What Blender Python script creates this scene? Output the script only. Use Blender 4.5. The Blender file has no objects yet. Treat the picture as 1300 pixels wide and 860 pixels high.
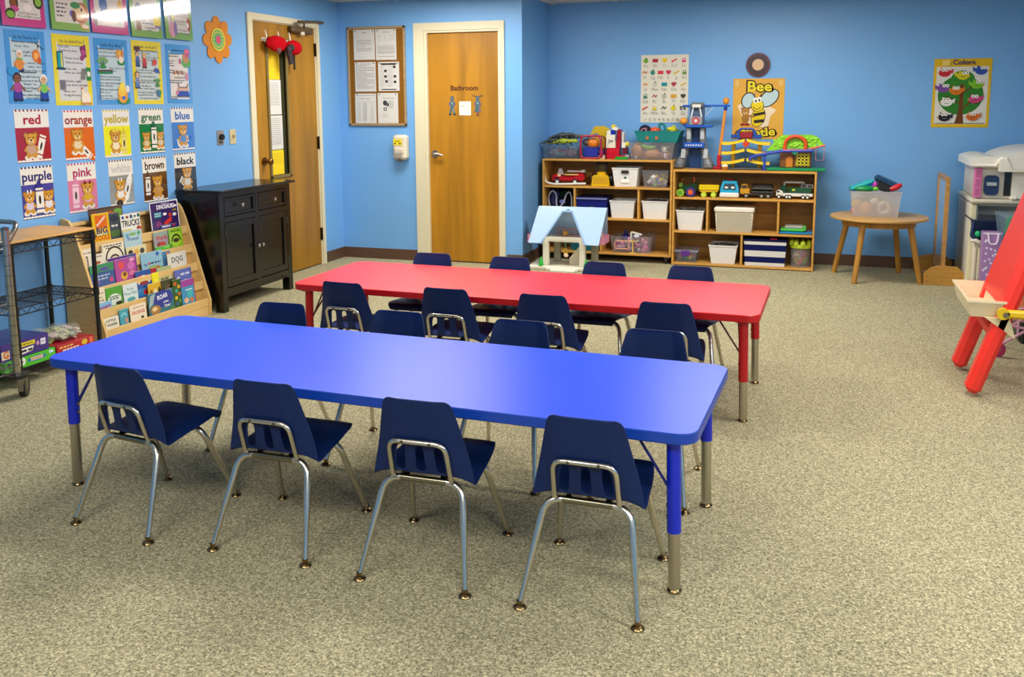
import bpy, bmesh, math, random
from mathutils import Vector, Matrix, Euler
random.seed(7)
S = bpy.context.scene
COL = S.collection
PI = math.pi
# ------------------------------------------------------------------ camera
cd = bpy.data.cameras.new('camera'); cam = bpy.data.objects.new('camera', cd); COL.objects.link(cam)
cd.sensor_fit = 'HORIZONTAL'; cd.sensor_width = 36; cd.lens = 36*1163.95/1300
cd.shift_y = -0.0997; cd.clip_start = .05
cam.matrix_world = Matrix.Translation((0, 0, 1.4617)) @ Matrix.Rotation(.3223, 4, 'Z') @ Matrix.Rotation(PI/2-.1460, 4, 'X') @ Matrix.Rotation(-.0057, 4, 'Z')
S.camera = cam
# ------------------------------------------------------------------ world, exposure
w = bpy.data.worlds.new('world'); S.world = w; w.use_nodes = True
bg = w.node_tree.nodes['Background']; bg.inputs[0].default_value = (1, .97, .92, 1); bg.inputs[1].default_value = .15
S.view_settings.view_transform = 'Standard'; S.view_settings.look = 'None'
S.view_settings.gamma = 1; S.view_settings.use_curve_mapping = False
S.view_settings.exposure = 0.0
LIGHT_W = 46.0
LIGHT_C = (1.0, .965, .90)
# ceiling panels: x, y, size x, size y, label, watts
LAMPS = [(-3.0, 6.75, 1.2, .6, 'bright ceiling panel close to the restroom door', LIGHT_W*.8),
         (-.5, 6.9, 1.2, .6, 'ceiling panel in front of the toy shelves', LIGHT_W*1.0),
         (-2.4, 4.2, 1.2, .6, 'ceiling panel over the left end of the red table', LIGHT_W*1.05), (.5, 4.1, 1.2, .6, 'ceiling panel right of the red table', LIGHT_W*.7),
         (-1.7, .5, 1.2, .6, 'ceiling panel in front of the wire cart', LIGHT_W*.85), (1.9, 2.2, 1.2, .6, 'unseen ceiling panel added near the right wall to brighten the right floor', LIGHT_W*.9), (.5, .3, 1.2, .6, 'ceiling panel over the near end of the room', LIGHT_W*1.2)]  # the panel near the right wall is added to brighten the right floor
# room
XL, YB, XJ, YW, CZ, XR, YF = -4.2724, 7.7217, -2.4782, 8.5783, 2.378, 2.9, -2.0
# ------------------------------------------------------------------ colour and materials
def lin(c):
    if isinstance(c, str):
        c = c.lstrip('#'); c = c if len(c) == 6 else ''.join(k*2 for k in c); c = [int(c[i:i+2], 16)/255 for i in (0, 2, 4)]
    return tuple((x/12.92 if x <= .04045 else ((x+.055)/1.055)**2.4) for x in c[:3])
M = {}
def nodes(name):
    m = bpy.data.materials.new(name); m.use_nodes = True
    nt = m.node_tree; b = nt.nodes['Principled BSDF']
    M[name] = m
    return m, nt, b
def colmat(name, rough=.45, metal=0., spec=.5, bump=0., bscale=200., grain=0., gscale=(6, 6, 60), coat=0.):
    """reads each face's own flat colour; optional grain and fine relief"""
    m, nt, b = nodes(name)
    at = nt.nodes.new('ShaderNodeAttribute'); at.attribute_name = 'Col'
    out = at.outputs['Color']
    tc = nt.nodes.new('ShaderNodeTexCoord')
    if grain:
        mp = nt.nodes.new('ShaderNodeMapping'); mp.inputs['Scale'].default_value = gscale
        nt.links.new(tc.outputs['Object'], mp.inputs['Vector'])
        nz = nt.nodes.new('ShaderNodeTexNoise'); nz.inputs['Scale'].default_value = 1.; nz.inputs['Detail'].default_value = 5; nz.inputs['Distortion'].default_value = .6
        nt.links.new(mp.outputs[0], nz.inputs['Vector'])
        rp = nt.nodes.new('ShaderNodeMapRange'); rp.inputs['From Min'].default_value = .3; rp.inputs['From Max'].default_value = .7
        rp.inputs['To Min'].default_value = 1-grain; rp.inputs['To Max'].default_value = 1+grain*.6
        nt.links.new(nz.outputs['Fac'], rp.inputs['Value'])
        mx = nt.nodes.new('ShaderNodeMix'); mx.data_type = 'RGBA'; mx.blend_type = 'MULTIPLY'; mx.inputs[0].default_value = 1
        nt.links.new(out, mx.inputs[6]); nt.links.new(rp.outputs[0], mx.inputs[7]); out = mx.outputs[2]
    nt.links.new(out, b.inputs['Base Color'])
    b.inputs['Roughness'].default_value = rough; b.inputs['Metallic'].default_value = metal
    b.inputs['Specular IOR Level'].default_value = spec; b.inputs['Coat Weight'].default_value = coat
    if bump:
        nz = nt.nodes.new('ShaderNodeTexNoise'); nz.inputs['Scale'].default_value = bscale; nz.inputs['Detail'].default_value = 3
        nt.links.new(tc.outputs['Object'], nz.inputs['Vector'])
        bp = nt.nodes.new('ShaderNodeBump'); bp.inputs['Strength'].default_value = bump; bp.inputs['Distance'].default_value = .002
        nt.links.new(nz.outputs['Fac'], bp.inputs['Height']); nt.links.new(bp.outputs[0], b.inputs['Normal'])
    return m
colmat('plastic', .38); colmat('gloss', .16, coat=.3); colmat('shell', .46, spec=.3, bump=.08, bscale=900)
colmat('laminate', .36, spec=.5, bump=.03, bscale=500)
colmat('paper', .6, spec=.3); colmat('film', .12, spec=.6, coat=.8)
colmat('fabric', .95, spec=.1, bump=.5, bscale=500)
colmat('metal', .27, 1., bump=0); colmat('satin', .42, 1.); colmat('lacquer', .22, spec=.6)
colmat('wood', .42, grain=.22, gscale=(3, 3, 40), spec=.4)
colmat('woodv', .42, grain=.30, gscale=(9, 9, .8), spec=.4)
colmat('birch', .45, grain=.10, gscale=(4, 4, 25), spec=.35)
colmat('cork', .95, grain=.3, gscale=(160, 160, 160), spec=.1)
colmat('paint', .5, bump=.05, bscale=60)
colmat('wall', .42, spec=.45, bump=.10, bscale=35, grain=.025, gscale=(1.3, 1.3, 1.3))
colmat('ceil', .9, bump=.4, bscale=120)
def clear(name, alpha, rough, tint):
    m, nt, b = nodes(name)
    at = nt.nodes.new('ShaderNodeAttribute'); at.attribute_name = 'Col'
    nt.links.new(at.outputs['Color'], b.inputs['Base Color']); b.inputs['Roughness'].default_value = rough
    tr = nt.nodes.new('ShaderNodeBsdfTransparent'); tr.inputs[0].default_value = tint
    mx = nt.nodes.new('ShaderNodeMixShader'); mx.inputs[0].default_value = alpha
    nt.links.new(tr.outputs[0], mx.inputs[1]); nt.links.new(b.outputs[0], mx.inputs[2])
    nt.links.new(mx.outputs[0], nt.nodes['Material Output'].inputs['Surface'])
clear('clear', .15, .15, (.95, .97, 1, 1)); clear('frost', .38, .4, (1, 1, 1, 1)); clear('cling', .25, .08, (1, 1, 1, 1))
m, nt, b = nodes('mirror'); b.inputs['Metallic'].default_value = .72; b.inputs['Roughness'].default_value = .1; b.inputs['Base Color'].default_value = (.9, .9, .92, 1)
m, nt, b = nodes('lamp'); b.inputs['Emission Color'].default_value = (1, .97, .92, 1); b.inputs['Emission Strength'].default_value = 4
# carpet
m, nt, b = nodes('carpet')
tc = nt.nodes.new('ShaderNodeTexCoord')
n1 = nt.nodes.new('ShaderNodeTexNoise'); n1.inputs['Scale'].default_value = 165; n1.inputs['Detail'].default_value = 4; n1.inputs['Roughness'].default_value = .8
n2 = nt.nodes.new('ShaderNodeTexNoise'); n2.inputs['Scale'].default_value = 1.2; n2.inputs['Detail'].default_value = 3
n3 = nt.nodes.new('ShaderNodeTexNoise'); n3.inputs['Scale'].default_value = 95; n3.inputs['Detail'].default_value = 1
for n in (n1, n2, n3): nt.links.new(tc.outputs['Object'], n.inputs['Vector'])
cr = nt.nodes.new('ShaderNodeValToRGB'); e = cr.color_ramp.elements
e[0].position = .36; e[0].color = (*lin('#4e4e3a'), 1); e[1].position = .64; e[1].color = (*lin('#e6dbb2'), 1)
k = cr.color_ramp.elements.new(.5); k.color = (*lin('#a0997a'), 1)
av = nt.nodes.new('ShaderNodeMix'); av.data_type = 'FLOAT'; av.inputs[0].default_value = .26; nt.links.new(n1.outputs['Fac'], av.inputs[2]); nt.links.new(n3.outputs['Fac'], av.inputs[3])
nt.links.new(av.outputs[0], cr.inputs[0])
mr = nt.nodes.new('ShaderNodeMapRange'); mr.inputs['To Min'].default_value = .88; mr.inputs['To Max'].default_value = 1.1
nt.links.new(n2.outputs['Fac'], mr.inputs['Value'])
mx = nt.nodes.new('ShaderNodeMix'); mx.data_type = 'RGBA'; mx.blend_type = 'MULTIPLY'; mx.inputs[0].default_value = 1
nt.links.new(cr.outputs[0], mx.inputs[6]); nt.links.new(mr.outputs[0], mx.inputs[7]); nt.links.new(mx.outputs[2], b.inputs['Base Color'])
b.inputs['Roughness'].default_value = 1; b.inputs['Specular IOR Level'].default_value = .05
bp = nt.nodes.new('ShaderNodeBump'); bp.inputs['Strength'].default_value = .4; bp.inputs['Distance'].default_value = .006
nt.links.new(n1.outputs['Fac'], bp.inputs['Height']); nt.links.new(bp.outputs[0], b.inputs['Normal'])
# ------------------------------------------------------------------ mesh building
ORG = {}
def V(*a): return Vector(a)
class MB:
    def __init__(s): s.v = []; s.f = []; s.c = []; s.col = (1, 1, 1)
    def add(s, vs, fs, col):
        n = len(s.v); s.v += [tuple(p) for p in vs]; c = lin(col)
        for f in fs: s.f.append([i+n for i in f]); s.c.append(c)
        return s
    def bx(s, x0, x1, y0, y1, z0, z1, col, bev=0.):
        return s.box(((x0+x1)/2, (y0+y1)/2, (z0+z1)/2), (abs(x1-x0), abs(y1-y0), abs(z1-z0)), col, bev=bev)
    def box(s, c, d, col, rot=None, top=(1, 1), bev=0.):
        """box of size d centred at c; top scales the upper face"""
        x, y, z = d[0]/2, d[1]/2, d[2]/2
        if bev and bev < min(x, y, z):
            b = bev; vs = []; fs = []
            for sx in (-1, 1):
                for sy in (-1, 1):
                    for sz in (-1, 1):
                        vs += [(sx*x, sy*(y-b), sz*(z-b)), (sx*(x-b), sy*y, sz*(z-b)), (sx*(x-b), sy*(y-b), sz*z)]
            I = lambda sx, sy, sz, k: (((sx > 0)*2+(sy > 0))*2+(sz > 0))*3+k
            for a in (-1, 1):
                fs.append([I(a, -1, -1, 0), I(a, 1, -1, 0), I(a, 1, 1, 0), I(a, -1, 1, 0)][::a])
                fs.append([I(-1, a, -1, 1), I(-1, a, 1, 1), I(1, a, 1, 1), I(1, a, -1, 1)][::a])
                fs.append([I(-1, -1, a, 2), I(1, -1, a, 2), I(1, 1, a, 2), I(-1, 1, a, 2)][::a])
                for q in (-1, 1):
                    fs.append([I(a, q, -1, 0), I(a, q, 1, 0), I(a, q, 1, 1), I(a, q, -1, 1)][::a*q])
                    fs.append([I(a, -1, q, 0), I(a, -1, q, 2), I(a, 1, q, 2), I(a, 1, q, 0)][::-a*q])
                    fs.append([I(-1, a, q, 1), I(1, a, q, 1), I(1, a, q, 2), I(-1, a, q, 2)][::-a*q])
                    for r in (-1, 1): fs.append([I(a, q, r, 0), I(a, q, r, 1), I(a, q, r, 2)][::a*q*r])
        else:
            vs = [(-x, -y, -z), (x, -y, -z), (x, y, -z), (-x, y, -z), (-x, -y, z), (x, -y, z), (x, y, z), (-x, y, z)]
            fs = [[3, 2, 1, 0], [4, 5, 6, 7], [0, 1, 5, 4], [1, 2, 6, 5], [2, 3, 7, 6], [3, 0, 4, 7]]
        if top != (1, 1): vs = [(p[0]*(1+(top[0]-1)*(p[2]/d[2]+.5)), p[1]*(1+(top[1]-1)*(p[2]/d[2]+.5)), p[2]) for p in vs]
        R = Euler(rot).to_matrix() if rot else None; c = Vector(c)
        return s.add([(R @ Vector(p) if R else Vector(p))+c for p in vs], fs, col)
    def tube(s, pts, r, col, n=8, closed=False):
        pts = [Vector(p) for p in pts]; N = len(pts); rs = r if isinstance(r, (list, tuple)) else [r]*N
        vs = []; fs = []; up = None
        for i, p in enumerate(pts):
            a = pts[(i-1) % N] if (closed or i) else p; b = pts[(i+1) % N] if (closed or i < N-1) else p
            t = (b-a).normalized()
            if up is None: up = t.orthogonal().normalized()
            up = (up-t*up.dot(t)).normalized(); w = t.cross(up)
            vs += [p+(up*math.cos(k*2*PI/n)+w*math.sin(k*2*PI/n))*rs[i] for k in range(n)]
        for i in range(N if closed else N-1):
            j = (i+1) % N
            fs += [[i*n+k, i*n+(k+1) % n, j*n+(k+1) % n, j*n+k] for k in range(n)]
        if not closed: fs += [list(range(n))[::-1], [(N-1)*n+k for k in range(n)]]
        return s.add(vs, fs, col)
    def cyl(s, p0, p1, r0, col, r1=None, n=14): return s.tube([p0, p1], [r0, r0 if r1 is None else r1], col, n)
    def disc(s, c, axis, r, h, col, n=18):
        c = Vector(c); a = Vector(axis).normalized()*h/2
        return s.cyl(c-a, c+a, r, col, n=n)
    def lathe(s, c, prof, col, n=16):
        c = Vector(c); vs = []; fs = []
        for r, z in prof: vs += [c+Vector((r*math.cos(k*2*PI/n), r*math.sin(k*2*PI/n), z)) for k in range(n)]
        for i in range(len(prof)-1): fs += [[i*n+k, i*n+(k+1) % n, (i+1)*n+(k+1) % n, (i+1)*n+k] for k in range(n)]
        fs += [list(range(n))[::-1], [(len(prof)-1)*n+k for k in range(n)]]
        return s.add(vs, fs, col)
    def ell(s, c, r, col, rot=None, n=12, m=8):
        if not isinstance(r, (tuple, list)): r = (r, r, r)
        R = Euler(rot).to_matrix() if rot else Matrix.Identity(3); c = Vector(c); vs = [Vector((0, 0, -r[2]))]
        for i in range(1, m):
            a = -PI/2+PI*i/m
            vs += [Vector((r[0]*math.cos(a)*math.cos(k*2*PI/n), r[1]*math.cos(a)*math.sin(k*2*PI/n), r[2]*math.sin(a))) for k in range(n)]
        vs.append(Vector((0, 0, r[2]))); fs = [[0, 1+(k+1) % n, 1+k] for k in range(n)]
        for i in range(m-2): fs += [[1+i*n+k, 1+i*n+(k+1) % n, 1+(i+1)*n+(k+1) % n, 1+(i+1)*n+k] for k in range(n)]
        t = 1+(m-1)*n; fs += [[t-n+k, t-n+(k+1) % n, t] for k in range(n)]
        return s.add([R @ p+c for p in vs], fs, col)
    def prism(s, poly, o, u, v, d, col):
        """polygon poly (2-D, counter-clockwise) in the frame o,u,v pushed out by the vector d"""
        o, u, v, d = map(Vector, (o, u, v, d)); n = len(poly)
        a = [o+u*p[0]+v*p[1] for p in poly]; vs = a+[p+d for p in a]
        fs = [list(range(n))[::-1], [n+i for i in range(n)]]+[[i, (i+1) % n, n+(i+1) % n, n+i] for i in range(n)]
        if u.cross(v).dot(d) < 0: fs = [f[::-1] for f in fs]
        return s.add(vs, fs, col)
    def bin(s, c, bot, top, h, th, col, rim=0.):
        """open tapered tub standing at c: outside, rim, inside"""
        def ring(w, d, z): return [Vector(c)+Vector((sx*w/2, sy*d/2, z)) for sx, sy in ((-1, -1), (1, -1), (1, 1), (-1, 1))]
        L = [ring(*bot, 0), ring(top[0], top[1], h)]
        if rim: L = [L[0], ring(top[0]-.0, top[1]-.0, h-rim*.9), ring(top[0]+rim, top[1]+rim, h-rim*.9), ring(top[0]+rim, top[1]+rim, h)]
        L += [ring(top[0]-2*th, top[1]-2*th, h), ring(bot[0]-2*th, bot[1]-2*th, th)]
        vs = [p for r in L for p in r]; fs = [[3, 2, 1, 0]]
        for i in range(len(L)-1): fs += [[i*4+k, i*4+(k+1) % 4, i*4+4+(k+1) % 4, i*4+4+k] for k in range(4)]
        e = (len(L)-1)*4; fs.append([e, e+1, e+2, e+3])
        return s.add(vs, fs, col)
    def build(s, name, mat, parent=None, loc=None, smooth=None, rz=0.):
        if parent is not None: org = ORG[parent.name]
        else:
            if loc is None:
                xs, ys, zs = zip(*s.v); loc = ((min(xs)+max(xs))/2, (min(ys)+max(ys))/2, min(zs))
            org = Matrix.Translation(loc) @ Matrix.Rotation(rz, 4, 'Z')
        inv = org.inverted(); me = bpy.data.meshes.new(name)
        me.from_pydata([inv @ Vector(p) for p in s.v], [], s.f)
        ca = me.color_attributes.new('Col', 'FLOAT_COLOR', 'CORNER'); buf = []
        for f, c in zip(s.f, s.c): buf += [c[0], c[1], c[2], 1.]*len(f)
        ca.data.foreach_set('color', buf)
        me.materials.append(M[mat])
        if smooth:
            me.polygons.foreach_set('use_smooth', [True]*len(me.polygons)); me.update()
            me.set_sharp_from_angle(angle=math.radians(smooth))
        me.update()
        o = bpy.data.objects.new(name, me); COL.objects.link(o)
        if parent is not None: o.parent = parent
        else: o.matrix_world = org
        ORG[o.name] = org
        return o
def tag(o, label, cat, group=None, kind=None):
    if label: o['label'] = label
    if cat: o['category'] = cat
    if group: o['group'] = group
    if kind: o['kind'] = kind
    return o
def thing(name, label, cat, loc, group=None, rz=0.):
    o = bpy.data.objects.new(name, None); COL.objects.link(o); o.empty_display_size = .05
    o.matrix_world = Matrix.Translation(loc) @ Matrix.Rotation(rz, 4, 'Z'); ORG[o.name] = o.matrix_world.copy()
    return tag(o, label, cat, group)
def struct(o):
    o['kind'] = 'structure'; return o
def dup(root, loc, rz, label=None, group=None):
    r = root.copy(); COL.objects.link(r); r.matrix_world = Matrix.Translation(loc) @ Matrix.Rotation(rz, 4, 'Z')
    if label: r['label'] = label
    if group: r['group'] = group
    def kids(a, b):
        for ch in list(a.children):
            c = ch.copy(); COL.objects.link(c); c.parent = b; kids(ch, c)
    kids(root, r); return r
def rounded(pts, rad, k=4):
    """round the inner corners of a polyline"""
    pts = [Vector(p) for p in pts]; out = [pts[0]]
    for a, b, c in zip(pts, pts[1:], pts[2:]):
        r = min(rad, (a-b).length*.49, (c-b).length*.49); p = b+(a-b).normalized()*r; q = b+(c-b).normalized()*r
        for i in range(k+1):
            t = i/k; out.append(p*(1-t)**2+b*2*t*(1-t)+q*t*t)
    return out+[pts[-1]]
def rrect(x0, y0, x1, y1, r, k=4):
    o = []
    for cx, cy, a in ((x1-r, y0+r, -PI/2), (x1-r, y1-r, 0), (x0+r, y1-r, PI/2), (x0+r, y0+r, PI)):
        o += [(cx+r*math.cos(a+PI/2*i/k), cy+r*math.sin(a+PI/2*i/k)) for i in range(k+1)]
    return o
_T = {}
def textgeo(s, bold):
    if (s, bold) in _T: return _T[(s, bold)]
    cu = bpy.data.curves.new('t', 'FONT'); cu.body = s; cu.size = 1; cu.offset = bold; cu.resolution_u = 2; cu.align_x = 'CENTER'; cu.align_y = 'CENTER'
    o = bpy.data.objects.new('t', cu); COL.objects.link(o)
    dg = bpy.context.evaluated_depsgraph_get(); me = bpy.data.meshes.new_from_object(o.evaluated_get(dg))
    r = ([(v.co.x, v.co.y) for v in me.vertices], [list(p.vertices) for p in me.polygons])
    bpy.data.objects.remove(o); bpy.data.curves.remove(cu); bpy.data.meshes.remove(me)
    _T[(s, bold)] = r; return r
class Draw:
    """flat print on a sheet: shapes laid in thin coats on the plane o + u*x + v*y, facing n"""
    STEP = .00012
    def __init__(s, o, u, v):
        s.o, s.u, s.v = map(Vector, (o, u, v)); s.n = s.u.cross(s.v).normalized(); s.k = 1; s.a = MB(); s.t = []
    def P(s, x, y): return s.o+s.u*x+s.v*y+s.n*(s.k*s.STEP)
    def poly(s, pts, col):
        s.a.add([s.P(*p) for p in pts], [list(range(len(pts)))], col); s.k += 1; return s
    def rect(s, x0, y0, x1, y1, col): return s.poly([(x0, y0), (x1, y0), (x1, y1), (x0, y1)], col)
    def ell(s, cx, cy, rx, ry, col, rot=0., n=14):
        c, q = math.cos(rot), math.sin(rot); pts = []
        for i in range(n):
            x, y = rx*math.cos(2*PI*i/n), ry*math.sin(2*PI*i/n); pts.append((cx+x*c-y*q, cy+x*q+y*c))
        return s.poly(pts, col)
    def bar(s, x0, y0, x1, y1, w, col):
        d = Vector((x1-x0, y1-y0)); p = Vector((-d.y, d.x)).normalized()*w/2
        return s.poly([(x0-p.x, y0-p.y), (x1-p.x, y1-p.y), (x1+p.x, y1+p.y), (x0+p.x, y0+p.y)], col)
    def line(s, pts, w, col):
        for a, b in zip(pts, pts[1:]):
            s.bar(*a, *b, w, col); s.k -= 1
        s.k += 1; return s
    def arc(s, cx, cy, r0, r1, a0, a1, col, n=12):
        p = [(cx+r1*math.cos(a0+(a1-a0)*i/n), cy+r1*math.sin(a0+(a1-a0)*i/n)) for i in range(n+1)]
        q = [(cx+r0*math.cos(a0+(a1-a0)*i/n), cy+r0*math.sin(a0+(a1-a0)*i/n)) for i in range(n+1)]
        for i in range(n): s.a.add([s.P(*z) for z in (q[i], p[i], p[i+1], q[i+1])], [[0, 1, 2, 3]], col)
        s.k += 1; return s
    def text(s, t, cx, cy, size, col, bold=0., wid=None, rot=0.):
        vs, fs = textgeo(t, bold)
        xs = [p[0] for p in vs] or [0]
        k = size if not wid else min(size*1.6, wid/max(1e-6, (max(xs)-min(xs)))); ky = size
        c, q = math.cos(rot), math.sin(rot)
        s.t.append(MB().add([s.P(cx+p[0]*k*c-p[1]*ky*q, cy+p[0]*k*q+p[1]*ky*c) for p in vs], fs, col)); s.k += 1; return s
    def scrawl(s, x0, x1, y, h, col, rnd=random):
        """a row of small word-like marks for print too small to read"""
        x = x0
        while x < x1:
            w = h*rnd.uniform(1.2, 3.2); e = min(x+w, x1)
            s.a.add([s.P(*p) for p in ((x, y), (e, y), (e, y+h), (x, y+h))], [[0, 1, 2, 3]], col); x = e+h*.7
        s.k += 1; return s
    def done(s, parent, mat='paper', art='picture', lettering='lettering'):
        if s.a.f: s.a.build(art, mat, parent)
        for g in s.t: g.build(lettering, mat, parent)
LW = ((0, 1, 0), (0, 0, 1)); BW = ((1, 0, 0), (0, 0, 1))          # right and up as seen on the left wall, on the back walls
# ================================================================== THE ROOM
WALL = '#74afe8'
g = MB().bx(XL-.1, XR+.1, YF-.1, YW+.1, -.06, 0, '#a19d82'); struct(g.build('floor', 'carpet'))
g = MB().bx(XL-.1, XR+.1, YF-.1, YW+.1, CZ, CZ+.05, '#cfcbc0'); ceil = struct(g.build('ceiling', 'ceil'))
g = MB()
for x in [XL+.61*i for i in range(1, 12)]: g.bx(x-.012, x+.012, YF, YW, CZ-.006, CZ+.001, '#dedad0')
for y in [YF+.61*i for i in range(1, 18)]: g.bx(XL, XR, y-.012, y+.012, CZ-.005, CZ+.001, '#dedad0')
tag(g.build('ceiling_grid', 'paint', ceil), None, None, kind='stuff')
# door openings: left wall y 6.345..7.31, z < 2.118 ; rear wall x -3.402..-2.682, z < 2.095
DY0, DY1, DZ = 6.345, 7.312, 2.118
EX0, EX1, EZ = -3.402, -2.684, 2.095
g = MB().bx(XL-.1, XL, YF, DY0, 0, CZ, WALL).bx(XL-.1, XL, DY1, YB, 0, CZ, WALL).bx(XL-.1, XL, DY0, DY1, DZ, CZ, WALL)
struct(g.build('wall_left', 'wall'))
g = MB().bx(XL-.1, EX0, YB, YB+.1, 0, CZ, WALL).bx(EX1, XJ, YB, YB+.1, 0, CZ, WALL).bx(EX0, EX1, YB, YB+.1, EZ, CZ, WALL)
struct(g.build('wall_back_left', 'wall'))
struct(MB().bx(XJ-.1, XJ, YB+.1, YW, 0, CZ, WALL).build('wall_recess_left', 'wall'))
struct(MB().bx(XJ-.1, XR+.1, YW, YW+.1, 0, CZ, WALL).build('wall_back', 'wall'))
struct(MB().bx(XR, XR+.1, YF, YW, 0, CZ, WALL).build('wall_right', 'wall'))
struct(MB().bx(XL-.1, XR+.1, YF-.1, YF, 0, CZ, WALL).build('wall_front', 'wall'))
BB = '#5d4333'
def base(name, *b): struct(MB().bx(*b, BB, bev=.003).build(name, 'plastic'))
base('baseboard_left', XL, XL+.008, YF, DY0-.07, 0, .1); base('baseboard_left_corner', XL, XL+.008, DY1+.07, YB, 0, .1)
base('baseboard_back_left', XL, EX0-.1, YB-.008, YB, 0, .1); base('baseboard_back_corner', EX1+.06, XJ+.008, YB-.008, YB, 0, .1)
base('baseboard_recess', XJ, XJ+.008, YB, YW, 0, .1); base('baseboard_back', XJ, XR, YW-.008, YW, 0, .1)
base('baseboard_right', XR-.008, XR, YF, YW, 0, .1)
# casings
CR = '#ddd5b6'
t = struct(MB().bx(XL, XL+.016, DY0-.067, DY0, 0, DZ, CR).bx(XL, XL+.016, DY1, DY1+.05, 0, DZ, CR).bx(XL, XL+.016, DY0-.067, DY1+.05, DZ, DZ+.05, CR)
           .bx(XL-.1, XL, DY0, DY0+.008, 0, DZ, CR).bx(XL-.1, XL, DY1-.008, DY1, 0, DZ, CR).bx(XL-.1, XL, DY0+.008, DY1-.008, DZ-.008, DZ, CR).build('trim_1', 'paint'))
t = struct(MB().bx(-3.4984, EX0+.002, YB-.018, YB, 0, EZ, CR).bx(EX1-.002, -2.637, YB-.018, YB, 0, EZ, CR).bx(-3.4984, -2.637, YB-.018, YB, EZ, EZ+.068, CR)
           .bx(EX0+.003, EX0+.03, YB-.01, YB+.1, 0, EZ-.02, CR).bx(EX1-.012, EX1-.003, YB-.01, YB+.1, 0, EZ-.02, CR).bx(EX0+.003, EX1-.003, YB-.01, YB+.1, EZ-.02, EZ-.001, CR).build('trim_2', 'paint'))
# left door with its narrow window
OAK = '#a0721c'
x0, x1 = XL-.045, XL-.004
wy0, wy1, wz0, wz1 = 6.53, 6.845, .84, 1.935
y0, y1 = DY0+.010, DY1-.010
d = struct(MB().bx(x0, x1, y0, wy0, .012, DZ-.01, OAK).bx(x0, x1, wy1, y1, .012, DZ-.01, OAK).bx(x0, x1, wy0, wy1, .012, wz0, OAK).bx(x0, x1, wy0, wy1, wz1, DZ-.01, OAK).build('door_1', 'woodv'))
OL = '#7a6a38'
MB().bx(x1, x1+.012, wy0, wy0+.028, wz0, wz1, OL, bev=.003).bx(x1, x1+.012, wy1-.028, wy1, wz0, wz1, OL, bev=.003).bx(x1, x1+.012, wy0, wy1, wz0, wz0+.026, OL, bev=.003).bx(x1, x1+.012, wy0, wy1, wz1-.026, wz1, OL, bev=.003).build('window_frame', 'plastic', d)
MB().bx(XL-.03, XL-.024, wy0, wy1, wz0, wz1, '#3a3c28').build('window_pane', 'gloss', d)
g = MB(); kc = V(XL, 6.446, .992)
g.disc(kc+V(.004, 0, 0), (1, 0, 0), .033, .012, '#7a5a2a'); g.cyl(kc, kc+V(.05, 0, 0), .011, '#7a5a2a'); g.ell(kc+V(.06, 0, 0), (.022, .03, .03), '#86652f')
g.build('door_knob', 'metal', d, smooth=50)
for z in (1.926, 1.107, .28):
    MB().bx(XL-.004, XL+.002, y1-.012, DY1+.012, z-.055, z+.055, '#4a3820').cyl((XL+.006, DY1+.001, z-.058), (XL+.006, DY1+.001, z+.058), .007, '#4a3820', n=8).build('hinge', 'satin', d)
g = MB().bx(x1, x1+.055, 6.873, 7.212, 2.05, 2.105, '#5a4422', bev=.012).ell((x1+.05, 7.03, 2.047), (.02, .03, .02), '#cfc7ae')
g.build('door_closer', 'plastic', d, smooth=40)
cl = rounded([(x1+.05, 7.06, 2.1), (x1+.09, 7.0, 2.135), (x1+.075, 6.93, 2.14)], .02)
MB().tube(cl, .008, '#4d3a1e').tube([(x1+.075, 6.93, 2.14), (XL+.05, 7.12, 2.155), (XL+.02, 7.35, 2.168)], .010, '#5a4524').box((XL+.03, 7.34, 2.166), (.03, .13, .022), '#5a4524', bev=.004).build('closer_arm', 'plastic', d)
def sheet(name, label, cat, o, w_, h_, basis, col, group=None, mat='paper', th=.0012):
    """a sheet standing off the plane by its own thickness; o is its lower left corner"""
    u, v = map(Vector, basis); n = u.cross(v); o = Vector(o)
    b = MB().prism([(0, 0), (w_, 0), (w_, h_), (0, h_)], o, u, v, n*th, col).build(name, mat, None, loc=o+u*w_/2)
    if label: tag(b, label, cat, group)
    return b, Draw(o+n*th, u, v)
def paper_on_glass(y0, y1, z0, z1, col, label, lines, dx=0.):
    b, D = sheet('paper_sheet', label, 'paper', (XL-.0238+dx, y0, z0), y1-y0, z1-z0, LW, col, 'papers in the door window')
    for i in range(lines): D.scrawl(.02, y1-y0-.03, z1-z0-.03-i*.016, .004, '#8b8b88' if col[1] == 'd' else '#b59a2a')
    D.done(b)
paper_on_glass(6.56, 6.76, 1.655, 1.915, '#f2cc20', 'yellow paper at the top of the door window, half under the red pouch', 9)
paper_on_glass(6.562, 6.768, 1.368, 1.652, '#dcdad6', 'white paper in the door window just under the upper yellow one', 12)
paper_on_glass(6.566, 6.772, 1.078, 1.360, '#d8d6d2', 'white paper in the door window just above the lower yellow one', 14)
paper_on_glass(6.57, 6.772, .868, 1.072, '#f0d020', 'yellow paper at the bottom of the door window', 6)
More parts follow.
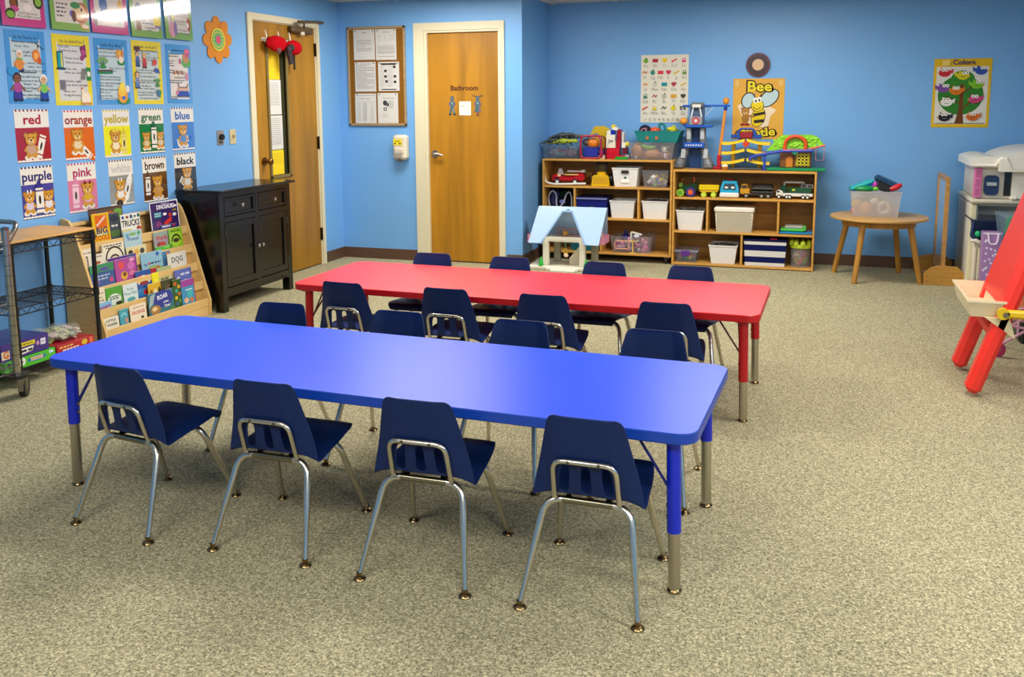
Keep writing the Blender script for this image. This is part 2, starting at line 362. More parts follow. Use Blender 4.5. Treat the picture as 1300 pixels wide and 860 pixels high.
# hooks and pouch on that door
t = thing('hook_rack', 'white three pronged hook rack high on the left door', 'hook rack', (XL, 6.68, 1.95))
MB().bx(x1, x1+.006, 6.48, 6.87, 1.955, 1.985, '#ded9cc', bev=.002).build('rail', 'plastic', t)
for y in (6.5, 6.68, 6.85): MB().tube(rounded([(x1+.006, y, 1.965), (x1+.035, y, 1.95), (x1+.04, y, 1.99), (x1+.03, y, 2.045)], .015), [.008]*6+[.006]*5+[.003], '#f0ece2').build('hook', 'plastic', t, smooth=60)
t = thing('belt_pouch', 'red fabric pouch with black straps hung from hooks on the left door', 'pouch', (XL+.05, 6.72, 1.88))
g = MB(); RD = '#b00816'
g.ell((XL+.055, 6.62, 1.94), (.035, .145, .066), RD).ell((XL+.06, 6.86, 1.92), (.045, .115, .062), RD).bx(XL+.02, XL+.08, 6.49, 6.62, 1.90, 1.99, RD, bev=.02)
g.build('body', 'fabric', t, smooth=60)
MB().ell((XL+.10, 6.76, 1.915), (.02, .045, .03), '#3a3236').ell((XL+.10, 6.72, 1.90), (.018, .03, .025), '#443b3f').build('buckle', 'fabric', t, smooth=60)
MB().box((XL+.1, 6.735, 1.845), (.014, .055, .13), '#3d3538', rot=(.25, 0, 0)).build('strap', 'fabric', t)
MB().bx(XL+.05, XL+.056, 6.86, 6.885, 1.74, 1.93, '#33302a').build('strap', 'fabric', t)
MB().ell((XL+.075, 6.61, 1.885), (.012, .03, .03), '#6a4a46').build('patch', 'fabric', t, smooth=60)
# restroom door
d = struct(MB().bx(EX0+.03, EX1-.012, YB+.02, YB+.06, .012, EZ-.02, '#b27c1c').build('door_2', 'woodv'))
yd = YB+.02
kc = V(-3.318, yd, .995)
MB().disc(kc+V(0, -.004, 0), (0, 1, 0), .034, .010, '#b8b0a0').cyl(kc, kc+V(0, -.05, 0), .011, '#b8b0a0').tube([kc+V(0, -.05, 0), kc+V(.035, -.052, .003), kc+V(.09, -.045, -.012)], [.016, .012, .009], '#c4bcae').build('door_handle', 'metal', d, smooth=50)
D = Draw((-3.027, yd, 1.583), *BW); D.text('Bathroom', 0, 0, .062, '#4a140c', bold=.03, wid=.264)
tag(D.t[0].build('lettering', 'paper', None), 'dark red word Bathroom lettered on the oak restroom door', 'sign')
def stick(name, label, cx, girl):
    D = Draw((cx, yd, 1.43), *BW); D.STEP = .0004; G = ['#59646c', '#44686e', '#70667a', '#5d6a72', '#8a979e']
    if girl:
        for q in (-1, 1): D.bar(q*.012, .078, q*.044, .088, .008, '#4a3c34'); D.ell(q*.042, .086, .008, .006, '#5a4a40')
    D.ell(0, .062, .019, .025, G[0]); D.ell(.005, .06, .011, .018, G[3])
    D.poly([(-.016, .04), (.016, .04), (.03, .0), (.022, -.012), (.014, .012), (.014, -.01), (-.014, -.01), (-.014, .012), (-.022, -.012), (-.03, .0)], G[1])
    D.ell(-.024, .012, .008, .02, G[2]); D.ell(.024, .012, .008, .02, G[2]); D.ell(0, .022, .009, .012, G[4])
    if girl:
        D.poly([(-.013, .0), (.013, .0), (.034, -.055), (-.034, -.055)], G[2]); D.poly([(-.01, .0), (.012, .0), (.004, -.055), (-.026, -.055)], G[1])
        D.bar(0, -.055, 0, -.08, .014, '#7c5c5c'); D.ell(0, -.082, .012, .008, '#6b3e3e')
    else:
        D.poly([(-.015, -.01), (.015, -.01), (.03, -.075), (.012, -.075), (0, -.03), (-.012, -.075), (-.03, -.075)], G[1])
        D.ell(-.022, -.079, .014, .008, '#333a40'); D.ell(.022, -.079, .014, .008, '#333a40'); D.bar(.004, -.02, .02, -.06, .007, G[4])
    tag(D.a.build(name, 'gloss', None), label, 'decal')
stick('boy_decal', 'shiny boy figure stuck on the restroom door left of the note', -3.145, 0)
stick('girl_decal', 'shiny girl figure with pigtails stuck on the restroom door right of the note', -2.90, 1)
b, D = sheet('paper_note', 'small white note between the boy and girl decals on the restroom door', 'note', (-3.077, yd-.0012, 1.344), .112, .123, BW, '#efead8')
D.arc(.03, .085, .009, .012, 0, 2*PI, '#7c7c78'); D.line([(.02, .09), (.045, .075)], .003, '#55554f'); D.line([(.09, .1), (.094, .07), (.088, .045)], .003, '#6e6e6a'); D.scrawl(.03, .08, .05, .002, '#c6c2b4'); D.scrawl(.03, .08, .03, .002, '#d0ccbe'); D.done(b)
# ceiling lights
def troffer(x, y, label, wx=1.2, wy=.6, power=LIGHT_W):
    t = thing('ceiling_light', label, 'ceiling light', (x, y, CZ-.02), 'fluorescent ceiling panels')
    z = CZ-.012
    MB().bx(x-wx/2, x+wx/2, y-wy/2, y-wy/2+.03, z, CZ, '#e8e6df').bx(x-wx/2, x+wx/2, y+wy/2-.03, y+wy/2, z, CZ, '#e8e6df').bx(x-wx/2, x-wx/2+.03, y-wy/2, y+wy/2, z, CZ, '#e8e6df').bx(x+wx/2-.03, x+wx/2, y-wy/2, y+wy/2, z, CZ, '#e8e6df').build('frame', 'paint', t)
    MB().bx(x-wx/2+.03, x+wx/2-.03, y-wy/2+.03, y+wy/2-.03, CZ-.008, CZ-.003, '#ffffff').build('diffuser', 'lamp', t)
    l = bpy.data.lights.new('panel_light', 'AREA'); l.shape = 'RECTANGLE'; l.size = wx-.06; l.size_y = wy-.06; l.energy = power; l.color = LIGHT_C
    o = bpy.data.objects.new('panel_light', l); COL.objects.link(o); o.parent = t; o.location = (0, 0, -.002)
for (x, y, wx, wy, lb, p) in LAMPS: troffer(x, y, lb, wx, wy, p)
# ================================================================== CHAIRS AND TABLES
CHROME, BRASS, NAVY = '#d2ccbf', '#8a7450', '#092252'
def interp(tab, t):
    for a, b in zip(tab, tab[1:]):
        if t <= b[0]:
            k = (t-a[0])/(b[0]-a[0]); return [p+(q-p)*k for p, q in zip(a, b)]
    return list(tab[-1])
US = [-1, -.94, -.76, -.62, -.525, -.5, -.32, -.295, -.115, -.09, .09, .115, .295, .32, .5, .525, .62, .76, .94, 1]
def shell(rows, slots=None, th=.006):
    """moulded sheet: each row = y, z, half width, curl of the edges along (cy, cz)"""
    bm = bmesh.new(); G = []
    for (y, z, hw, cy, cz) in rows:
        r = []
        for u in US:
            k = max(0, (abs(u)-.60)/.40); r.append(bm.verts.new((u*hw, y+cy*k, z+cz*k*k)))
        G.append(r)
    for i in range(len(rows)-1):
        for j in range(len(US)-1):
            if slots and i in slots and j in (5, 9, 13): continue
            bm.faces.new((G[i][j], G[i][j+1], G[i+1][j+1], G[i+1][j]))
    bm.normal_update(); bmesh.ops.solidify(bm, geom=bm.faces[:], thickness=th); return bm
def shellobj(name, bm, parent, col, mat='shell'):
    me = bpy.data.meshes.new(name); bm.to_mesh(me); bm.free()
    ca = me.color_attributes.new('Col', 'FLOAT_COLOR', 'CORNER'); c = lin(col); ca.data.foreach_set('color', [*c, 1.]*len(ca.data))
    me.materials.append(M[mat]); me.polygons.foreach_set('use_smooth', [True]*len(me.polygons))
    o = bpy.data.objects.new(name, me); COL.objects.link(o); o.parent = parent; ORG[o.name] = ORG[parent.name]
    m = o.modifiers.new('round', 'SUBSURF'); m.levels = 1; m.render_levels = 1
    return o
def make_chair(label, group):
    t = thing('school_chair', label, 'chair', (0, 0, 0), group)
    # y forward, z, half width, edge curl
    seat = [(.196, .300, .120, 0, 0), (.203, .316, .128, 0, 0), (.198, .327, .134, 0, -.001), (.180, .333, .143, 0, -.004), (.13, .334, .155, 0, -.008), (.06, .329, .163, 0, -.011),
            (-.01, .323, .167, 0, -.012), (-.06, .319, .169, 0, -.016), (-.092, .319, .170, .004, -.022), (-.108, .324, .169, .008, -.022)]
    back = [(-.108, .324, .169, .008, -.022), (-.113, .328, .169, .012, -.018), (-.1145, .331, .168, .014, -.015), (-.121, .355, .163, .022, -.004), (-.128, .39, .154, .026, 0), (-.1335, .424, .146, .026, 0), (-.134, .4275, .1455, .026, 0), (-.137, .440, .142, .025, 0),
            (-.143, .48, .133, .022, 0), (-.149, .525, .123, .017, 0), (-.153, .552, .116, .013, 0), (-.1545, .565, .110, .010, 0), (-.1545, .572, .101, .006, 0), (-.153, .5755, .090, .003, 0)]
    shellobj('seat', shell(seat), t, NAVY); shellobj('backrest', shell(back, (2, 3, 4)), t, NAVY)
    for fr in (-1, 1):
        yt, zt, xt, yf = (-.098, .302, .128, -.21) if fr < 0 else (.095, .298, .132, .21)
        P = lambda sx: rounded([(0, yt, zt), (sx*xt, yt, zt-.002), (sx*.174, yf, .012)], .052, 6)
        for sx in (-1, 1):
            p = P(sx); a, b = Vector(p[-2]), Vector(p[-1]); m = a.lerp(b, .5); m2 = a.lerp(b, .55)
            l = MB().tube(p[1:-1]+[m, m2, b], [.0112]*(len(p)-1)+[.0092, .0088], CHROME, n=10).build('leg', 'metal', t, smooth=60)
            MB().lathe((sx*.174, yf, 0), [(.019, 0), (.0205, .003), (.018, .007), (.0085, .012), (.0098, .024)], BRASS, n=12).build('foot_glide', 'metal', l, smooth=40)
        q = P(-1)[1]; r = P(1)[1]
        MB().tube([q, r], .0112, '#8d866f', n=10).build('crossbar', 'metal', t, smooth=60)
    pb = rounded([(-.097, -.112, .312), (-.0925, -.150, .44), (.0925, -.150, .44), (.097, -.112, .312)], .035, 5)
    b = MB().tube(pb, .0083, CHROME, n=8).build('back_bracket', 'metal', t, smooth=60)
    for sx in (-1, 1): MB().disc((sx*.045, -.158, .44), (0, 1, 0), .005, .006, '#6d675c', n=8).build('rivet', 'metal', b)
    for q in (-1, 1): MB().tube([(q*.06, -.09, .309), (q*.09, .09, .309)], .009, '#3a3a38').build('under_seat_rail', 'metal', t)
    return t
first = None
def chair(x, y, rz, label, group):
    global first
    if first is None:
        first = make_chair(label, group); first.matrix_world = Matrix.Translation((x, y, 0)) @ Matrix.Rotation(rz, 4, 'Z')
    else: dup(first, (x, y, 0), rz, label, group)
o4 = ['leftmost', 'second from left', 'third from left', 'rightmost']
for i, (x, y, r) in enumerate([(-2.228, 2.59, -.13), (-1.672, 2.598, .0), (-1.124, 2.580, .015), (-.597, 2.574, -.01)]):
    chair(x, y, r, 'navy school chair at the near side of the blue table, %s' % o4[i], 'chairs along the near side of the blue table')
for i, (x, y, r) in enumerate([(-2.245, 3.345, PI+.05), (-1.680, 3.35, PI), (-1.131, 3.345, PI-.02), (-.578, 3.345, PI)]):
    chair(x, y, r, 'navy school chair between the tables facing the camera, %s of its row' % o4[i], 'chairs along the far side of the blue table')
for i, (x, y, r) in enumerate([(-2.228, 4.145, -.06), (-1.682, 4.155, .0), (-1.19, 4.15, 0), (-.622, 4.145, .02)]):
    chair(x, y, r, 'navy school chair at the near side of the red table, %s' % o4[i], 'chairs along the near side of the red table')
for i, (x, y, r) in enumerate([(-2.145, 4.80, PI), (-1.660, 4.80, PI), (-1.102, 4.785, PI), (-.628, 4.795, PI)]):
    chair(x, y, r, 'navy school chair beyond the red table, only its top showing, %s' % o4[i], 'chairs along the far side of the red table')
def table(name, label, x, y, z, th, L, W, col, edge, leg, dark, cut):
    t = thing(name, label, 'table', (x, y, 0)); t['category'] = 'table'
    T = .034; R = MB()
    poly = rrect(-L/2, -W/2, L/2, W/2, .06, 6); c = .003
    pin = rrect(-L/2+c, -W/2+c, L/2-c, W/2-c, .058, 6); n = len(poly)
    A = lambda P, zz: [(x+p[0], y+p[1], zz) for p in P]
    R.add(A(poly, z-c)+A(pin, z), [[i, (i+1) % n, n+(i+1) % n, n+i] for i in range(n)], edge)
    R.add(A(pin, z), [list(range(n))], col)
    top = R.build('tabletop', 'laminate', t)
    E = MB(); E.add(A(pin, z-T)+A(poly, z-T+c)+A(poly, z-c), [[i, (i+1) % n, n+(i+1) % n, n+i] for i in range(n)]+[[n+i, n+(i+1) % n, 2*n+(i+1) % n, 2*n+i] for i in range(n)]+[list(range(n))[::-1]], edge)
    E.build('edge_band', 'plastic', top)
    i = 0
    for sx in (-1, 1):
        for sy in (-1, 1):
            lx, ly = x+sx*(L/2-.075), y+sy*(W/2-.062); fx = lx+sx*.012; zc = cut[i]; i += 1
            M_ = lambda zz: (lx+(fx-lx)*(1-zz/z), ly, zz)
            l = MB().cyl(M_(z-T), M_(zc), .0215, leg, n=16).disc(M_(z-T-.004), (0, 0, 1), .045, .008, leg).build('leg', 'plastic', t, smooth=50)
            MB().cyl(M_(zc+.01), M_(.012), .0185, '#bcb6a8', n=16).build('leg_insert', 'metal', l, smooth=50)
            MB().lathe(M_(0)[:2]+(0,), [(.021, 0), (.023, .005), (.019, .012), (.012, .016), (.012, .03)], BRASS, n=14).build('foot_glide', 'metal', l, smooth=40)
            for k in range(2): MB().disc((M_(zc+.045+.035*k)[0]-sx*.0205, ly, zc+.045+.035*k), (1, 0, 0), .006, .006, '#9a8f80', n=8).build('adjusting_button', 'metal', l)
            zj = z-T-.155
            MB().cyl((lx-sx*.012, ly, zj), (lx-sx*.115, ly-sy*.005, z-T), .0045, dark, n=8).build('brace', 'plastic', t)
            MB().cyl((lx-sx*.010, ly-sy*.010, zj), (lx-sx*.035, ly-sy*.11, z-T), .0045, dark, n=8).build('brace', 'plastic', t)
    t.matrix_world = Matrix.Translation((x, y, 0)) @ Matrix.Rotation(th, 4, 'Z'); return t
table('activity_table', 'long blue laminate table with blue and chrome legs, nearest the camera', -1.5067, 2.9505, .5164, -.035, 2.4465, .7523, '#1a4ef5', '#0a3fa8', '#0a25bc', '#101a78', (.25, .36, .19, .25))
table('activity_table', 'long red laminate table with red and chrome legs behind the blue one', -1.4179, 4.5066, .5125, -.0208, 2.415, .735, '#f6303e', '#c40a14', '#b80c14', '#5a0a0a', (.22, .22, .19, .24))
# ================================================================== BLACK SIDEBOARD
BK = '#070707'; BK2 = '#0b0b08'
cx0, cx1, cy0, cy1, ct = -4.262, -3.915, 5.335, 6.235, .866
t = thing('sideboard', 'black sideboard with two drawers and two doors against the left wall', 'sideboard', ((cx0+cx1)/2, (cy0+cy1)/2, 0))
MB().bx(cx0, cx1+.035, cy0-.02, cy1+.03, ct-.018, ct, BK, bev=.005).build('top', 'lacquer', t)
g = MB().bx(cx0, cx1-.018, cy0, cy1, .10, ct-.018, BK)
g.build('body', 'lacquer', t)
ym = (cy0+cy1)/2
F = MB().bx(cx1-.018, cx1, cy0, cy0+.055, .0, ct-.018, BK2, bev=.002).bx(cx1-.018, cx1, cy1-.055, cy1, 0, ct-.018, BK2, bev=.002)
F.bx(cx1-.017, cx1-.0005, cy0+.054, cy1-.054, ct-.055, ct-.0185, BK2).bx(cx1-.017, cx1-.0005, cy0+.054, cy1-.054, .635, .672, BK2).bx(cx1-.016, cx1-.001, ym-.02, ym+.02, .15, ct-.03, BK2)
F.prism([(0, .165), (0, .10), (.10, .135), (.69, .135), (.79, .10), (.79, .165)], (cx1-.017, cy0+.055, 0), (0, 1, 0), (0, 0, 1), (.0155, 0, 0), BK2)
F.build('face_frame', 'lacquer', t)
for y in (cy0, cy1-.05):
    MB().bx(cx1-.066, cx1-.018, y, y+.05, 0, .10, BK).build('leg', 'lacquer', t); MB().bx(cx0, cx0+.05, y, y+.05, 0, .10, BK).build('leg', 'lacquer', t)
def framed(y0, y1, z0, z1, r, name, parent):
    xx = cx1-.004
    g = MB().bx(xx-.014, xx+.004, y0, y0+r, z0, z1, BK2, bev=.002).bx(xx-.014, xx+.004, y1-r, y1, z0, z1, BK2, bev=.002).bx(xx-.014, xx+.004, y0+r, y1-r, z0, z0+r, BK2, bev=.002).bx(xx-.014, xx+.004, y0+r, y1-r, z1-r, z1, BK2, bev=.002).bx(xx-.014, xx-.008, y0+r, y1-r, z0+r, z1-r, BK2)
    return g.build(name, 'lacquer', parent)
for a, b in ((cy0+.06, ym-.025), (ym+.025, cy1-.06)):
    d = framed(a, b, .678, .806, .02, 'drawer', t); m = (a+b)/2
    MB().cyl((cx1, m, .742), (cx1+.018, m, .742), .006, '#777', n=8).box((cx1+.024, m, .742), (.014, .026, .026), '#cfcabc', bev=.005).build('knob', 'metal', d)
for a, b, k in ((cy0+.06, ym-.004, -1), (ym+.004, cy1-.06, 1)):
    d = framed(a, b, .172, .63, .045, 'door', t); m = ym+k*.026
    MB().cyl((cx1, m, .42), (cx1+.018, m, .42), .006, '#777', n=8).box((cx1+.024, m, .42), (.014, .024, .024), '#d8d3c6', bev=.005).build('knob', 'metal', d)
    for z in (.24, .56): MB().cyl((cx1+.001, a if k < 0 else b, z-.025), (cx1+.001, a if k < 0 else b, z+.025), .005, '#55534c', n=8).build('hinge', 'satin', d)
# ================================================================== TOY SHELVES
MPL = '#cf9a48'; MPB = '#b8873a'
def unit(label, x0, x1, zt, zs, divs, zb, y0=8.16, y1=8.53, wheels=False):
    t = thing('toy_shelf', label, 'shelf', ((x0+x1)/2, (y0+y1)/2, 0), 'open wooden toy shelves')
    h = .018
    for x in (x0, x1-h): MB().bx(x, x+h, y0, y1, .066 if wheels else 0, zt, MPL, bev=.003).build('side_panel', 'wood', t)
    MB().bx(x0+h, x1-h, y0, y1, zt-h, zt, MPL, bev=.003).build('top', 'wood', t)
    for z in zs: MB().bx(x0+h, x1-h, y0, y1-.006, z-h, z, MPL, bev=.003).build('shelf', 'wood', t)
    for x, a, b in divs: MB().bx(x-h/2, x+h/2, y0+.004, y1-.006, a, b-h, MPL, bev=.003).build('divider', 'wood', t)
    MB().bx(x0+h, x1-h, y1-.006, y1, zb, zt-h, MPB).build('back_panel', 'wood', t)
    if wheels:
        for x in (x0+.05, x1-.045):
            for y in (y0+.05, y1-.06): MB().disc((x, y, .03), (1, 0, 0), .03, .024, '#141414').bx(x-.02, x+.02, y-.012, y+.012, .045, .066, '#8a8a86').build('caster', 'plastic', t)
unit('maple toy shelf on casters, left of the pair, behind the blue roofed dollhouse', -2.425, -1.222, .938, (.69, .402, .084), ((-2.118, .402, .69), (-1.524, .402, .69), (-1.868, .084, .402)), .066, wheels=True)
unit('maple toy shelf standing on the floor, right of the pair, below the garage toys', -1.216, -.003, .858, (.614, .314, .024), ((-.91, .314, .614), (-.307, .314, .614), (-.608, .024, .314)), .006)
# ================================================================== POSTERS ON THE LEFT WALL
SKIN, SKIN2, BR = '#e8b88a', '#8a5230', '#5a3218'
def kid(D, x, y, s, shirt, pants, hair, skin=SKIN):
    D.poly([(x-.28*s, y), (x+.28*s, y), (x+.22*s, y+.5*s), (x-.22*s, y+.5*s)], pants); D.ell(x, y+.62*s, .26*s, .26*s, shirt)
    D.bar(x-.2*s, y+.7*s, x-.42*s, y+.45*s, .1*s, skin); D.bar(x+.2*s, y+.7*s, x+.42*s, y+.45*s, .1*s, skin)
    D.ell(x, y+1.08*s, .24*s, .26*s, hair); D.ell(x, y+1.03*s, .19*s, .2*s, skin); D.ell(x-.07*s, y+1.06*s, .025*s, .035*s, '#222'); D.ell(x+.07*s, y+1.06*s, .025*s, .035*s, '#222')
    D.ell(x-.14*s, y, .13*s, .07*s, '#2a2a30'); D.ell(x+.14*s, y, .13*s, .07*s, '#2a2a30')
def plant(D, x, y, s, c, n=3):
    for i in range(n):
        a = (i-(n-1)/2)*.5; D.bar(x, y, x+math.sin(a)*s, y+math.cos(a)*s, s*.16, '#3d7a28'); D.ell(x+math.sin(a)*s, y+math.cos(a)*s, s*.24, s*.26, c)
    D.ell(x, y, s*.6, s*.22, '#3f8a2c')
def rhyme(y0, y1, z0, z1, label, border, inner, title, lines, art):
    w_, h_ = y1-y0, z1-z0
    b, D = sheet('rhyme_poster', label, 'poster', (XL, y0, z0), w_, h_, LW, border, 'nursery rhyme posters', mat='film', th=.002)
    D.rect(.035, .028, w_-.035, h_-.045, inner)
    D.rect(.045, h_-.062, w_-.045, h_-.018, border); D.bar(.045, h_-.063, w_-.045, h_-.063, .003, '#30343c'); D.bar(w_-.045, h_-.063, w_-.045, h_-.02, .003, '#30343c')
    if title: D.text(title, w_/2, h_-.040, .026, '#222630', wid=w_-.115)
    for t, x, y in lines: D.text(t, x*w_, y*h_, .0185, '#3d4048', wid=min(.0095*len(t), w_*.62))
    art(D, w_, h_); D.done(b, 'film')
Bl, Ye, Gr, Pk, In = '#4c97d8', '#e6d428', '#7fae58', '#c23a86', '#c3d3d6'
def a1(D, w, h):
    D.ell(.75*w, .66*h, .028, .038, '#e07a20'); D.ell(.75*w, .66*h, .016, .02, '#f2b050'); D.ell(.82*w, .60*h, .014, .02, '#c85a18'); D.line([(.78*w, .84*h), (.82*w, .79*h), (.79*w, .76*h)], .005, '#333'); D.bar(.72*w, h-.06, .95*w, h-.10, .005, '#3a4048')
    kid(D, .32*w, .44*h, .09, '#7ab03c', '#3a2a80', '#f0efe8'); D.ell(.30*w, .53*h, .03, .03, '#e08a30'); D.ell(.14*w, .44*h, .04, .025, '#3d9ad8')
    D.bar(.32*w, .43*h, .72*w, .43*h, .005, '#43474e')
    kid(D, .22*w, .05*h, .115, '#a8468c', '#40318e', '#3a2418', SKIN2); kid(D, .88*w, .05*h, .11, '#7ac043', '#2c3f9c', '#f2f0ea', '#d9a878')
def a2(D, w, h):
    D.poly([(.72*w, .83*h), (.88*w, .88*h), (.90*w, .70*h), (.78*w, .66*h)], '#8a2a5c'); D.ell(.82*w, .76*h, .02, .018, '#b84a80'); D.ell(.77*w, .68*h, .016, .016, '#a03468')
    D.rect(.10*w, .52*h, .26*w, .76*h, '#16606e'); D.rect(.13*w, .54*h, .22*w, .74*h, '#2aa0a4'); D.rect(.2*w, .54*h, .24*w, .74*h, '#e8d850'); D.bar(.07*w, .515*h, .31*w, .515*h, .01, '#1c3038')
    for i in range(6): D.bar((.70+.02*i)*w, .37*h, (.76+.018*i)*w, .53*h, .007, ('#8a8a86', '#6d6d6a')[i % 2])
    D.rect(.86*w, .36*h, .98*w, .55*h, '#2c8a40'); D.rect(.88*w, .42*h, .96*w, .49*h, '#e8e8dc')
    for i in range(7): D.bar((.14+.022*i)*w, .22*h, (.14+.022*i)*w, .36*h, .004, '#77777a')
    D.ell(.80*w, .10*h, .04, .044, '#e8d8c0'); D.ell(.80*w, .10*h, .032, .034, '#f3e6d2'); D.bar(.72*w, .14*h, .71*w, .22*h, .013, '#efe2cc'); D.ell(.71*w, .225*h, .011, .010, '#eadcc4'); D.ell(.705*w, .245*h, .007, .006, '#c8382c'); D.bar(.66*w, .025*h, .94*w, .025*h, .012, '#c08a40')
def a3(D, w, h):
    D.ell(.78*w, .65*h, .035, .02, '#2f8a3a'); [D.ell((.68+.07*i)*w, .78*h, .013, .03, c) for i, c in enumerate(('#d89a30', '#e8b04a', '#d08828'))]; D.ell(.78*w, .69*h, .022, .022, '#ecdcc6')
    plant(D, .22*w, .57*h, .05, '#7aa850', 4); D.bar(.06*w, .51*h, .5*w, .52*h, .010, '#6a1f22'); D.bar(.06*w, .48*h, .5*w, .49*h, .016, '#2c7a3c')
    D.ell(.78*w, .06*h, .055, .025, '#2f8a3a'); D.ell(.76*w, .15*h, .045, .055, '#e89a18'); D.ell(.75*w, .21*h, .036, .04, '#f2c21c'); D.ell(.76*w, .27*h, .024, .03, '#f7d63c'); D.ell(.92*w, .24*h, .018, .024, '#e8e2dc'); D.ell(.78*w, .10*h, .016, .012, '#3a6ab8')
def a4(D, w, h):
    D.rect(.08*w, .84*h, .28*w, .91*h, '#6a3a1a'); D.rect(.15*w, .74*h, .19*w, .84*h, '#7a4a22')
    kid(D, .18*w, .60*h, .075, '#4a6aa8', '#34508c', '#44301c'); kid(D, .40*w, .58*h, .075, '#c03a30', '#a8302a', '#e0b850'); D.ell(.74*w, .67*h, .022, .022, '#d8583c'); D.bar(.66*w, .63*h, .8*w, .71*h, .012, '#c84030'); D.ell(.80*w, .54*h, .024, .016, '#3a58b0'); D.bar(.74*w, .58*h, .9*w, .50*h, .010, '#2f4fa8')
    kid(D, .12*w, .26*h, .08, '#6a86b8', '#5078b0', '#5a3a22'); plant(D, .80*w, .30*h, .04, '#58a048', 3); D.poly([(.74*w, .24*h), (.92*w, .22*h), (.86*w, .10*h), (.78*w, .13*h)], '#2f8f5c'); D.poly([(.74*w, .18*h), (.82*w, .24*h), (.84*w, .12*h)], '#3d5fb0')
def a5(D, w, h):
    D.scrawl(.07, w-.08, h-.045, .009, '#222630')
    for y, a, b in ((.83, .12, .55), (.79, .12, .5), (.71, .12, .34), (.67, .12, .30), (.63, .12, .32), (.55, .12, .30), (.51, .12, .34), (.38, .12, .7), (.345, .12, .6), (.10, .14, .86), (.07, .14, .4)): D.scrawl(a*w, b*w, y*h, .007, '#55585e')
    D.ell(.80*w, .70*h, .05, .035, '#5aa632'); D.ell(.79*w, .78*h, .034, .038, '#c8863a'); D.ell(.84*w, .86*h, .026, .03, '#c84a6a'); D.ell(.84*w, .90*h, .03, .016, '#e0607c'); D.ell(.55*w, .72*h, .014, .02, '#b86878')
    for i in range(8): D.ell((.30+.055*i)*w, (.52+.008*(i % 3))*h, .011, .013, ('#a86a4a', '#c89a6a', '#8a6a50')[i % 3])
    D.bar(.3*w, .44*h, .75*w, .44*h, .010, '#b09a8a'); D.ell(.8*w, .46*h, .016, .03, '#d8849a')
    D.line([(.42*w, .34*h), (.46*w, .27*h), (.78*w, .27*h), (.82*w, .34*h)], .009, '#8a5a48'); D.rect(.40*w, .20*h, .82*w, .26*h, '#d8a888'); D.poly([(.36*w, .12*h), (.88*w, .12*h), (.82*w, .21*h), (.42*w, .21*h)], '#2a3fa0'); D.ell(.38*w, .18*h, .014, .014, '#d87aa0')
rhyme(3.998, 4.276, 1.466, 1.875, 'blue bordered counting rhyme poster with boys and a fish, second row', Bl, In, 'One, Two, Three, Four, Five',
      [('One, two, three,', .45, .84), ('four, five,', .42, .785), ('Once I caught a', .42, .71), ('fish alive.', .45, .66), ('Six, seven, eight,', .66, .56), ('nine, ten,', .70, .51), ('Then I let it go', .68, .455), ('Why did I let it go?', .58, .37), ('Because it bit my', .58, .315), ('finger so.', .55, .27), ('Which finger did it', .62, .215), ('bite?', .5, .175), ('This little finger on', .60, .12), ('the right.', .6, .08)], a1)
rhyme(4.328, 4.621, 1.455, 1.872, 'yellow bordered rhyme poster with a teal door and a hen, second row', Ye, '#d4d4d2', 'One, Two, Buckle My Shoe',
      [('One, two,', .30, .83), ('Buckle my shoe.', .42, .775), ('Three, four,', .50, .67), ('Shut the door.', .56, .61), ('Five, six,', .46, .52), ('Pick up sticks.', .54, .465), ('Seven, eight,', .52, .345), ('Lay them straight.', .60, .29), ('Nine, ten,', .38, .20), ('A big fat hen.', .45, .145)], a2)
rhyme(4.658, 4.949, 1.46, 1.868, 'blue bordered rhyme poster with corn and a haystack, second row', Bl, In, 'Little Boy Blue',
      [('Little Boy Blue,', .32, .84), ('come blow your horn.', .40, .795), ("The sheep's in the", .34, .735), ('meadow,', .25, .69), ("The cow's in the", .66, .555), ('corn.', .55, .515), ("Where's the little boy", .42, .42), ('who tends the sheep?', .42, .38), ("He's under the haystack", .42, .325), ('fast asleep.', .3, .285), ('Will you wake him?', .38, .225), ('No, not I.', .25, .185), ('For if I do,', .27, .13), ("he's sure to cry.", .33, .09)], a3)
rhyme(4.986, 5.272, 1.459, 1.874, 'yellow bordered rhyme poster with children and a falling pail, second row', Ye, In, 'Jack and Jill',
      [('Jack and Jill went up', .60, .84), ('the hill', .45, .80), ('to fetch a pail of', .62, .745), ('water;', .6, .705), ('Jack fell down and', .42, .54), ('broke his crown,', .40, .50), ('And Jill came tumbling after.', .46, .44), ('Up Jack got and', .50, .38), ('home did trot,', .46, .345), ('As fast as', .42, .29), ('he could caper.', .46, .25), ('He went to bed and', .42, .19), ('mended his head', .38, .15), ('With vinegar and brown paper.', .48, .095)], a4)
rhyme(5.316, 5.581, 1.465, 1.868, 'blue and cream rhyme poster with a pumpkin house and a blue sofa, second row', Bl, '#e6ddd2', '', [], a5)
def top(y0, y1, z0, label, border, art, lines, curl=.04):
    w_, h_ = y1-y0, 2.285-z0
    b, D = sheet('rhyme_poster', label, 'poster', (XL+curl*h_+.001, y0, z0), w_, h_, ((0, 1, 0), (-curl, 0, 1)), border, 'nursery rhyme posters', mat='film', th=.002)
    D.rect(.033, .045, w_-.033, h_-.045, '#ded8d2');
    for t, x, y in lines: D.text(t, x*w_, y*h_, .0185, '#4a4a50', wid=min(.0095*len(t), w_*.6))
    art(D, w_, h_); D.done(b, 'film')
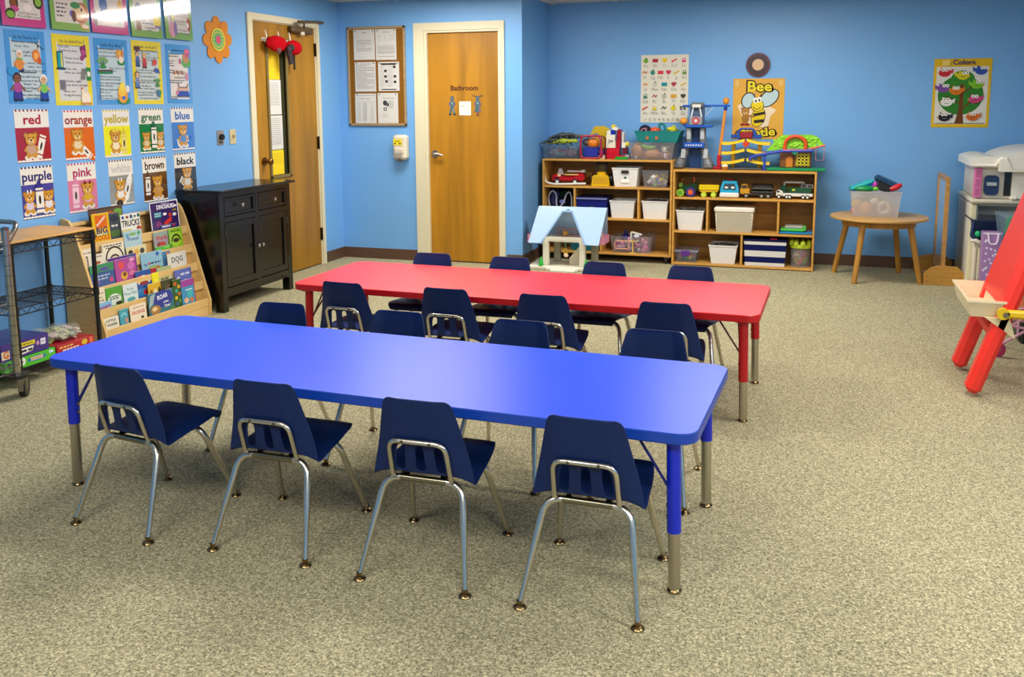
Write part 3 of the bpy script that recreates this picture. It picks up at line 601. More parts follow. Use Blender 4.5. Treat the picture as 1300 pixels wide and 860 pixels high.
def t1(D, w, h):
    D.ell(.30*w, .32*h, .030, .04, '#3a2418'); D.ell(.29*w, .30*h, .022, .03, SKIN2); D.ell(.30*w, .24*h, .03, .018, '#c84a8c'); D.ell(.20*w, .17*h, .034, .03, '#263a20'); D.ell(.20*w, .16*h, .028, .02, '#7ab040'); D.ell(.86*w, .37*h, .034, .04, '#2a3a20'); D.ell(.86*w, .37*h, .022, .026, '#8cc048')
    D.ell(.6*w, .27*h, .03, .02, '#efe8e2')
def t2(D, w, h):
    for y, q in ((.38, .46), (.32, .40), (.26, .40), (.20, .34)): D.scrawl(.16*w, q*w, y*h, .009, '#55585e')
    D.ell(.80*w, .28*h, .066, .062, '#b8622a'); D.ell(.76*w, .29*h, .052, .048, '#e8c8a0'); D.ell(.82*w, .33*h, .008, .011, '#5a3218'); D.ell(.66*w, .39*h, .04, .02, '#2f8a50'); D.ell(.55*w, .26*h, .018, .02, '#6a6ab8'); D.ell(.60*w, .22*h, .018, .034, '#5c2c1c'); D.poly([(.72*w, .12*h), (.96*w, .10*h), (.98*w, .03*h), (.80*w, .04*h)], '#d88a3a'); D.ell(.88*w, .08*h, .03, .012, '#efe0c8')
def t3(D, w, h):
    for y, p, q in ((.36, .5, .7), (.31, .5, .7)): D.scrawl(p*w, q*w, y*h, .008, '#a5a29a')
    D.ell(.35*w, .45*h, .035, .05, '#3a6ab0'); D.ell(.82*w, .43*h, .025, .05, '#dca030'); D.ell(.5*w, .26*h, .085, .05, '#efe6da'); D.ell(.12*w, .22*h, .014, .05, '#7a7a5c')
def t4(D, w, h):
    for y, p, q in ((.335, .55, .75), (.275, .34, .66), (.225, .36, .74), (.15, .44, .80), (.11, .5, .66)): D.scrawl(p*w, q*w, y*h, .008, '#55585e')
    D.rect(.16*w, .10*h, .32*w, .27*h, '#8a6a42'); D.ell(.24*w, .30*h, .018, .022, '#9a6a4a'); D.ell(.84*w, .28*h, .036, .036, '#e8d020'); D.bar(.78*w, .2*h, .98*w, .18*h, .014, '#7a62a8'); D.ell(.26*w, .44*h, .03, .05, '#24507a'); D.ell(.55*w, .42*h, .06, .06, '#eae6de')
def t5(D, w, h):
    D.ell(.27*w, .42*h, .03, .03, '#3d63a8'); D.ell(.30*w, .39*h, .018, .022, '#d8c838'); D.ell(.24*w, .17*h, .034, .055, '#d8a0b4'); D.ell(.36*w, .19*h, .018, .05, '#8a72a8'); D.ell(.86*w, .29*h, .018, .045, '#b03a30'); D.ell(.82*w, .27*h, .016, .02, '#efe8e0')
top(3.98, 4.281, 1.894, 'magenta bordered rhyme poster with a girl, topmost row', Pk, t1, [('Along came a', .5, .42), ('spider', .55, .36), ('And frightened', .60, .19), ('Miss Muffet away!', .62, .145)])
top(4.324, 4.619, 1.896, 'green bordered rhyme poster with a brown and cream goose, topmost row', Gr, t2, [])
top(4.640, 4.955, 1.90, 'magenta bordered rhyme poster washed pale by glare, topmost row', Pk, t3, [])
top(4.985, 5.280, 1.898, 'green bordered rhyme poster with a yellow star, topmost row', Gr, t4, [])
top(5.316, 5.603, 1.903, 'green bordered rhyme poster with a grey pig and a red clad dancer, topmost row', Gr, t5, [('The cow jumped', .62, .46), ('over the moon.', .64, .42), ('The little dog laughed', .46, .33), ('to see such sport', .44, .28), ('And the dish ran', .62, .17), ('away with the spoon', .62, .12)])
# ------------------------------------------------------------------ colour word cards
TAN, TAN2 = '#d09636', '#a06a20'
def bear(D, x, y, s, shirt, hat=None):
    for q in (-1, 1): D.ell(x+q*.26*s, y+.95*s, .13*s, .13*s, TAN2); D.ell(x+q*.26*s, y+.95*s, .075*s, .075*s, TAN)
    for q in (-1, 1): D.ell(x+q*.2*s, y-.03*s, .20*s, .12*s, '#ece6da'); D.ell(x+q*.17*s, y+.10*s, .13*s, .16*s, TAN)
    D.ell(x, y+.33*s, .28*s, .30*s, TAN); D.ell(x, y+.36*s, .27*s, .22*s, shirt); D.bar(x-.22*s, y+.46*s, x-.36*s, y+.25*s, .12*s, TAN); D.bar(x+.22*s, y+.46*s, x+.36*s, y+.25*s, .12*s, TAN)
    D.ell(x, y+.76*s, .32*s, .28*s, TAN2); D.ell(x, y+.77*s, .30*s, .26*s, TAN); D.ell(x, y+.68*s, .15*s, .11*s, '#efc98a'); D.ell(x, y+.73*s, .06*s, .045*s, '#201810'); D.bar(x-.08*s, y+.62*s, x+.08*s, y+.62*s, .03*s, '#5a2a18')
    for q in (-1, 1): D.ell(x+q*.12*s, y+.84*s, .03*s, .045*s, '#201810')
    if hat == 'crown': D.poly([(x-.22*s, y+1.0*s), (x+.22*s, y+1.0*s), (x+.26*s, y+1.2*s), (x+.1*s, y+1.08*s), (x, y+1.24*s), (x-.1*s, y+1.08*s), (x-.26*s, y+1.2*s)], '#e8c840')
    if hat == 'bow': D.poly([(x-.2*s, y+1.16*s), (x, y+1.04*s), (x-.2*s, y+.96*s)], '#7a1830'); D.poly([(x+.2*s, y+1.16*s), (x, y+1.04*s), (x+.2*s, y+.96*s)], '#7a1830')
    if hat == 'tuft': D.ell(x-.1*s, y+1.06*s, .05*s, .1*s, '#eeeae0'); D.ell(x+.1*s, y+1.06*s, .05*s, .1*s, '#eeeae0')
def crayon(D, x, y, L, w, ang, col, tip):
    u = Vector((math.sin(ang), math.cos(ang))); n = Vector((u.y, -u.x)); P = lambda a, b: tuple(Vector((x, y))+u*a+n*b)
    D.poly([P(0, -w/2), P(0, w/2), P(L*.72, w/2), P(L*.72, -w/2)], col); D.poly([P(L*.72, -w/2), P(L*.72, w/2), P(L, 0)], tip)
    for a in (.10, .62): D.poly([P(L*a, -w/2), P(L*a, w/2), P(L*(a+.04), w/2), P(L*(a+.04), -w/2)], tip)
    D.ell(*P(L*.38, 0), w*.16, L*.13, '#2a2a2a' if tip != '#111111' else '#eee', rot=-ang)
def card(word, y0, y1, z0, z1, bgc, txt, tick, art, tsize=.075):
    w_, h_ = y1-y0, z1-z0
    b, D = sheet('color_card', 'colour word card reading %s with a cartoon bear and a crayon' % word, 'poster', (XL, y0, z0), w_, h_, LW, '#ece7dc', 'colour word cards', mat='film', th=.0018)
    D.rect(0, .012, w_, h_*.655, bgc)
    n = 9
    for i in range(n):
        x = w_*(i+.5)/n; D.rect(x-w_*.026, h_-.012, x+w_*.026, h_, tick); D.k -= 1
    for i in range(n):
        x = w_*(i+.5)/n; D.rect(x-w_*.03, .002, x+w_*.03, .014, '#f4f0e8'); D.k -= 1
    D.k += 1; D.rect(0, 0, w_, .003, tick)
    D.text(word, w_/2, h_*.80, tsize, txt, bold=.028, wid=w_*min(.92, .15*len(word)+.06))
    art(D, w_, h_); D.done(b, 'film')
W_ = '#eee9e0'
card('red', 4.020, 4.262, 1.134, 1.434, '#a51c2c', '#b01420', '#8c1420', lambda D, w, h: (crayon(D, .62*w, .07*h, .19, .045, .32, W_, '#b01424'), bear(D, .42*w, .10*h, .13, '#c8a088')))
card('orange', 4.371, 4.609, 1.127, 1.426, '#d8661a', '#9c2c20', '#d0283c', lambda D, w, h: (crayon(D, .52*w, .28*h, .15, .04, 2.3, W_, '#d86a1c'), bear(D, .42*w, .16*h, .13, '#e8d0a8')))
card('yellow', 4.691, 4.927, 1.124, 1.426, '#ece81c', '#b8a81c', '#c8b820', lambda D, w, h: (crayon(D, .74*w, .07*h, .17, .045, 0, '#e8d878', '#d8c838'), bear(D, .42*w, .10*h, .13, '#efe4b8', 'crown')))
card('green', 5.014, 5.253, 1.131, 1.432, '#147a3c', '#1c6a34', '#18486a', lambda D, w, h: (bear(D, .26*w, .12*h, .10, '#d8c8a0'), bear(D, .82*w, .12*h, .10, '#d0c8b0'), crayon(D, .56*w, .12*h, .19, .05, 0, W_, '#0f5a2c')), .07)
card('blue', 5.336, 5.577, 1.136, 1.436, '#3f7fcc', '#1f5cb0', '#1c3c98', lambda D, w, h: (crayon(D, .22*w, .18*h, .17, .045, 1.35, W_, '#2c62b8'), bear(D, .48*w, .12*h, .135, '#5a8ccc')))
card('purple', 4.028, 4.260, .81, 1.11, '#45459c', '#2c2c74', '#24246c', lambda D, w, h: (bear(D, .22*w, .12*h, .115, '#d4cce0', 'tuft'), bear(D, .80*w, .12*h, .115, '#e6e0ea'), crayon(D, .52*w, .10*h, .2, .055, 0, W_, '#343488')))
card('pink', 4.370, 4.601, .806, 1.107, '#d87aa0', '#b02c64', '#c04474', lambda D, w, h: (crayon(D, .24*w, .10*h, .20, .05, .02, '#ecc8d4', '#d88aac'), bear(D, .66*w, .12*h, .135, '#e8a8bc', 'bow'), D.ell(.64*w, .30*h, .035, .02, '#d8a828')))
card('white', 4.711, 4.927, .811, 1.107, '#8f9390', '#c9c9c6', '#2a2a30', lambda D, w, h: (crayon(D, .62*w, .12*h, .19, .05, .35, '#e4e2dc', '#f2f0ec'), bear(D, .42*w, .10*h, .13, '#e6e4de', 'tuft'), D.ell(.36*w, .06*h, .03, .022, '#17171a')))
card('brown', 5.020, 5.257, .803, 1.107, '#5c3a1c', '#4a2c18', '#1f1a1a', lambda D, w, h: (crayon(D, .18*w, .16*h, .17, .045, .02, W_, '#4a2a14'), bear(D, .58*w, .10*h, .135, '#c89858')))
card('black', 5.341, 5.574, .815, 1.117, '#33373a', '#16161a', '#16161a', lambda D, w, h: (crayon(D, .25*w, .40*h, .17, .05, 2.2, '#e2e0da', '#111111'), bear(D, .56*w, .16*h, .14, '#d8d4c8')), .07)
# ------------------------------------------------------------------ flower, switches
t = thing('flower_cutout', 'orange paper flower with a green and pink centre left of the door', 'flower decoration', (XL, 5.902, 1.93))
D = Draw((XL+.004, 5.902, 1.93), *LW)
for i in range(8):
    a = PI/2+i*PI/4+.06; D.STEP = .0005
    p = MB().prism([(.112*math.cos(a)+.062*math.cos(b)*math.cos(a)-.050*math.sin(b)*math.sin(a), .112*math.sin(a)+.062*math.cos(b)*math.sin(a)+.050*math.sin(b)*math.cos(a)) for b in [k*2*PI/16 for k in range(16)]], (XL+.002+.0004*i, 5.902, 1.93), (0, 1, 0), (0, 0, 1), (.004, 0, 0), '#d8861c')
    pt = p.build('petal', 'paper', t)
D.k = 14; D.ell(0, 0, .085, .085, '#e8d030', n=24); D.ell(0, 0, .072, .072, '#5cae6a', n=24)
for i in range(14): a = i*2*PI/14; D.ell(.055*math.cos(a), .055*math.sin(a), .008, .008, '#d8d048', n=8); D.k -= 1
D.k += 1; D.ell(0, 0, .028, .03, '#d84a78', n=18); D.a.build('flower_center', 'paper', t)
t = thing('wall_dimmer', 'grey wall plate with a black round knob, left of the two wall switches', 'switch', (XL, 5.878, 1.152))
MB().bx(XL, XL+.006, 5.839, 5.917, 1.152, 1.262, '#8c8a86', bev=.002).build('plate', 'plastic', t)
MB().disc((XL+.016, 5.88, 1.212), (1, 0, 0), .022, .022, '#17171a').build('knob', 'plastic', t, smooth=40)
MB().bx(XL+.006, XL+.008, 5.855, 5.90, 1.164, 1.18, '#3a3a3a').build('slot', 'plastic', t)
t = thing('light_switch', 'ivory light switch plate between the dimmer and the left door', 'switch', (XL, 6.033, 1.152))
MB().bx(XL, XL+.006, 5.994, 6.072, 1.152, 1.264, '#cdbf94', bev=.002).build('plate', 'plastic', t)
MB().box((XL+.012, 6.033, 1.212), (.018, .010, .022), '#b8aa80', rot=(0, .4, 0)).build('toggle', 'plastic', t)
# ================================================================== BULLETIN BOARD AND DISPENSER
t = thing('bulletin_board', 'cork bulletin board with six pinned sheets between corner and restroom door', 'bulletin board', (-3.877, YB, 1.248))
bx0_, bx1_, bz0_, bz1_ = -4.169, -3.582, 1.248, 2.147
MB().bx(bx0_+.02, bx1_-.02, YB-.012, YB, bz0_+.02, bz1_-.02, '#8a5c20').build('cork', 'cork', t)
f = '#a98f68'
for b in ((bx0_, bx0_+.022, bz0_, bz1_), (bx1_-.022, bx1_, bz0_, bz1_), (bx0_, bx1_, bz0_, bz0_+.022), (bx0_, bx1_, bz1_-.022, bz1_)):
    MB().bx(b[0], b[1], YB-.02, YB, b[2], b[3], f, bev=.003).build('frame_strip', 'wood', t)
def doc(x0, x1, z0, z1, label, fn, i):
    w_, h_ = x1-x0, z1-z0
    b, D = sheet('notice', label, 'notice', (x0, YB-.0135-.0006*i, z0), w_, h_, BW, '#d6d4ce', 'notices on the bulletin board')
    fn(D, w_, h_); D.done(b)
    for q in (.02, w_-.02): MB().disc((x0+q, YB-.0165-.0006*i, z1-.012), (0, 1, 0), .006, .004, '#5f6a34', n=10).build('pin', 'plastic', b)
K, K2 = '#6a6a70', '#9c9ca0'
def d1(D, w, h):
    D.scrawl(w/2-.02, w/2+.02, h-.03, .006, K); D.scrawl(.02, .06, h-.07, .003, K2)
    for i, y in enumerate((.17, .155, .14, .12, .10, .085)): D.scrawl(.035, .18 if i != 3 else .12, y, .004, K)
    D.line([(.035, .18), (.18, .18), (.18, .08), (.035, .08), (.035, .18)], .0015, K2)
def d2(D, w, h):
    D.scrawl(.07, .14, h-.03, .005, K)
    for y in (.22, .205, .19, .175): D.scrawl(.02, .06, y, .003, K2); D.scrawl(.08, .11, y, .003, K2); D.scrawl(.13, .19, y, .003, K2)
    for y in (.125, .11, .10, .085, .07, .06, .03): D.scrawl(.02, .19, y, .0035, K)
def d3(D, w, h):
    D.scrawl(.06, .16, h-.02, .005, K)
    for i in range(15): D.scrawl(.015, .20 if i % 4 else .12, h-.035-i*.0145, .004, K if i % 3 else '#4a4a50')
def d4(D, w, h):
    D.rect(.03, h-.028, w-.03, h-.012, '#1c1c1e'); D.rect(.03, .010, w-.03, .018, '#1c1c1e')
    for x, y in ((.06, .17), (.06, .12), (.07, .075), (.15, .205), (.155, .12), (.155, .07)): D.rect(x, y, x+.026, y+.022, '#242428')
    for i in range(12): D.scrawl(.02, .055, .22-i*.016, .003, K2); D.scrawl(.10, .145, .22-i*.016, .003, K2)
def d5(D, w, h):
    D.scrawl(.03, .18, h-.02, .004, K); D.scrawl(.04, .16, h-.05, .004, K); D.bar(.02, h-.075, w-.02, h-.075, .0015, K)
    for i in range(12): D.scrawl(.02, .055, .18-i*.014, .003, K2); D.scrawl(.08, .12, .18-i*.014, .0035, K); D.scrawl(.16, .19, .18-i*.014, .003, K2)
def d6(D, w, h):
    D.scrawl(.05, .17, h-.05, .005, K)
    D.ell(.075, .185, .022, .024, '#3c3c40'); D.ell(.10, .17, .016, .018, '#55555a'); D.rect(.06, .115, .09, .145, '#2a2a2e'); D.ell(.075, .13, .009, .009, '#ccc')
    for i in range(6): D.scrawl(.11, .16, .20-i*.012, .003, K)
    for i in range(3): D.scrawl(.05, .10, .085-i*.014, .003, K2)
doc(-4.100, -3.886, 1.850, 2.122, 'white notice with a sketched plan, upper left on the bulletin board', d1, 0)
doc(-3.877, -3.669, 1.846, 2.121, 'white printed notice with columns of text, upper right on the bulletin board', d2, 0)
doc(-4.095, -3.882, 1.562, 1.830, 'densely printed notice, middle left on the bulletin board', d3, 1)
doc(-3.857, -3.646, 1.566, 1.828, 'notice with black blocks under a black bar, middle right on the bulletin board', d4, 1)
doc(-4.101, -3.886, 1.272, 1.544, 'notice with a printed table, lower left on the bulletin board', d5, 2)
doc(-3.870, -3.664, 1.272, 1.548, 'notice with small dark pictures, lower right on the bulletin board', d6, 2)
t = thing('soap_dispenser', 'ivory soap dispenser with a yellow label on the wall by the restroom door', 'soap dispenser', (-3.63, YB, .93))
MB().bx(-3.70, -3.562, YB-.09, YB, .94, 1.168, '#d9d2bd', bev=.022).build('body', 'plastic', t, smooth=40)
MB().bx(-3.69, -3.575, YB-.10, YB-.02, .985, 1.06, '#cfc7b0', bev=.02).build('lower_shell', 'plastic', t, smooth=40)
MB().bx(-3.685, -3.60, YB-.0925, YB-.089, 1.075, 1.13, '#e6d22a').build('label', 'paper', t)
D = Draw((-3.685, YB-.0926, 1.075), *BW); D.scrawl(.02, .066, .034, .007, '#3a3a10'); D.ell(.018, .016, .008, .008, '#2a2a10'); D.ell(.066, .016, .008, .008, '#2a2a10'); D.done(t)
MB().bx(-3.675, -3.60, YB-.108, YB-.09, .955, 1.01, '#9a958a', bev=.006).build('push_bar', 'plastic', t)
MB().bx(-3.65, -3.62, YB-.075, YB-.045, .925, .945, '#6a665c').build('nozzle', 'plastic', t)
# ================================================================== POSTERS ON THE BACK WALL
b, D = sheet('alphabet_poster', 'cream alphabet picture chart above the toy shelves', 'poster', (-1.592, YW-.002, 1.263), .437, .618, BW, '#e2ddcb', th=.002)
import string
rows = ['AaBbCcDdEe', 'FfGgHhIiJjKk', 'LlMmNnOoPp', 'QqRrSsTtUu', 'VvWwXxYyZz']
cols = ['#6aa82a', '#b03040', '#e8c820', '#d8342c', '#d84a80', '#d8541c', '#2f8a78', '#d83a44', '#c83c50', '#d8b828', '#6a8a3a', '#e88a1c', '#c9c6bc', '#1c8a94', '#a83a44', '#d8b83c', '#3a7a6a', '#b02430', '#b8b4a8', '#d8a034', '#3c4438', '#c8502c', '#d8c02c', '#4a4438', '#dcc820', '#55524a']
k = 0
for r, s in enumerate(rows):
    n = len(s)//2
    for i in range(n):
        x = .437*(i+.5)/n; y = .618-.052-r*.108; c = cols[k]; q = k % 6; k += 1
        if q == 0: D.ell(x, y, .022, .022, c); D.ell(x+.006, y+.022, .005, .009, '#4a6a2a')
        elif q == 1: D.rect(x-.026, y-.016, x+.026, y+.016, c)
        elif q == 2: D.ell(x-.010, y+.006, .014, .014, c); D.ell(x+.010, y+.006, .014, .014, c); D.poly([(x-.023, y+.002), (x, y-.024), (x+.023, y+.002)], c)
        elif q == 3: D.bar(x-.024, y-.012, x+.024, y+.012, .012, c); D.ell(x-.018, y-.010, .009, .009, c)
        elif q == 4: D.poly([(x-.02, y-.02), (x+.02, y-.02), (x+.012, y+.02), (x-.012, y+.02)], c); D.ell(x, y+.008, .007, .007, '#efe9dc')
        else: D.line([(x-.022, y-.010), (x-.006, y+.014), (x+.008, y-.008), (x+.022, y+.012)], .008, c)
        D.text(s[2*i:2*i+2], x, y-.047, .040, '#a29d8e')
D.text('1 2 3 4 5 6 7 8 9', .218, .028, .034, '#a29d8e', wid=.39); D.done(b)
b, D = sheet('bee_poster', 'orange poster of a smiling bee hugging a small bear behind the toy garages', 'poster', (-.752, YW-.002, 1.116), .446, .539, BW, '#e2aa44', th=.002)
D.poly([(.04, .30), (.10, .33), (.14, .30), (.20, .22), (.30, .30), (.38, .26), (.33, .20), (.31, .10), (.20, .12), (.10, .16)], '#ecd8b8')
for c, k in (('#3a2410', .010), ('#bcd4d8', 0)):
    D.ell(.315, .365, .092+k, .058+k, c, rot=.72); D.ell(.135, .345, .052+k, .066+k, c, rot=-.35)
D.ell(.225, .195, .062, .092, '#2a2210', rot=-.30); D.ell(.225, .195, .056, .086, '#e8c81c', rot=-.30)
D.bar(.185, .215, .285, .235, .026, '#2a2210'); D.bar(.19, .155, .28, .165, .028, '#2a2210')
D.ell(.215, .30, .058, .056, '#2a2210'); D.ell(.215, .30, .053, .051, '#ecd020'); D.ell(.198, .345, .02, .026, '#f4f0e4'); D.ell(.232, .352, .02, .026, '#f4f0e4'); D.ell(.201, .34, .008, .012, '#1c1c1c'); D.ell(.232, .347, .008, .012, '#1c1c1c')
D.arc(.212, .300, .030, .036, PI+.3, 2*PI-.3, '#3a2410'); D.line([(.195, .37), (.185, .40), (.197, .405)], .006, '#223a78'); D.line([(.235, .375), (.245, .40), (.255, .395)], .006, '#2a2210')
for q in (-1, 1): D.ell(.112+q*.026, .272, .012, .012, '#8a5c24'); D.ell(.112+q*.02, .13, .022, .013, '#a0281c')
D.ell(.115, .185, .034, .045, '#a8742c'); D.ell(.112, .245, .036, .034, '#b07c30'); D.ell(.112, .236, .018, .014, '#dcb47a'); D.ell(.112, .243, .007, .006, '#201408'); D.bar(.135, .21, .20, .20, .018, '#a8742c'); D.bar(.17, .175, .22, .19, .02, '#ecd020')
def bub(t, x, y, s, wd, rot):
    D.text(t, x, y, s*1.04, '#3a1410', bold=.09, wid=wd+.03, rot=rot); D.text(t, x, y, s, '#ecd82c', bold=.025, wid=wd, rot=rot)
bub('Bee', .228, .465, .125, .21, .0); bub('Gentle', .205, .052, .105, .34, .10)
D.rect(.015, .47, .05, .525, '#e6bd70'); D.rect(.395, .47, .43, .525, '#e6bd70'); D.done(b)
b, D = sheet('colors_poster', 'yellow bordered chart of coloured birds in a green tree', 'poster', (.896, YW-.002, 1.226), .440, .572, BW, '#dcb41c', th=.002)
D.rect(.022, .028, .418, .505, '#dcdad0'); D.bar(.03, .034, .41, .034, .006, '#3a5a1c')
D.ell(.215, .27, .175, .165, '#2c7a24', n=24); D.ell(.225, .39, .095, .085, '#2f8226', n=18)
D.poly([(.18, .03), (.25, .03), (.238, .16), (.238, .36), (.208, .36), (.208, .16)], '#6a3a14'); D.bar(.222, .28, .34, .37, .010, '#6a3a14'); D.bar(.21, .20, .11, .26, .010, '#6a3a14'); D.bar(.225, .15, .33, .24, .012, '#6a3a14')
for x, y, c, f in ((.085, .455, '#c82a34', 1), (.225, .43, '#d0c41c', -1), (.36, .47, '#2a4fa8', -1), (.08, .325, '#7a4a9c', -1), (.18, .305, '#d8761c', 1), (.335, .355, '#7ab828', -1), (.11, .21, '#e6e4dc', 1), (.325, .235, '#c83c78', 1), (.10, .085, '#161a2c', 1), (.315, .09, '#c8681c', 1)):
    D.ell(x, y, .048, .034, c); D.poly([(x+f*.03, y+.012), (x+f*.068, y+.034), (x+f*.060, y-.010)], c); D.poly([(x-.03, y+.02), (x-.035, y+.045), (x, y+.03)], c)
    for q in (-.004, .022): D.ell(x-f*.010+q, y+.024, .014, .014, '#f0eee6'); D.ell(x-f*.010+q, y+.024, .005, .006, '#222')
    D.poly([(x-f*.044, y+.006), (x-f*.062, y-.002), (x-f*.044, y-.010)], '#e0a030'); D.scrawl(x-.016, x+.02, y-.012, .005, '#4a4438' if c != '#161a2c' else '#888')
D.text('Colors', .225, .54, .056, '#3c2c6c', bold=.02, wid=.17); D.rect(.06, .515, .12, .56, '#e6cc6a'); D.done(b)
t = thing('wall_plaque', 'round dark maroon plaque with a cream centre above the bee poster', 'plaque', (-.541, YW, 1.678))
MB().disc((-.541, YW-.012, 1.775), (0, 1, 0), .105, .024, '#5a1a28', n=32).build('rim', 'plastic', t, smooth=40)
MB().disc((-.541, YW-.0255, 1.775), (0, 1, 0), .088, .005, '#33161e', n=32).build('face', 'plastic', t)
MB().disc((-.541, YW-.029, 1.775), (0, 1, 0), .050, .004, '#d8b48c', n=28).build('center_disc', 'plastic', t)
# ================================================================== BOOK DISPLAY
t = thing('book_display', 'light birch five tier book display with sloping front against the left wall', 'book rack', (-4.13, 4.785, 0))
BI, BI2 = '#ddb877', '#cfa460'
bx = XL+.014
prof = [(bx, 0), (-3.985, 0), (-3.98, .105), (-4.15, .675), (-4.178, .745), (-4.20, .775), (-4.235, .787), (bx, .787)]
for y in (4.275, 5.268):
    MB().prism([(p[0], p[1]) for p in prof], (0, y, 0), (1, 0, 0), (0, 0, 1), (0, .018, 0), BI).build('side_panel', 'birch', t)
ya, yb = 4.293, 5.268
MB().bx(bx, bx+.008, ya, yb, .02, .75, BI2).build('back_panel', 'birch', t)
MB().bx(bx, -4.215, ya, yb, .735, .755, BI, bev=.003).build('top_rail', 'birch', t)
lipx = lambda z: -4.142+(.63-z)*.285
for i, z in enumerate((.628, .498, .370, .242, .120)):
    x = lipx(z)
    MB().bx(x-.008, x, ya, yb, z-.058, z, BI, bev=.002).build('ledge_front', 'birch', t)
    MB().bx(x-.050, x-.008, ya, yb, z-.058, z-.050, BI2).build('ledge', 'birch', t)
    if i: MB().prism([(x-.050, z-.058), (x-.046, z-.058), (x-.046-.006, z+.072), (x-.050-.006, z+.072)], (0, ya, 0), (1, 0, 0), (0, 0, 1), (0, yb-ya, 0), BI2).build('tier_back', 'birch', t)
MB().bx(-4.006, -3.998, ya, yb, .0, .0615, BI).build('kick_board', 'birch', t)
for y in (4.2745,):
    for x, z in ((-4.20, .50), (-4.15, .50), (-4.20, .33), (-4.10, .33), (-4.05, .17)): MB().disc((x, y, z), (0, 1, 0), .004, .002, '#5a4420', n=8).build('screw', 'plastic', t)
def book(y0, y1, ztop, tier, k, col, label, art, th=.0045, tilt=0., h=None):
    """a book leaning in a tier: k = its place from the front (0 first)"""
    zl = (.628, .498, .370, .242, .120)[tier]; zb = zl-.0485; x = lipx(zl)-.0095-.0058*k
    ln = .07; hh = (ztop-zb); u = Vector((0, math.cos(tilt), math.sin(tilt))); v = Vector((-ln, -math.sin(tilt), 1)).normalized()
    n = u.cross(v).normalized(); v = n.cross(u)
    o = Vector((x, y0, zb+.001)); w_ = (y1-y0)/math.cos(tilt); H = hh/v.z
    b = MB().prism([(0, 0), (w_, 0), (w_, H), (0, H)], o-n*th, u, v, n*th, col).build('picture_book', 'gloss', None, loc=o+u*w_/2)
    tag(b, label, 'book', 'picture books in the book display')
    MB().prism([(.002, .002), (w_-.001, .002), (w_-.001, H-.0), (.002, H-.0)], o-n*(th-.001)+v*.0008, u, v, n*(th-.0025), '#e8e2d2').build('pages', 'paper', b)
    D = Draw(o, u, v); D.STEP = .0001; D.lo = .05/v.z; art(D, w_, H); D.done(b, 'gloss')
def T(*rows):
    """cover made of bands and titles: ('r',x0,y0,x1,y1,col) ('e',cx,cy,rx,ry,col) ('t',text,cx,cy,size,col[,bold,rot]) ('s',x0,x1,y,h,col); x in widths, y in parts of the visible height"""
    def f(D, w, h):
        Y = lambda q: D.lo+(h-D.lo)*q; hv = h-D.lo
        for r in rows:
            if r[0] == 'r': D.rect(r[1]*w, Y(r[2]), r[3]*w, Y(r[4]), r[5])
            elif r[0] == 'e': D.ell(r[1]*w, Y(r[2]), r[3]*w, r[4]*hv, r[5])
            elif r[0] == 'p': D.poly([(a*w, Y(b)) for a, b in r[1]], r[2])
            elif r[0] == 't': D.text(r[1], r[2]*w, Y(r[3]), r[4], r[5], bold=.03, wid=(r[6]*w if len(r) > 6 and r[6] else None), rot=(r[7] if len(r) > 7 else 0))
            elif r[0] == 's': D.scrawl(r[1]*w, r[2]*w, Y(r[3]), r[4], r[5])
            elif r[0] == 'a': D.arc(r[1]*w, Y(r[2]), r[3]*w, r[4]*w, 0, PI, r[5], 14)
    return f
B = book
# topmost tier
B(4.425, 4.71, .828, 0, 3, '#4a3a34', 'large dark brown picture book with animals at the back of the top tier', T(('r', .0, .05, 1, .95, '#5a4a40'), ('p', [(.05, .1), (.28, .3), (.2, .9), (.05, .8)], '#b03a28'), ('p', [(.55, .2), (.95, .5), (.98, .85), (.6, .7)], '#6a8a3a'), ('e', .6, .75, .14, .12, '#a8542c'), ('e', .85, .85, .12, .06, '#6aa040')))
B(4.575, 4.665, .785, 0, 2, '#3c4652', 'narrow grey and green book beside the yellow tool book in the top tier', T(('e', .55, .78, .4, .12, '#28304a'), ('s', .2, .8, .45, .012, '#d6d6d0'), ('r', .1, .05, .9, .3, '#4a6a3c')))
B(4.425, 4.565, .797, 0, 0, '#dcae1c', 'yellow book of tools with an orange square in the top tier', T(('r', .18, .48, .86, .93, '#d8641c'), ('t', 'THE HOME DEPOT', .52, .71, .020, '#f4efe4', .66, .6), ('t', 'BIG', .52, .36, .052, '#1c2c6a', .66), ('r', .1, .21, .9, .26, '#2f8a3c'), ('t', 'BOOK OF', .5, .235, .012, '#f4f0dc', .6), ('t', 'TOOLS', .5, .10, .042, '#c8441c', .86)))
B(4.67, 4.845, .764, 0, 1, '#e4e2da', 'white book titled TRUCKS with small vehicles in the top tier', T(('e', .12, .86, .07, .08, '#2f5a9c'), ('e', .34, .86, .08, .07, '#8a5a30'), ('r', .48, .78, .62, .95, '#3a5a8c'), ('e', .74, .86, .06, .06, '#55606a'), ('e', .92, .88, .07, .09, '#1f6a6a'), ('t', 'TRUCKS', .5, .55, .055, '#3c4038', .92), ('e', .88, .25, .12, .14, '#b03a30'), ('r', .02, .05, .5, .28, '#d8b81c'), ('e', .18, .06, .07, .07, '#222')))
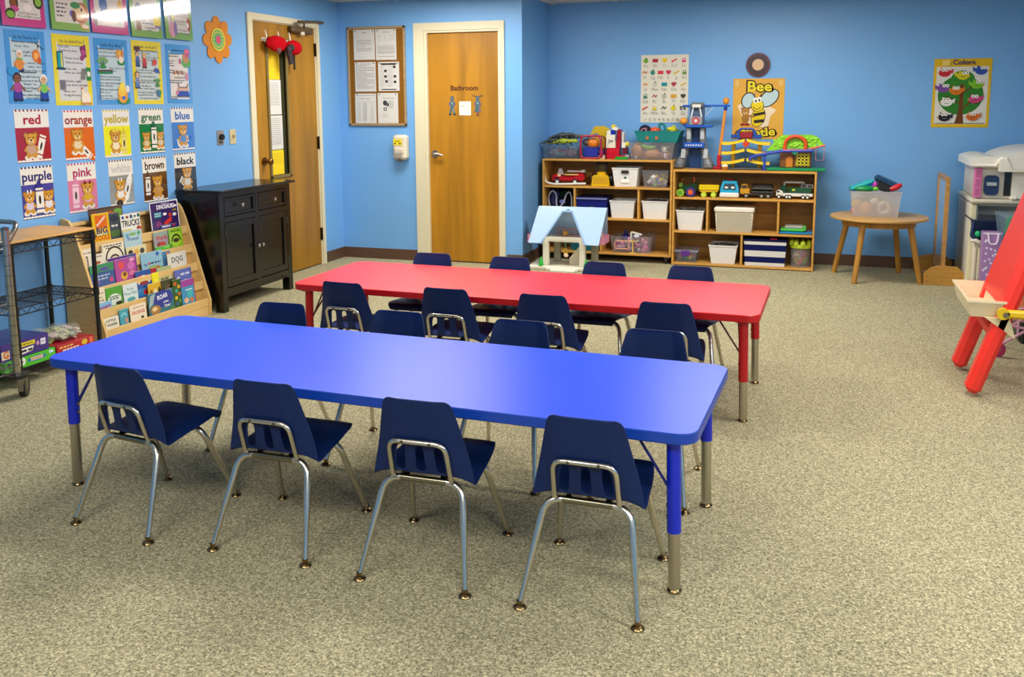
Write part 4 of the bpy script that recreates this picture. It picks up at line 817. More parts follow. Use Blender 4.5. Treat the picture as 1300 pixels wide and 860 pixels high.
B(4.943, 5.226, .812, 0, 1, '#36235c', 'large purple book titled DINOSAURS with a white edge, right end of the top tier', T(('r', 0, 0, .03, 1, '#e8e4ea'), ('r', 0, .965, 1, 1, '#e8e4ea'), ('r', .97, 0, 1, 1, '#e8e4ea'), ('t', 'DINOSAURS', .55, .79, .040, '#ece8f0', .62), ('s', .4, .7, .90, .006, '#b8a8cc'), ('r', .13, .42, .38, .62, '#1f7a8c'), ('s', .15, .36, .55, .006, '#cfe6ea'), ('s', .15, .36, .47, .006, '#cfe6ea'), ('e', .5, .52, .07, .05, '#e8e2ea'), ('e', .84, .46, .07, .06, '#e8e2ea'), ('e', .9, .78, .05, .04, '#e8e2ea'), ('p', [(.42, .18), (.6, .34), (.74, .36), (.7, .2), (.5, .12)], '#c8342c'), ('e', .68, .46, .05, .09, '#c0382c'), ('p', [(.72, .62), (.95, .58), (.9, .68)], '#8a7a2c'), ('e', .25, .18, .1, .12, '#7a2a6c')))
B(5.02, 5.19, .652, 0, 0, '#22347c', 'dark blue low book in front of the purple dinosaur book', T(('r', .1, .3, .6, .8, '#c8c4d8'), ('e', .8, .6, .12, .3, '#b03038')), h=1)
# second tier
B(4.30, 4.40, .600, 1, 2, '#e6dcc8', 'cream book with a small hand lettered title at the left end of the second tier', T(('s', .1, .9, .72, .008, '#8a7a6a'), ('s', .2, .8, .5, .008, '#8a7a6a')))
B(4.33, 4.45, .560, 1, 0, '#e2d8c4', 'cream book with a brown animal, left end of the second tier in front', T(('e', .5, .15, .3, .16, '#a8542a'), ('s', .2, .9, .7, .007, '#7a6a5a')))
B(4.445, 4.64, .606, 1, 1, '#e2dbc4', 'cream book with a round spiral title in the second tier', T(('a', .55, .1, .34, .40, '#3a3430'), ('e', .55, .12, .2, .24, '#3a2c24'), ('e', .55, .08, .15, .18, '#d8c8a8'), ('s', .12, .9, .86, .008, '#4a4038'), ('s', .2, .9, .72, .008, '#4a4038'), ('r', 0, 0, .05, 1, '#8a8a5c')))
B(4.655, 4.815, .662, 1, 2, '#a8c4cc', 'pale blue and green picture book standing tall in the middle of the second tier', T(('t', 'Pond', .5, .66, .030, '#4a6aa0', .6), ('e', .5, .85, .2, .06, '#7aac5a'), ('e', .2, .8, .1, .1, '#6a9ac0'), ('e', .85, .86, .1, .08, '#5aa070'), ('r', .02, .02, .98, .3, '#d8d0a8'), ('e', .7, .2, .16, .14, '#b03a34'), ('e', .3, .18, .12, .1, '#7aa84a')))
B(4.65, 4.83, .560, 1, 0, '#d8cc9c', 'cream low book with black and white animals in front of the pale blue book', T(('e', .2, .4, .12, .3, '#3a3a34'), ('e', .5, .4, .12, .3, '#d8a84a'), ('e', .78, .4, .12, .3, '#4a4a44')))
B(4.915, 5.055, .618, 1, 1, '#8a9a8c', 'grey book with a red title and a red animal in the second tier', T(('r', 0, .35, 1, .66, '#9a8a90'), ('t', 'Words', .55, .66, .040, '#b0142c', .8), ('e', .5, .25, .34, .2, '#b03a24'), ('e', .3, .3, .1, .14, '#7a2a1c')))
B(5.06, 5.195, .626, 1, 0, '#8ab82a', 'round topped lime green book, right end of the second tier', T(('e', .5, .45, .42, .44, '#a2cc3a'), ('a', .5, .3, .26, .36, '#3a3a1c'), ('e', .5, .34, .22, .12, '#4a3a2a'), ('s', .15, .85, .80, .008, '#38501c')))
B(4.92, 5.08, .522, 1, .0, '#4cb03a', 'bright green low book below the grey book in the second tier', T(('e', .7, .5, .2, .3, '#7ad04a')))
# third tier
B(4.30, 4.495, .503, 2, 0, '#3f5a94', 'blue and green sea book, left end of the third tier', T(('r', 0, .62, 1, 1, '#3d8a5c'), ('e', .2, .8, .06, .06, '#d87a30'), ('e', .6, .75, .2, .08, '#5a4a9c'), ('s', .1, .8, .42, .01, '#a8b8d0'), ('s', .1, .7, .28, .01, '#a8b8d0'), ('e', .85, .2, .08, .12, '#c04a7c'), ('e', .25, .2, .12, .1, '#7a5ab0')))
B(4.47, 4.71, .520, 2, 2, '#5a2f84', 'purple picture book behind the pink one in the third tier', T(('e', .2, .7, .18, .2, '#a04aa0'), ('e', .8, .8, .18, .16, '#2f6a94'), ('e', .5, .85, .1, .1, '#3a4a9c')))
B(4.51, 4.695, .504, 2, 1, '#a84a94', 'pink and purple picture book in the middle left of the third tier', T(('e', .3, .7, .14, .18, '#d84a50'), ('e', .4, .2, .16, .2, '#d8a03c'), ('e', .42, .26, .08, .1, '#6a3a20'), ('e', .75, .6, .16, .2, '#c86ab0'), ('e', .78, .25, .14, .12, '#d87a9c'), ('e', .82, .88, .12, .08, '#e0a0c0')))
B(4.745, 4.945, .506, 2, 1, '#8ab6cc', 'pale blue book with a small red heart and green hills in the third tier', T(('r', 0, 0, 1, .22, '#7a9a4a'), ('e', .5, .18, .3, .16, '#8aa850'), ('e', .78, .86, .08, .1, '#2f5aa8'), ('t', 'We', .18, .42, .022, '#2c3a5c', .14), ('e', .34, .46, .05, .06, '#c82a34'), ('s', .42, .9, .42, .012, '#3a4a6c'), ('e', .75, .2, .08, .1, '#b06a3a')))
B(4.90, 5.03, .488, 2, 2, '#3f7aa4', 'blue mountain book half hidden behind the white DOG book', T(('p', [(.1, .1), (.5, .7), (.9, .1)], '#2c5a84'), ('e', .8, .8, .12, .14, '#c87a3c')))
B(4.985, 5.175, .466, 2, 0, '#d9d6cb', 'white book titled DOG, right end of the third tier', T(('t', 'DOG', .5, .5, .05, '#5c6a70', .6), ('e', .55, .24, .04, .06, '#6a6a64')))
# fourth tier
B(4.30, 4.375, .364, 3, 1, '#e2d6bc', 'cream book with a pale pink title, left end of the fourth tier', T(('s', .1, .9, .72, .009, '#d0909a'), ('s', .3, .7, .52, .008, '#8a9a6a'), ('s', .1, .9, .36, .008, '#8a7a6a'), ('e', .6, .1, .16, .16, '#3a6a50')))
B(4.38, 4.515, .354, 3, 1, '#4c9a34', 'green book with a white cloud shape in the fourth tier', T(('e', .5, .3, .42, .32, '#cfdcd0'), ('s', .2, .8, .42, .008, '#4a5a4a'), ('s', .2, .75, .3, .008, '#4a5a4a'), ('e', .75, .06, .22, .1, '#222')))
B(4.525, 4.65, .346, 3, 1, '#cfdcda', 'pale grey blue fish book in the fourth tier', T(('t', 'Pout', .5, .68, .024, '#7aa0a8', .44), ('t', 'Pout Fish', .5, .42, .026, '#6a98a0', .86), ('e', .5, .05, .3, .14, '#4aa0a0')))
B(4.66, 4.80, .406, 3, 3, '#27549c', 'blue and red picture book standing tallest in the fourth tier', T(('e', .3, .72, .22, .1, '#c83a34'), ('e', .7, .7, .2, .1, '#c84a3a'), ('a', .5, .48, .3, .38, '#e8e0c8'), ('e', .5, .5, .28, .08, '#8a2a3c'), ('r', 0, .0, 1, .3, '#2a7ab0'), ('e', .6, .14, .22, .12, '#b82a3a')))
B(4.81, 4.86, .402, 3, 4, '#a8283a', 'narrow red book behind the yellow card in the fourth tier', T(('t', '50', .5, .7, .02, '#e6cdb8', .7)))
B(4.80, 4.865, .372, 3, 2, '#e8dc1c', 'plain bright yellow book in the fourth tier', T(('e', .5, .5, .3, .2, '#f0e640')))
B(4.86, 5.00, .394, 3, 3, '#a8b07c', 'olive and cream night book in the fourth tier', T(('s', .15, .8, .66, .014, '#4a4a34'), ('s', .25, .85, .42, .014, '#6a5a34'), ('e', .2, .3, .1, .14, '#c87a4a'), ('e', .85, .4, .08, .2, '#d8d0a0')))
B(5.01, 5.18, .352, 3, 1, '#5a66b4', 'violet book with white letters, right end of the fourth tier', T(('t', 'O', .2, .4, .05, '#dfe2f0', .2), ('s', .35, .9, .62, .014, '#c8cce8'), ('e', .6, .2, .2, .14, '#b0a0d0'), ('e', .5, .02, .25, .08, '#d88a4a')))
# bottom tier
B(4.296, 4.405, .280, 4, 3, '#7ab4dc', 'sky blue book with a rainbow, left end of the bottom tier', T(('a', .5, .22, .34, .40, '#d8382c'), ('a', .5, .22, .28, .34, '#e8a02c'), ('a', .5, .22, .22, .28, '#e8dc3c'), ('a', .5, .22, .17, .22, '#4aa04a'), ('a', .5, .22, .11, .17, '#35408c'), ('t', 'RAINBOW', .5, .80, .030, '#a02a6c', .84, .12), ('s', .3, .9, .64, .008, '#3a5a9c')))
B(4.297, 4.425, .186, 4, 0, '#e2dccb', 'small cream LITTLE book in front of the rainbow book', T(('r', 0, 0, .14, .6, '#2f7a34'), ('t', 'LITTLE', .5, .68, .020, '#2a2a26', .6), ('t', 'WONDERS', .55, .28, .020, '#2a2a26', .66)))
B(4.435, 4.508, .212, 4, 0, '#3f9aac', 'teal book with a curled blue shape in the bottom tier', T(('a', .5, .5, .16, .34, '#7ac0cc'), ('e', .75, .2, .16, .2, '#c88a7a')))
B(4.525, 4.67, .215, 4, 0, '#e4d8bf', 'cream book with a red title in the bottom tier', T(('s', .2, .85, .78, .008, '#c88a80'), ('t', 'SAUSAGE', .5, .48, .03, '#cc5a50', .8), ('e', .72, .08, .1, .1, '#4a4a34')))
B(4.735, 4.865, .312, 4, 4, '#d8a828', 'yellow animal book behind the ROAR book', T(('e', .2, .6, .12, .2, '#8a5a1c'), ('e', .5, .6, .14, .2, '#e8e0c0'), ('e', .8, .6, .12, .24, '#2a2418')))
B(4.855, 5.0, .314, 4, 3, '#3a3c24', 'dark olive picture book of an animal behind the ROAR book', T(('e', .5, .6, .3, .24, '#5a4a30'), ('e', .6, .68, .08, .08, '#1c1810')))
B(4.694, 4.935, .255, 4, 0, '#2a6a7c', 'large blue book titled ROAR with a tiger, nearest in the bottom tier', T(('e', .58, .62, .40, .42, '#20308c'), ('t', 'ROAR', .56, .72, .040, '#e4e6f2', .42, .08), ('t', 'of the', .68, .44, .020, '#dfe2f0', .2, .08), ('t', 'Tiger', .72, .24, .026, '#dfe2f0', .24, .08), ('e', .25, .18, .2, .22, '#a8783c'), ('e', .22, .22, .1, .1, '#e0c890'), ('p', [(0, .3), (.1, .9), (.3, .97), (.18, .5)], '#9ab0b4'), ('e', .9, .05, .12, .1, '#3a7a4a')))
B(4.945, 5.03, .300, 4, 1, '#27541f', 'dark green book with peacock eyes in the bottom tier', T(('e', .3, .85, .2, .07, '#c8541c'), ('e', .7, .72, .18, .07, '#d0a02c'), ('e', .4, .58, .18, .07, '#3a9a8c'), ('e', .7, .45, .18, .07, '#c8641c'), ('e', .3, .32, .16, .07, '#d8b82c'), ('e', .7, .18, .18, .07, '#4a8a2c'), ('e', .35, .1, .14, .06, '#2c5a9c')))
B(5.02, 5.158, .282, 4, 0, '#3a8ab8', 'blue and purple sea book, right end of the bottom tier', T(('r', 0, .72, 1, 1, '#9a3a94'), ('r', .94, 0, 1, 1, '#a03040'), ('e', .6, .4, .2, .2, '#3ab0b4'), ('e', .3, .14, .18, .12, '#d8b08a'), ('e', .7, .12, .14, .1, '#c8743c'), ('s', .3, .8, .55, .008, '#d0e0ea')))
# ================================================================== BLACK WIRE RACK
def wire_shelf(x0, x1, y0, y1, z, col, parent, name, nw=14, mat='metal', gap=.036):
    g = MB(); r = .0035
    for zz in (z, z-gap):
        for a, b in (((x0, y0), (x1, y0)), ((x1, y0), (x1, y1)), ((x1, y1), (x0, y1)), ((x0, y1), (x0, y0))): g.tube([(a[0], a[1], zz), (b[0], b[1], zz)], r, col, n=6)
    def zig(a, b, n):
        a, b = Vector(a), Vector(b); g.tube([a.lerp(b, i/n)+Vector((0, 0, 0 if i % 2 else -gap)) for i in range(n+1)], .0022, col, n=5)
    zig((x1, y0, z), (x1, y1, z), 16); zig((x0, y0, z), (x0, y1, z), 16); zig((x0, y0, z), (x1, y0, z), 10); zig((x0, y1, z), (x1, y1, z), 10)
    for i in range(1, nw):
        x = x0+(x1-x0)*i/nw; g.tube([(x, y0, z+.002), (x, y1, z+.002)], .002, col, n=5)
    for q in (.33, .67):
        y = y0+(y1-y0)*q; g.tube([(x0, y, z-.002), (x1, y, z-.002)], .003, col, n=5)
    return g.build(name, mat, parent)
BW_ = '#14130f'
rx0, rx1, ry0, ry1 = -4.235, -3.895, 3.575, 4.135
t = thing('wire_rack', 'black wire rack with a wooden top board between the cart and the book display', 'rack', ((rx0+rx1)/2, (ry0+ry1)/2, 0))
for x in (rx0, rx1):
    for y in (ry0, ry1):
        p = MB().cyl((x, y, .01), (x, y, .755), .0125, BW_, n=12).build('post', 'plastic', t, smooth=50)
        MB().lathe((x, y, 0), [(.014, 0), (.016, .006), (.012, .018)], BW_, n=10).build('foot', 'plastic', p)
        for z in (.10, .42, .74): MB().lathe((x, y, z-.04), [(.0175, 0), (.0155, .045)], BW_, n=10).build('collar', 'plastic', p)
for z in (.098, .415, .742): wire_shelf(rx0, rx1, ry0, ry1, z, BW_, t, 'wire_shelf', mat='plastic')
MB().bx(XL+.01, rx1+.016, ry0-.03, ry1+.01, .757, .769, '#d9a45c', bev=.003).build('top_board', 'wood', t)
# boxes on its bottom shelf
b = MB().bx(-4.18, -3.885, 3.47, 3.80, .102, .158, '#4cb82c', bev=.002).build('game_box', 'gloss', None); tag(b, 'bright green game box with a blue oval on the bottom wire shelf', 'box')
D = Draw((-3.8848, 3.47, .102), *LW); D.ell(.205, .032, .062, .014, '#1f6ab0'); D.rect(.165, .024, .245, .042, '#d8c89a'); D.scrawl(.17, .24, .030, .005, '#b04a34'); D.ell(.11, .034, .022, .022, '#e2ecd8'); D.scrawl(.098, .122, .03, .006, '#3a7a2c'); D.rect(.285, .035, .315, .05, '#bfe0e8'); D.ell(.03, .03, .012, .014, '#2a4a20'); D.ell(.055, .026, .010, .012, '#2a4a20'); D.done(b, 'gloss')
b = MB().bx(-4.17, -3.89, 3.46, 3.765, .160, .250, '#3c2a7c', bev=.002).build('game_box', 'gloss', None); tag(b, 'purple game box with a yellow strip stacked on the green box', 'box')
D = Draw((-3.8898, 3.46, .160), *LW); D.rect(.11, .052, .215, .074, '#e0c828'); D.scrawl(.12, .20, .06, .006, '#5a4a20'); D.poly([(.115, .012), (.195, .02), (.205, .045), (.12, .042)], '#e6e0d8'); D.scrawl(.125, .195, .022, .012, '#2a2430'); D.rect(.25, .035, .283, .068, '#e0dcea'); D.scrawl(.256, .278, .048, .006, '#6a4a9c'); D.ell(.232, .05, .010, .012, '#c88ab0'); D.rect(0, .012, .05, .055, '#d8cdb8'); D.text('G', .028, .034, .05, '#c86a1c', bold=.05); D.done(b, 'gloss')
D = Draw((-4.17, 3.46, .2502), (0, 1, 0), (-1, 0, 0)); D.rect(.03, -.25, .13, -.06, '#9a8ac0'); D.ell(.2, -.15, .06, .05, '#e2dcea'); D.rect(.22, -.10, .28, -.05, '#cfc8dc')
b = MB().bx(-4.18, -3.905, 3.83, 4.105, .102, .152, '#b4182c', bev=.002).build('game_box', 'gloss', None); tag(b, 'red game box under a bag of pieces on the bottom wire shelf', 'box')
D = Draw((-3.9048, 3.83, .102), *LW); D.scrawl(.02, .12, .03, .008, '#e8c070'); D.scrawl(.04, .16, .012, .008, '#f0e4d8'); D.ell(.2, .028, .022, .016, '#d8b030'); D.rect(.235, .01, .262, .045, '#e06a50'); D.done(b, 'gloss')
g = MB(); random.seed(3)
for i in range(60):
    g.box((random.uniform(-4.12, -3.95), random.uniform(3.86, 4.06), random.uniform(.165, .205)), (.03, .04, .006), random.choice(['#c8d08a', '#b8c0a0', '#d8d0b8', '#9aa86a', '#d0b8b8', '#a8b8a8']), rot=(random.uniform(-.5, .5), random.uniform(-.5, .5), random.uniform(0, 3)))
t = thing('puzzle_bag', 'clear bag of loose pale game pieces lying on the red box', 'bag', (-4.03, 3.96, .155))
tag(g.build('game_pieces', 'paper', t), None, None, kind='stuff')
bm = MB(); bm.ell((-4.035, 3.965, .19), (.125, .14, .038), '#d8d8cc', n=18, m=10)
bm.v = [(x+.012*math.sin(40*y+30*z), y+.012*math.sin(37*x), max(.156, z+.008*math.sin(50*x+45*y))) for x, y, z in bm.v]
bm.build('plastic_film', 'cling', t, smooth=30)
# ================================================================== CHROME WIRE CART
CHR = '#b9b4a8'
kx0, kx1, ky0, ky1 = -4.18, -3.752, 2.66, 3.42
t = thing('wire_cart', 'chrome wire cart on black casters at the far left, mostly out of view', 'cart', ((kx0+kx1)/2, (ky0+ky1)/2, 0))
for x in (kx0, kx1):
    for y in (ky0, ky1):
        p = MB().cyl((x, y, .125), (x, y, .86), .0185, CHR, n=14).build('post', 'metal', t, smooth=50)
        g = MB()
        for i in range(13): g.disc((x, y, .18+i*.05), (0, 0, 1), .0192, .003, '#6f6b62', n=14)
        tag(g.build('post_grooves', 'metal', p), None, None, kind='stuff'); MB().lathe((x, y, .855), [(.0195, 0), (.0195, .012), (.012, .016)], '#8b877c').build('post_cap', 'metal', p)
        MB().disc((x, y, .122), (0, 0, 1), .055, .016, '#1a1a18', n=20).build('bumper', 'plastic', p)
        c = MB().disc((x-.015, y+.05, .052), (.75, .5, 0), .052, .032, '#17171a', n=22).build('caster', 'plastic', t, smooth=40)
        MB().prism([(-.03, 0), (.012, 0), (.03, .08), (-.03, .08)], (x-.005, y+.018, .04), (-.35, .9, 0), (0, 0, 1), (.02, .016, 0), '#8f8b82').build('caster_fork', 'metal', c)
for z in (.178, .492, .80): wire_shelf(kx0, kx1, ky0, ky1, z, CHR, t, 'wire_shelf')
hp = rounded([(kx1, ky1+.01, .79), (kx1+.012, ky1+.075, .885), (kx0-.01, ky1+.075, .885), (kx0, ky1+.01, .79)], .05, 5)
MB().tube(hp, .0125, '#a39a8c', n=10).build('push_handle', 'metal', t, smooth=60)
# ================================================================== THINGS ON THE TOY SHELVES
SY = 8.19
def whitebin(x0, x1, b0, b1, z, zt, label, handle=False, tagged=False, stuff=None, y0=SY, d=.27, col='#e6e5e0', group='white storage bins on the toy shelves'):
    cx = (x0+x1)/2; t = thing('storage_bin', label, 'bin', (cx, y0+d/2, z), group)
    MB().bin((cx, y0+d/2, z+.001), (b1-b0, d*.84), (x1-x0-.012, d), zt-z, .004, col, rim=.010).build('body', 'plastic', t)
    if handle:
        yy = y0+.002
        MB().prism(rrect(-.034, -.014, .034, .014, .006, 3), (cx, y0-.004, zt-.035), (1, 0, 0), (0, 0, 1), (0, -.0025, 0), '#2a211c').build('handle_slot', 'plastic', t)
    if tagged:
        MB().box((cx, y0+.0135, z+.075), (.07, .003, .075), '#ecebe2', rot=(-.115, 0, 0)).build('name_tag', 'paper', t)
        MB().box((cx, y0+.0095, z+.088), (.022, .002, .024), '#2a5a4a', rot=(-.115, 0, 0)).box((cx, y0+.0135, z+.053), (.066, .002, .014), '#2c2c34', rot=(-.115, 0, 0)).build('tag_print', 'paper', t)
    if stuff:
        g = MB(); random.seed(len(label))
        for i in range(16): g.ell((random.uniform(x0+.04, x1-.04), y0+random.uniform(.05, d-.05), zt-.02+random.uniform(0, .015)), (.03, .03, .016), random.choice(stuff), n=8, m=5)
        tag(g.build('bin_contents', 'plastic', None), 'dark odds and ends filling the '+label.split(' bin')[0]+' bin', 'toys', None, 'stuff')
    return t
def clearbin(name, label, x0, x1, b0, b1, z, zt, y0=SY, d=.27, col='#c4ccd2', mat='clear', group=None, lid=False):
    cx = (x0+x1)/2; t = thing(name, label, 'bin', (cx, y0+d/2, z), group)
    MB().bin((cx, y0+d/2, z+.001), (b1-b0, d*.86), (x1-x0-.012, d), zt-z, .003, col, rim=.010).build('body', mat, t)
    return t
def fill(label, x0, x1, y0, y1, z0, z1, cols, n, seed, r=(.014, .026), cat='toys'):
    g = MB(); random.seed(seed)
    for i in range(n):
        a = random.uniform(*r); p = (random.uniform(x0+a, x1-a), random.uniform(y0+a, y1-a), random.uniform(z0+a, max(z0+a+.001, z1-a)))
        if i % 3 == 0: g.box(p, (a*2, a*1.4, a*1.1), random.choice(cols), rot=(random.uniform(0, 3), random.uniform(0, 3), random.uniform(0, 3)))
        elif i % 3 == 1: g.ell(p, (a, a*.8, a*.7), random.choice(cols), rot=(random.uniform(0, 3), random.uniform(0, 3), 0), n=8, m=6)
        else: g.disc(p, (random.uniform(-1, 1), random.uniform(-1, 1), random.uniform(-1, 1)), a, a*.5, random.choice(cols), n=9)
    return tag(g.build('small_toys', 'plastic', None, smooth=50), label, cat, None, 'stuff')
def wheel(t, c, r, w_, tyre, hub, axis=(0, 1, 0), name='wheel'):
    o = MB().disc(c, axis, r, w_, tyre, n=18).build(name, 'plastic', t, smooth=40)
    a = Vector(axis)
    MB().disc(Vector(c), axis, r*.55, w_+.004, hub, n=14).build('hub', 'plastic', o, smooth=40)
whitebin(-1.777, -1.529, -1.747, -1.55, .69, .862, 'white bin with a handle slot and a small tag on the left unit', True, True, group=None)
whitebin(-1.796, -1.558, -1.77, -1.574, .402, .562, 'plain white bin beside the navy tub, middle shelf of the left unit')
whitebin(-1.501, -1.259, -1.475, -1.274, .402, .567, 'white bin holding dark toys, middle shelf of the left unit', stuff=['#3a3a3a', '#55585c', '#6a6460'])
whitebin(-1.191, -.938, -1.161, -.96, .314, .494, 'white bin holding grey toys, middle shelf of the right unit', stuff=['#9a9a96', '#b0b0a8', '#7a7a78'])
whitebin(-.896, -.641, -.868, -.666, .024, .190, 'white bin holding dark toys beside the striped box, right unit', stuff=['#3a3f44', '#55584c', '#7a7a70', '#2c3c34'])
# left unit, top shelf: fire engine, loader, clear tub
t = thing('toy_fire_engine', 'red toy fire engine with a white ladder lying on a white track, left unit', 'toy truck', (-2.2, 8.3, .69))
R1 = '#b81424'
MB().bx(-2.36, -2.06, 8.24, 8.36, .72, .775, R1, bev=.015).bx(-2.16, -2.05, 8.235, 8.365, .72, .80, R1, bev=.02).bx(-2.36, -2.27, 8.24, 8.36, .73, .79, R1, bev=.02).build('body', 'gloss', t, smooth=40)
MB().bx(-2.30, -2.27, 8.235, 8.24, .77, .792, '#efc890').bx(-2.23, -2.10, 8.228, 8.238, .785, .794, '#e8c070').build('side_stripe', 'plastic', t)
MB().bx(-2.215, -2.05, 8.27, 8.285, .812, .824, '#d8d4cc').bx(-2.215, -2.05, 8.31, 8.325, .812, .824, '#d8d4cc').bx(-2.08, -2.045, 8.265, 8.33, .808, .832, '#ece8e0', bev=.006).build('ladder', 'plastic', t)
MB().prism([(-.03, 0), (.03, 0), (.008, .055), (-.014, .055)], (-2.285, 8.29, .785), (1, 0, 0), (0, 0, 1), (0, .04, 0), '#dedbd4').build('horn_stand', 'plastic', t)
for x in (-2.30, -2.13):
    for y in (8.235, 8.365): wheel(t, (x, y, .722), .028, .018, '#17171a', '#e8e4dc')
MB().tube(rounded([(-2.415, 8.20, .79), (-2.41, 8.2, .72), (-2.33, 8.2, .70), (-2.02, 8.2, .712)], .05), .010, '#e6e4de').build('track_rail', 'plastic', t, smooth=60)
t = thing('toy_loader', 'yellow toy front loader facing out with its scoop on the shelf edge', 'toy truck', (-1.89, 8.3, .69))
YL = '#dcaf14'
MB().prism([(-.085, 0), (.085, 0), (.075, .085), (.06, .10), (-.06, .10), (-.075, .085)], (-1.887, 8.215, .692), (1, 0, 0), (0, 0, 1), (0, .03, 0), YL).bx(-1.965, -1.81, 8.185, 8.23, .69, .70, YL, bev=.004).build('scoop', 'gloss', t)
MB().bx(-1.955, -1.82, 8.2135, 8.2155, .71, .775, '#c89a10').build('scoop_face', 'plastic', t)
MB().bx(-1.93, -1.845, 8.245, 8.36, .74, .82, YL, bev=.012).build('body', 'gloss', t, smooth=40)
MB().bx(-1.935, -1.92, 8.25, 8.265, .82, .895, '#222').bx(-1.855, -1.84, 8.25, 8.265, .82, .895, '#222').bx(-1.94, -1.835, 8.25, 8.35, .885, .90, '#24221c', bev=.004).bx(-1.92, -1.855, 8.30, 8.31, .82, .885, '#6a5a20').build('cab', 'plastic', t)
for x in (-1.965, -1.81): wheel(t, (x, 8.32, .745), .052, .04, '#1c1b18', '#3a3020', (1, 0, 0))
clearbin('clear_tub', 'clear tub of small mixed toys at the right end of the top shelf, left unit', -1.505, -1.255, -1.475, -1.271, .69, .845, col='#b8b4b4')
fill('small mixed toys inside the clear tub on the top shelf, left unit', -1.465, -1.285, 8.215, 8.42, .697, .80, ['#e0c030', '#c85a5a', '#b8a0c0', '#8aa86a', '#d8c8b0', '#6a7ab0', '#c87a9c', '#e6e0d4'], 60, 5, (.016, .028))
# left unit, middle: backpack and navy tub
t = thing('cloth_bag', 'dark bag with curling white straps in the left cubby of the toy shelf', 'bag', (-2.27, 8.36, .402))
MB().ell((-2.27, 8.38, .53), (.125, .11, .128), '#171a26', n=18, m=12).ell((-2.34, 8.33, .55), (.06, .07, .09), '#3a3c6a').ell((-2.24, 8.31, .60), (.06, .05, .04), '#122a20').build('body', 'fabric', t, smooth=60)
for p in ([(-2.38, 8.27, .46), (-2.395, 8.25, .58), (-2.35, 8.24, .645), (-2.31, 8.25, .60), (-2.32, 8.26, .50), (-2.28, 8.25, .45)], [(-2.30, 8.25, .47), (-2.24, 8.24, .52), (-2.22, 8.24, .60), (-2.185, 8.24, .635), (-2.165, 8.25, .58), (-2.165, 8.25, .43)]):
    MB().tube(rounded(p, .05, 4), .007, '#b8bcc8').build('strap', 'fabric', t, smooth=60)
MB().ell((-2.26, 8.265, .53), (.03, .012, .022), '#7a86c0').build('printed_patch', 'fabric', t, smooth=60)
b = MB().ell((-2.33, 8.24, .425), (.04, .03, .023), '#d8a060', n=12).ell((-2.36, 8.25, .43), (.02, .02, .024), '#a83a40').build('toy_ball', 'plastic', None, smooth=60); tag(b, 'small tan and red toy lying under the dark bag', 'toy')
t = thing('storage_tub', 'navy blue lidded tub behind the dollhouse roof', 'bin', (-1.965, 8.33, .402))
MB().bin((-1.965, 8.33, .403), (.268, .24), (.29, .27), .165, .005, '#141a72', rim=.008).build('body', 'plastic', t)
MB().bx(-2.116, -1.815, 8.185, 8.475, .567, .590, '#10144a', bev=.006).bx(-2.116, -1.815, 8.180, 8.186, .570, .582, '#7f86b8').build('lid', 'plastic', t)
MB().bx(-1.99, -1.94, 8.1985, 8.2025, .49, .50, '#6a6f3a').build('badge', 'plastic', t)
# left unit, bottom
t = clearbin('clear_tub', 'clear tub of pink doll furniture on the bottom shelf beside the dollhouse', -1.788, -1.396, -1.776, -1.428, .084, .236, col='#c8bcc0', d=.30)
fill('pink doll furniture inside the clear tub beside the dollhouse', -1.765, -1.44, 8.215, 8.43, .09, .225, ['#d85a9c', '#e090b0', '#e8dcd4', '#c84a84', '#e8c8a0', '#b0a0b0', '#e0a0a8', '#6a5a9c'], 90, 8, (.014, .03))
g = MB()
for b_ in ((-1.745, -1.735, .11, .20), (-1.615, -1.605, .11, .20), (-1.745, -1.605, .19, .20), (-1.745, -1.605, .118, .128)): g.bx(b_[0], b_[1], 8.183, 8.191, b_[2], b_[3], '#e8a890')
tag(g.build('doll_bed', 'plastic', None), 'peach doll bed frame at the front of the pink toy tub', 'toy')
b = MB().bx(-1.575, -1.565, 8.17, 8.18, .092, .20, '#e0b860').bx(-1.61, -1.53, 8.165, 8.185, .194, .202, '#e0b860').bx(-1.60, -1.54, 8.162, 8.188, .084, .092, '#e0b860').build('doll_table', 'plastic', None); tag(b, 'tan doll table standing on the shelf in front of the pink toy tub', 'toy')
b = MB().lathe((-1.66, 8.30, .20), [(.035, 0), (.04, .03), (.012, .05), (.016, .07), (.004, .09)], '#2a2880').build('toy_figure', 'plastic', None, smooth=50); tag(b, 'dark blue pointed toy poking out of the pink toy tub', 'toy')
b = MB().tube(rounded([(-1.60, 8.25, .18), (-1.60, 8.24, .275), (-1.50, 8.24, .25)], .02), .010, '#e4e0d8').ell((-1.55, 8.25, .235), (.03, .03, .022), '#d4d4e8').build('doll_rail', 'plastic', None, smooth=60); tag(b, 'white rail and pale ball on top of the pink toy tub', 'toy')
t = thing('storage_tub', 'teal tub on the bottom shelf seen behind the dollhouse', 'bin', (-2.03, 8.34, .084))
MB().bin((-2.03, 8.33, .085), (.25, .24), (.29, .27), .15, .005, '#136878', rim=.008).build('body', 'plastic', t)
MB().bx(-2.18, -1.88, 8.19, 8.47, .236, .25, '#10505c', bev=.005).build('lid', 'plastic', t)
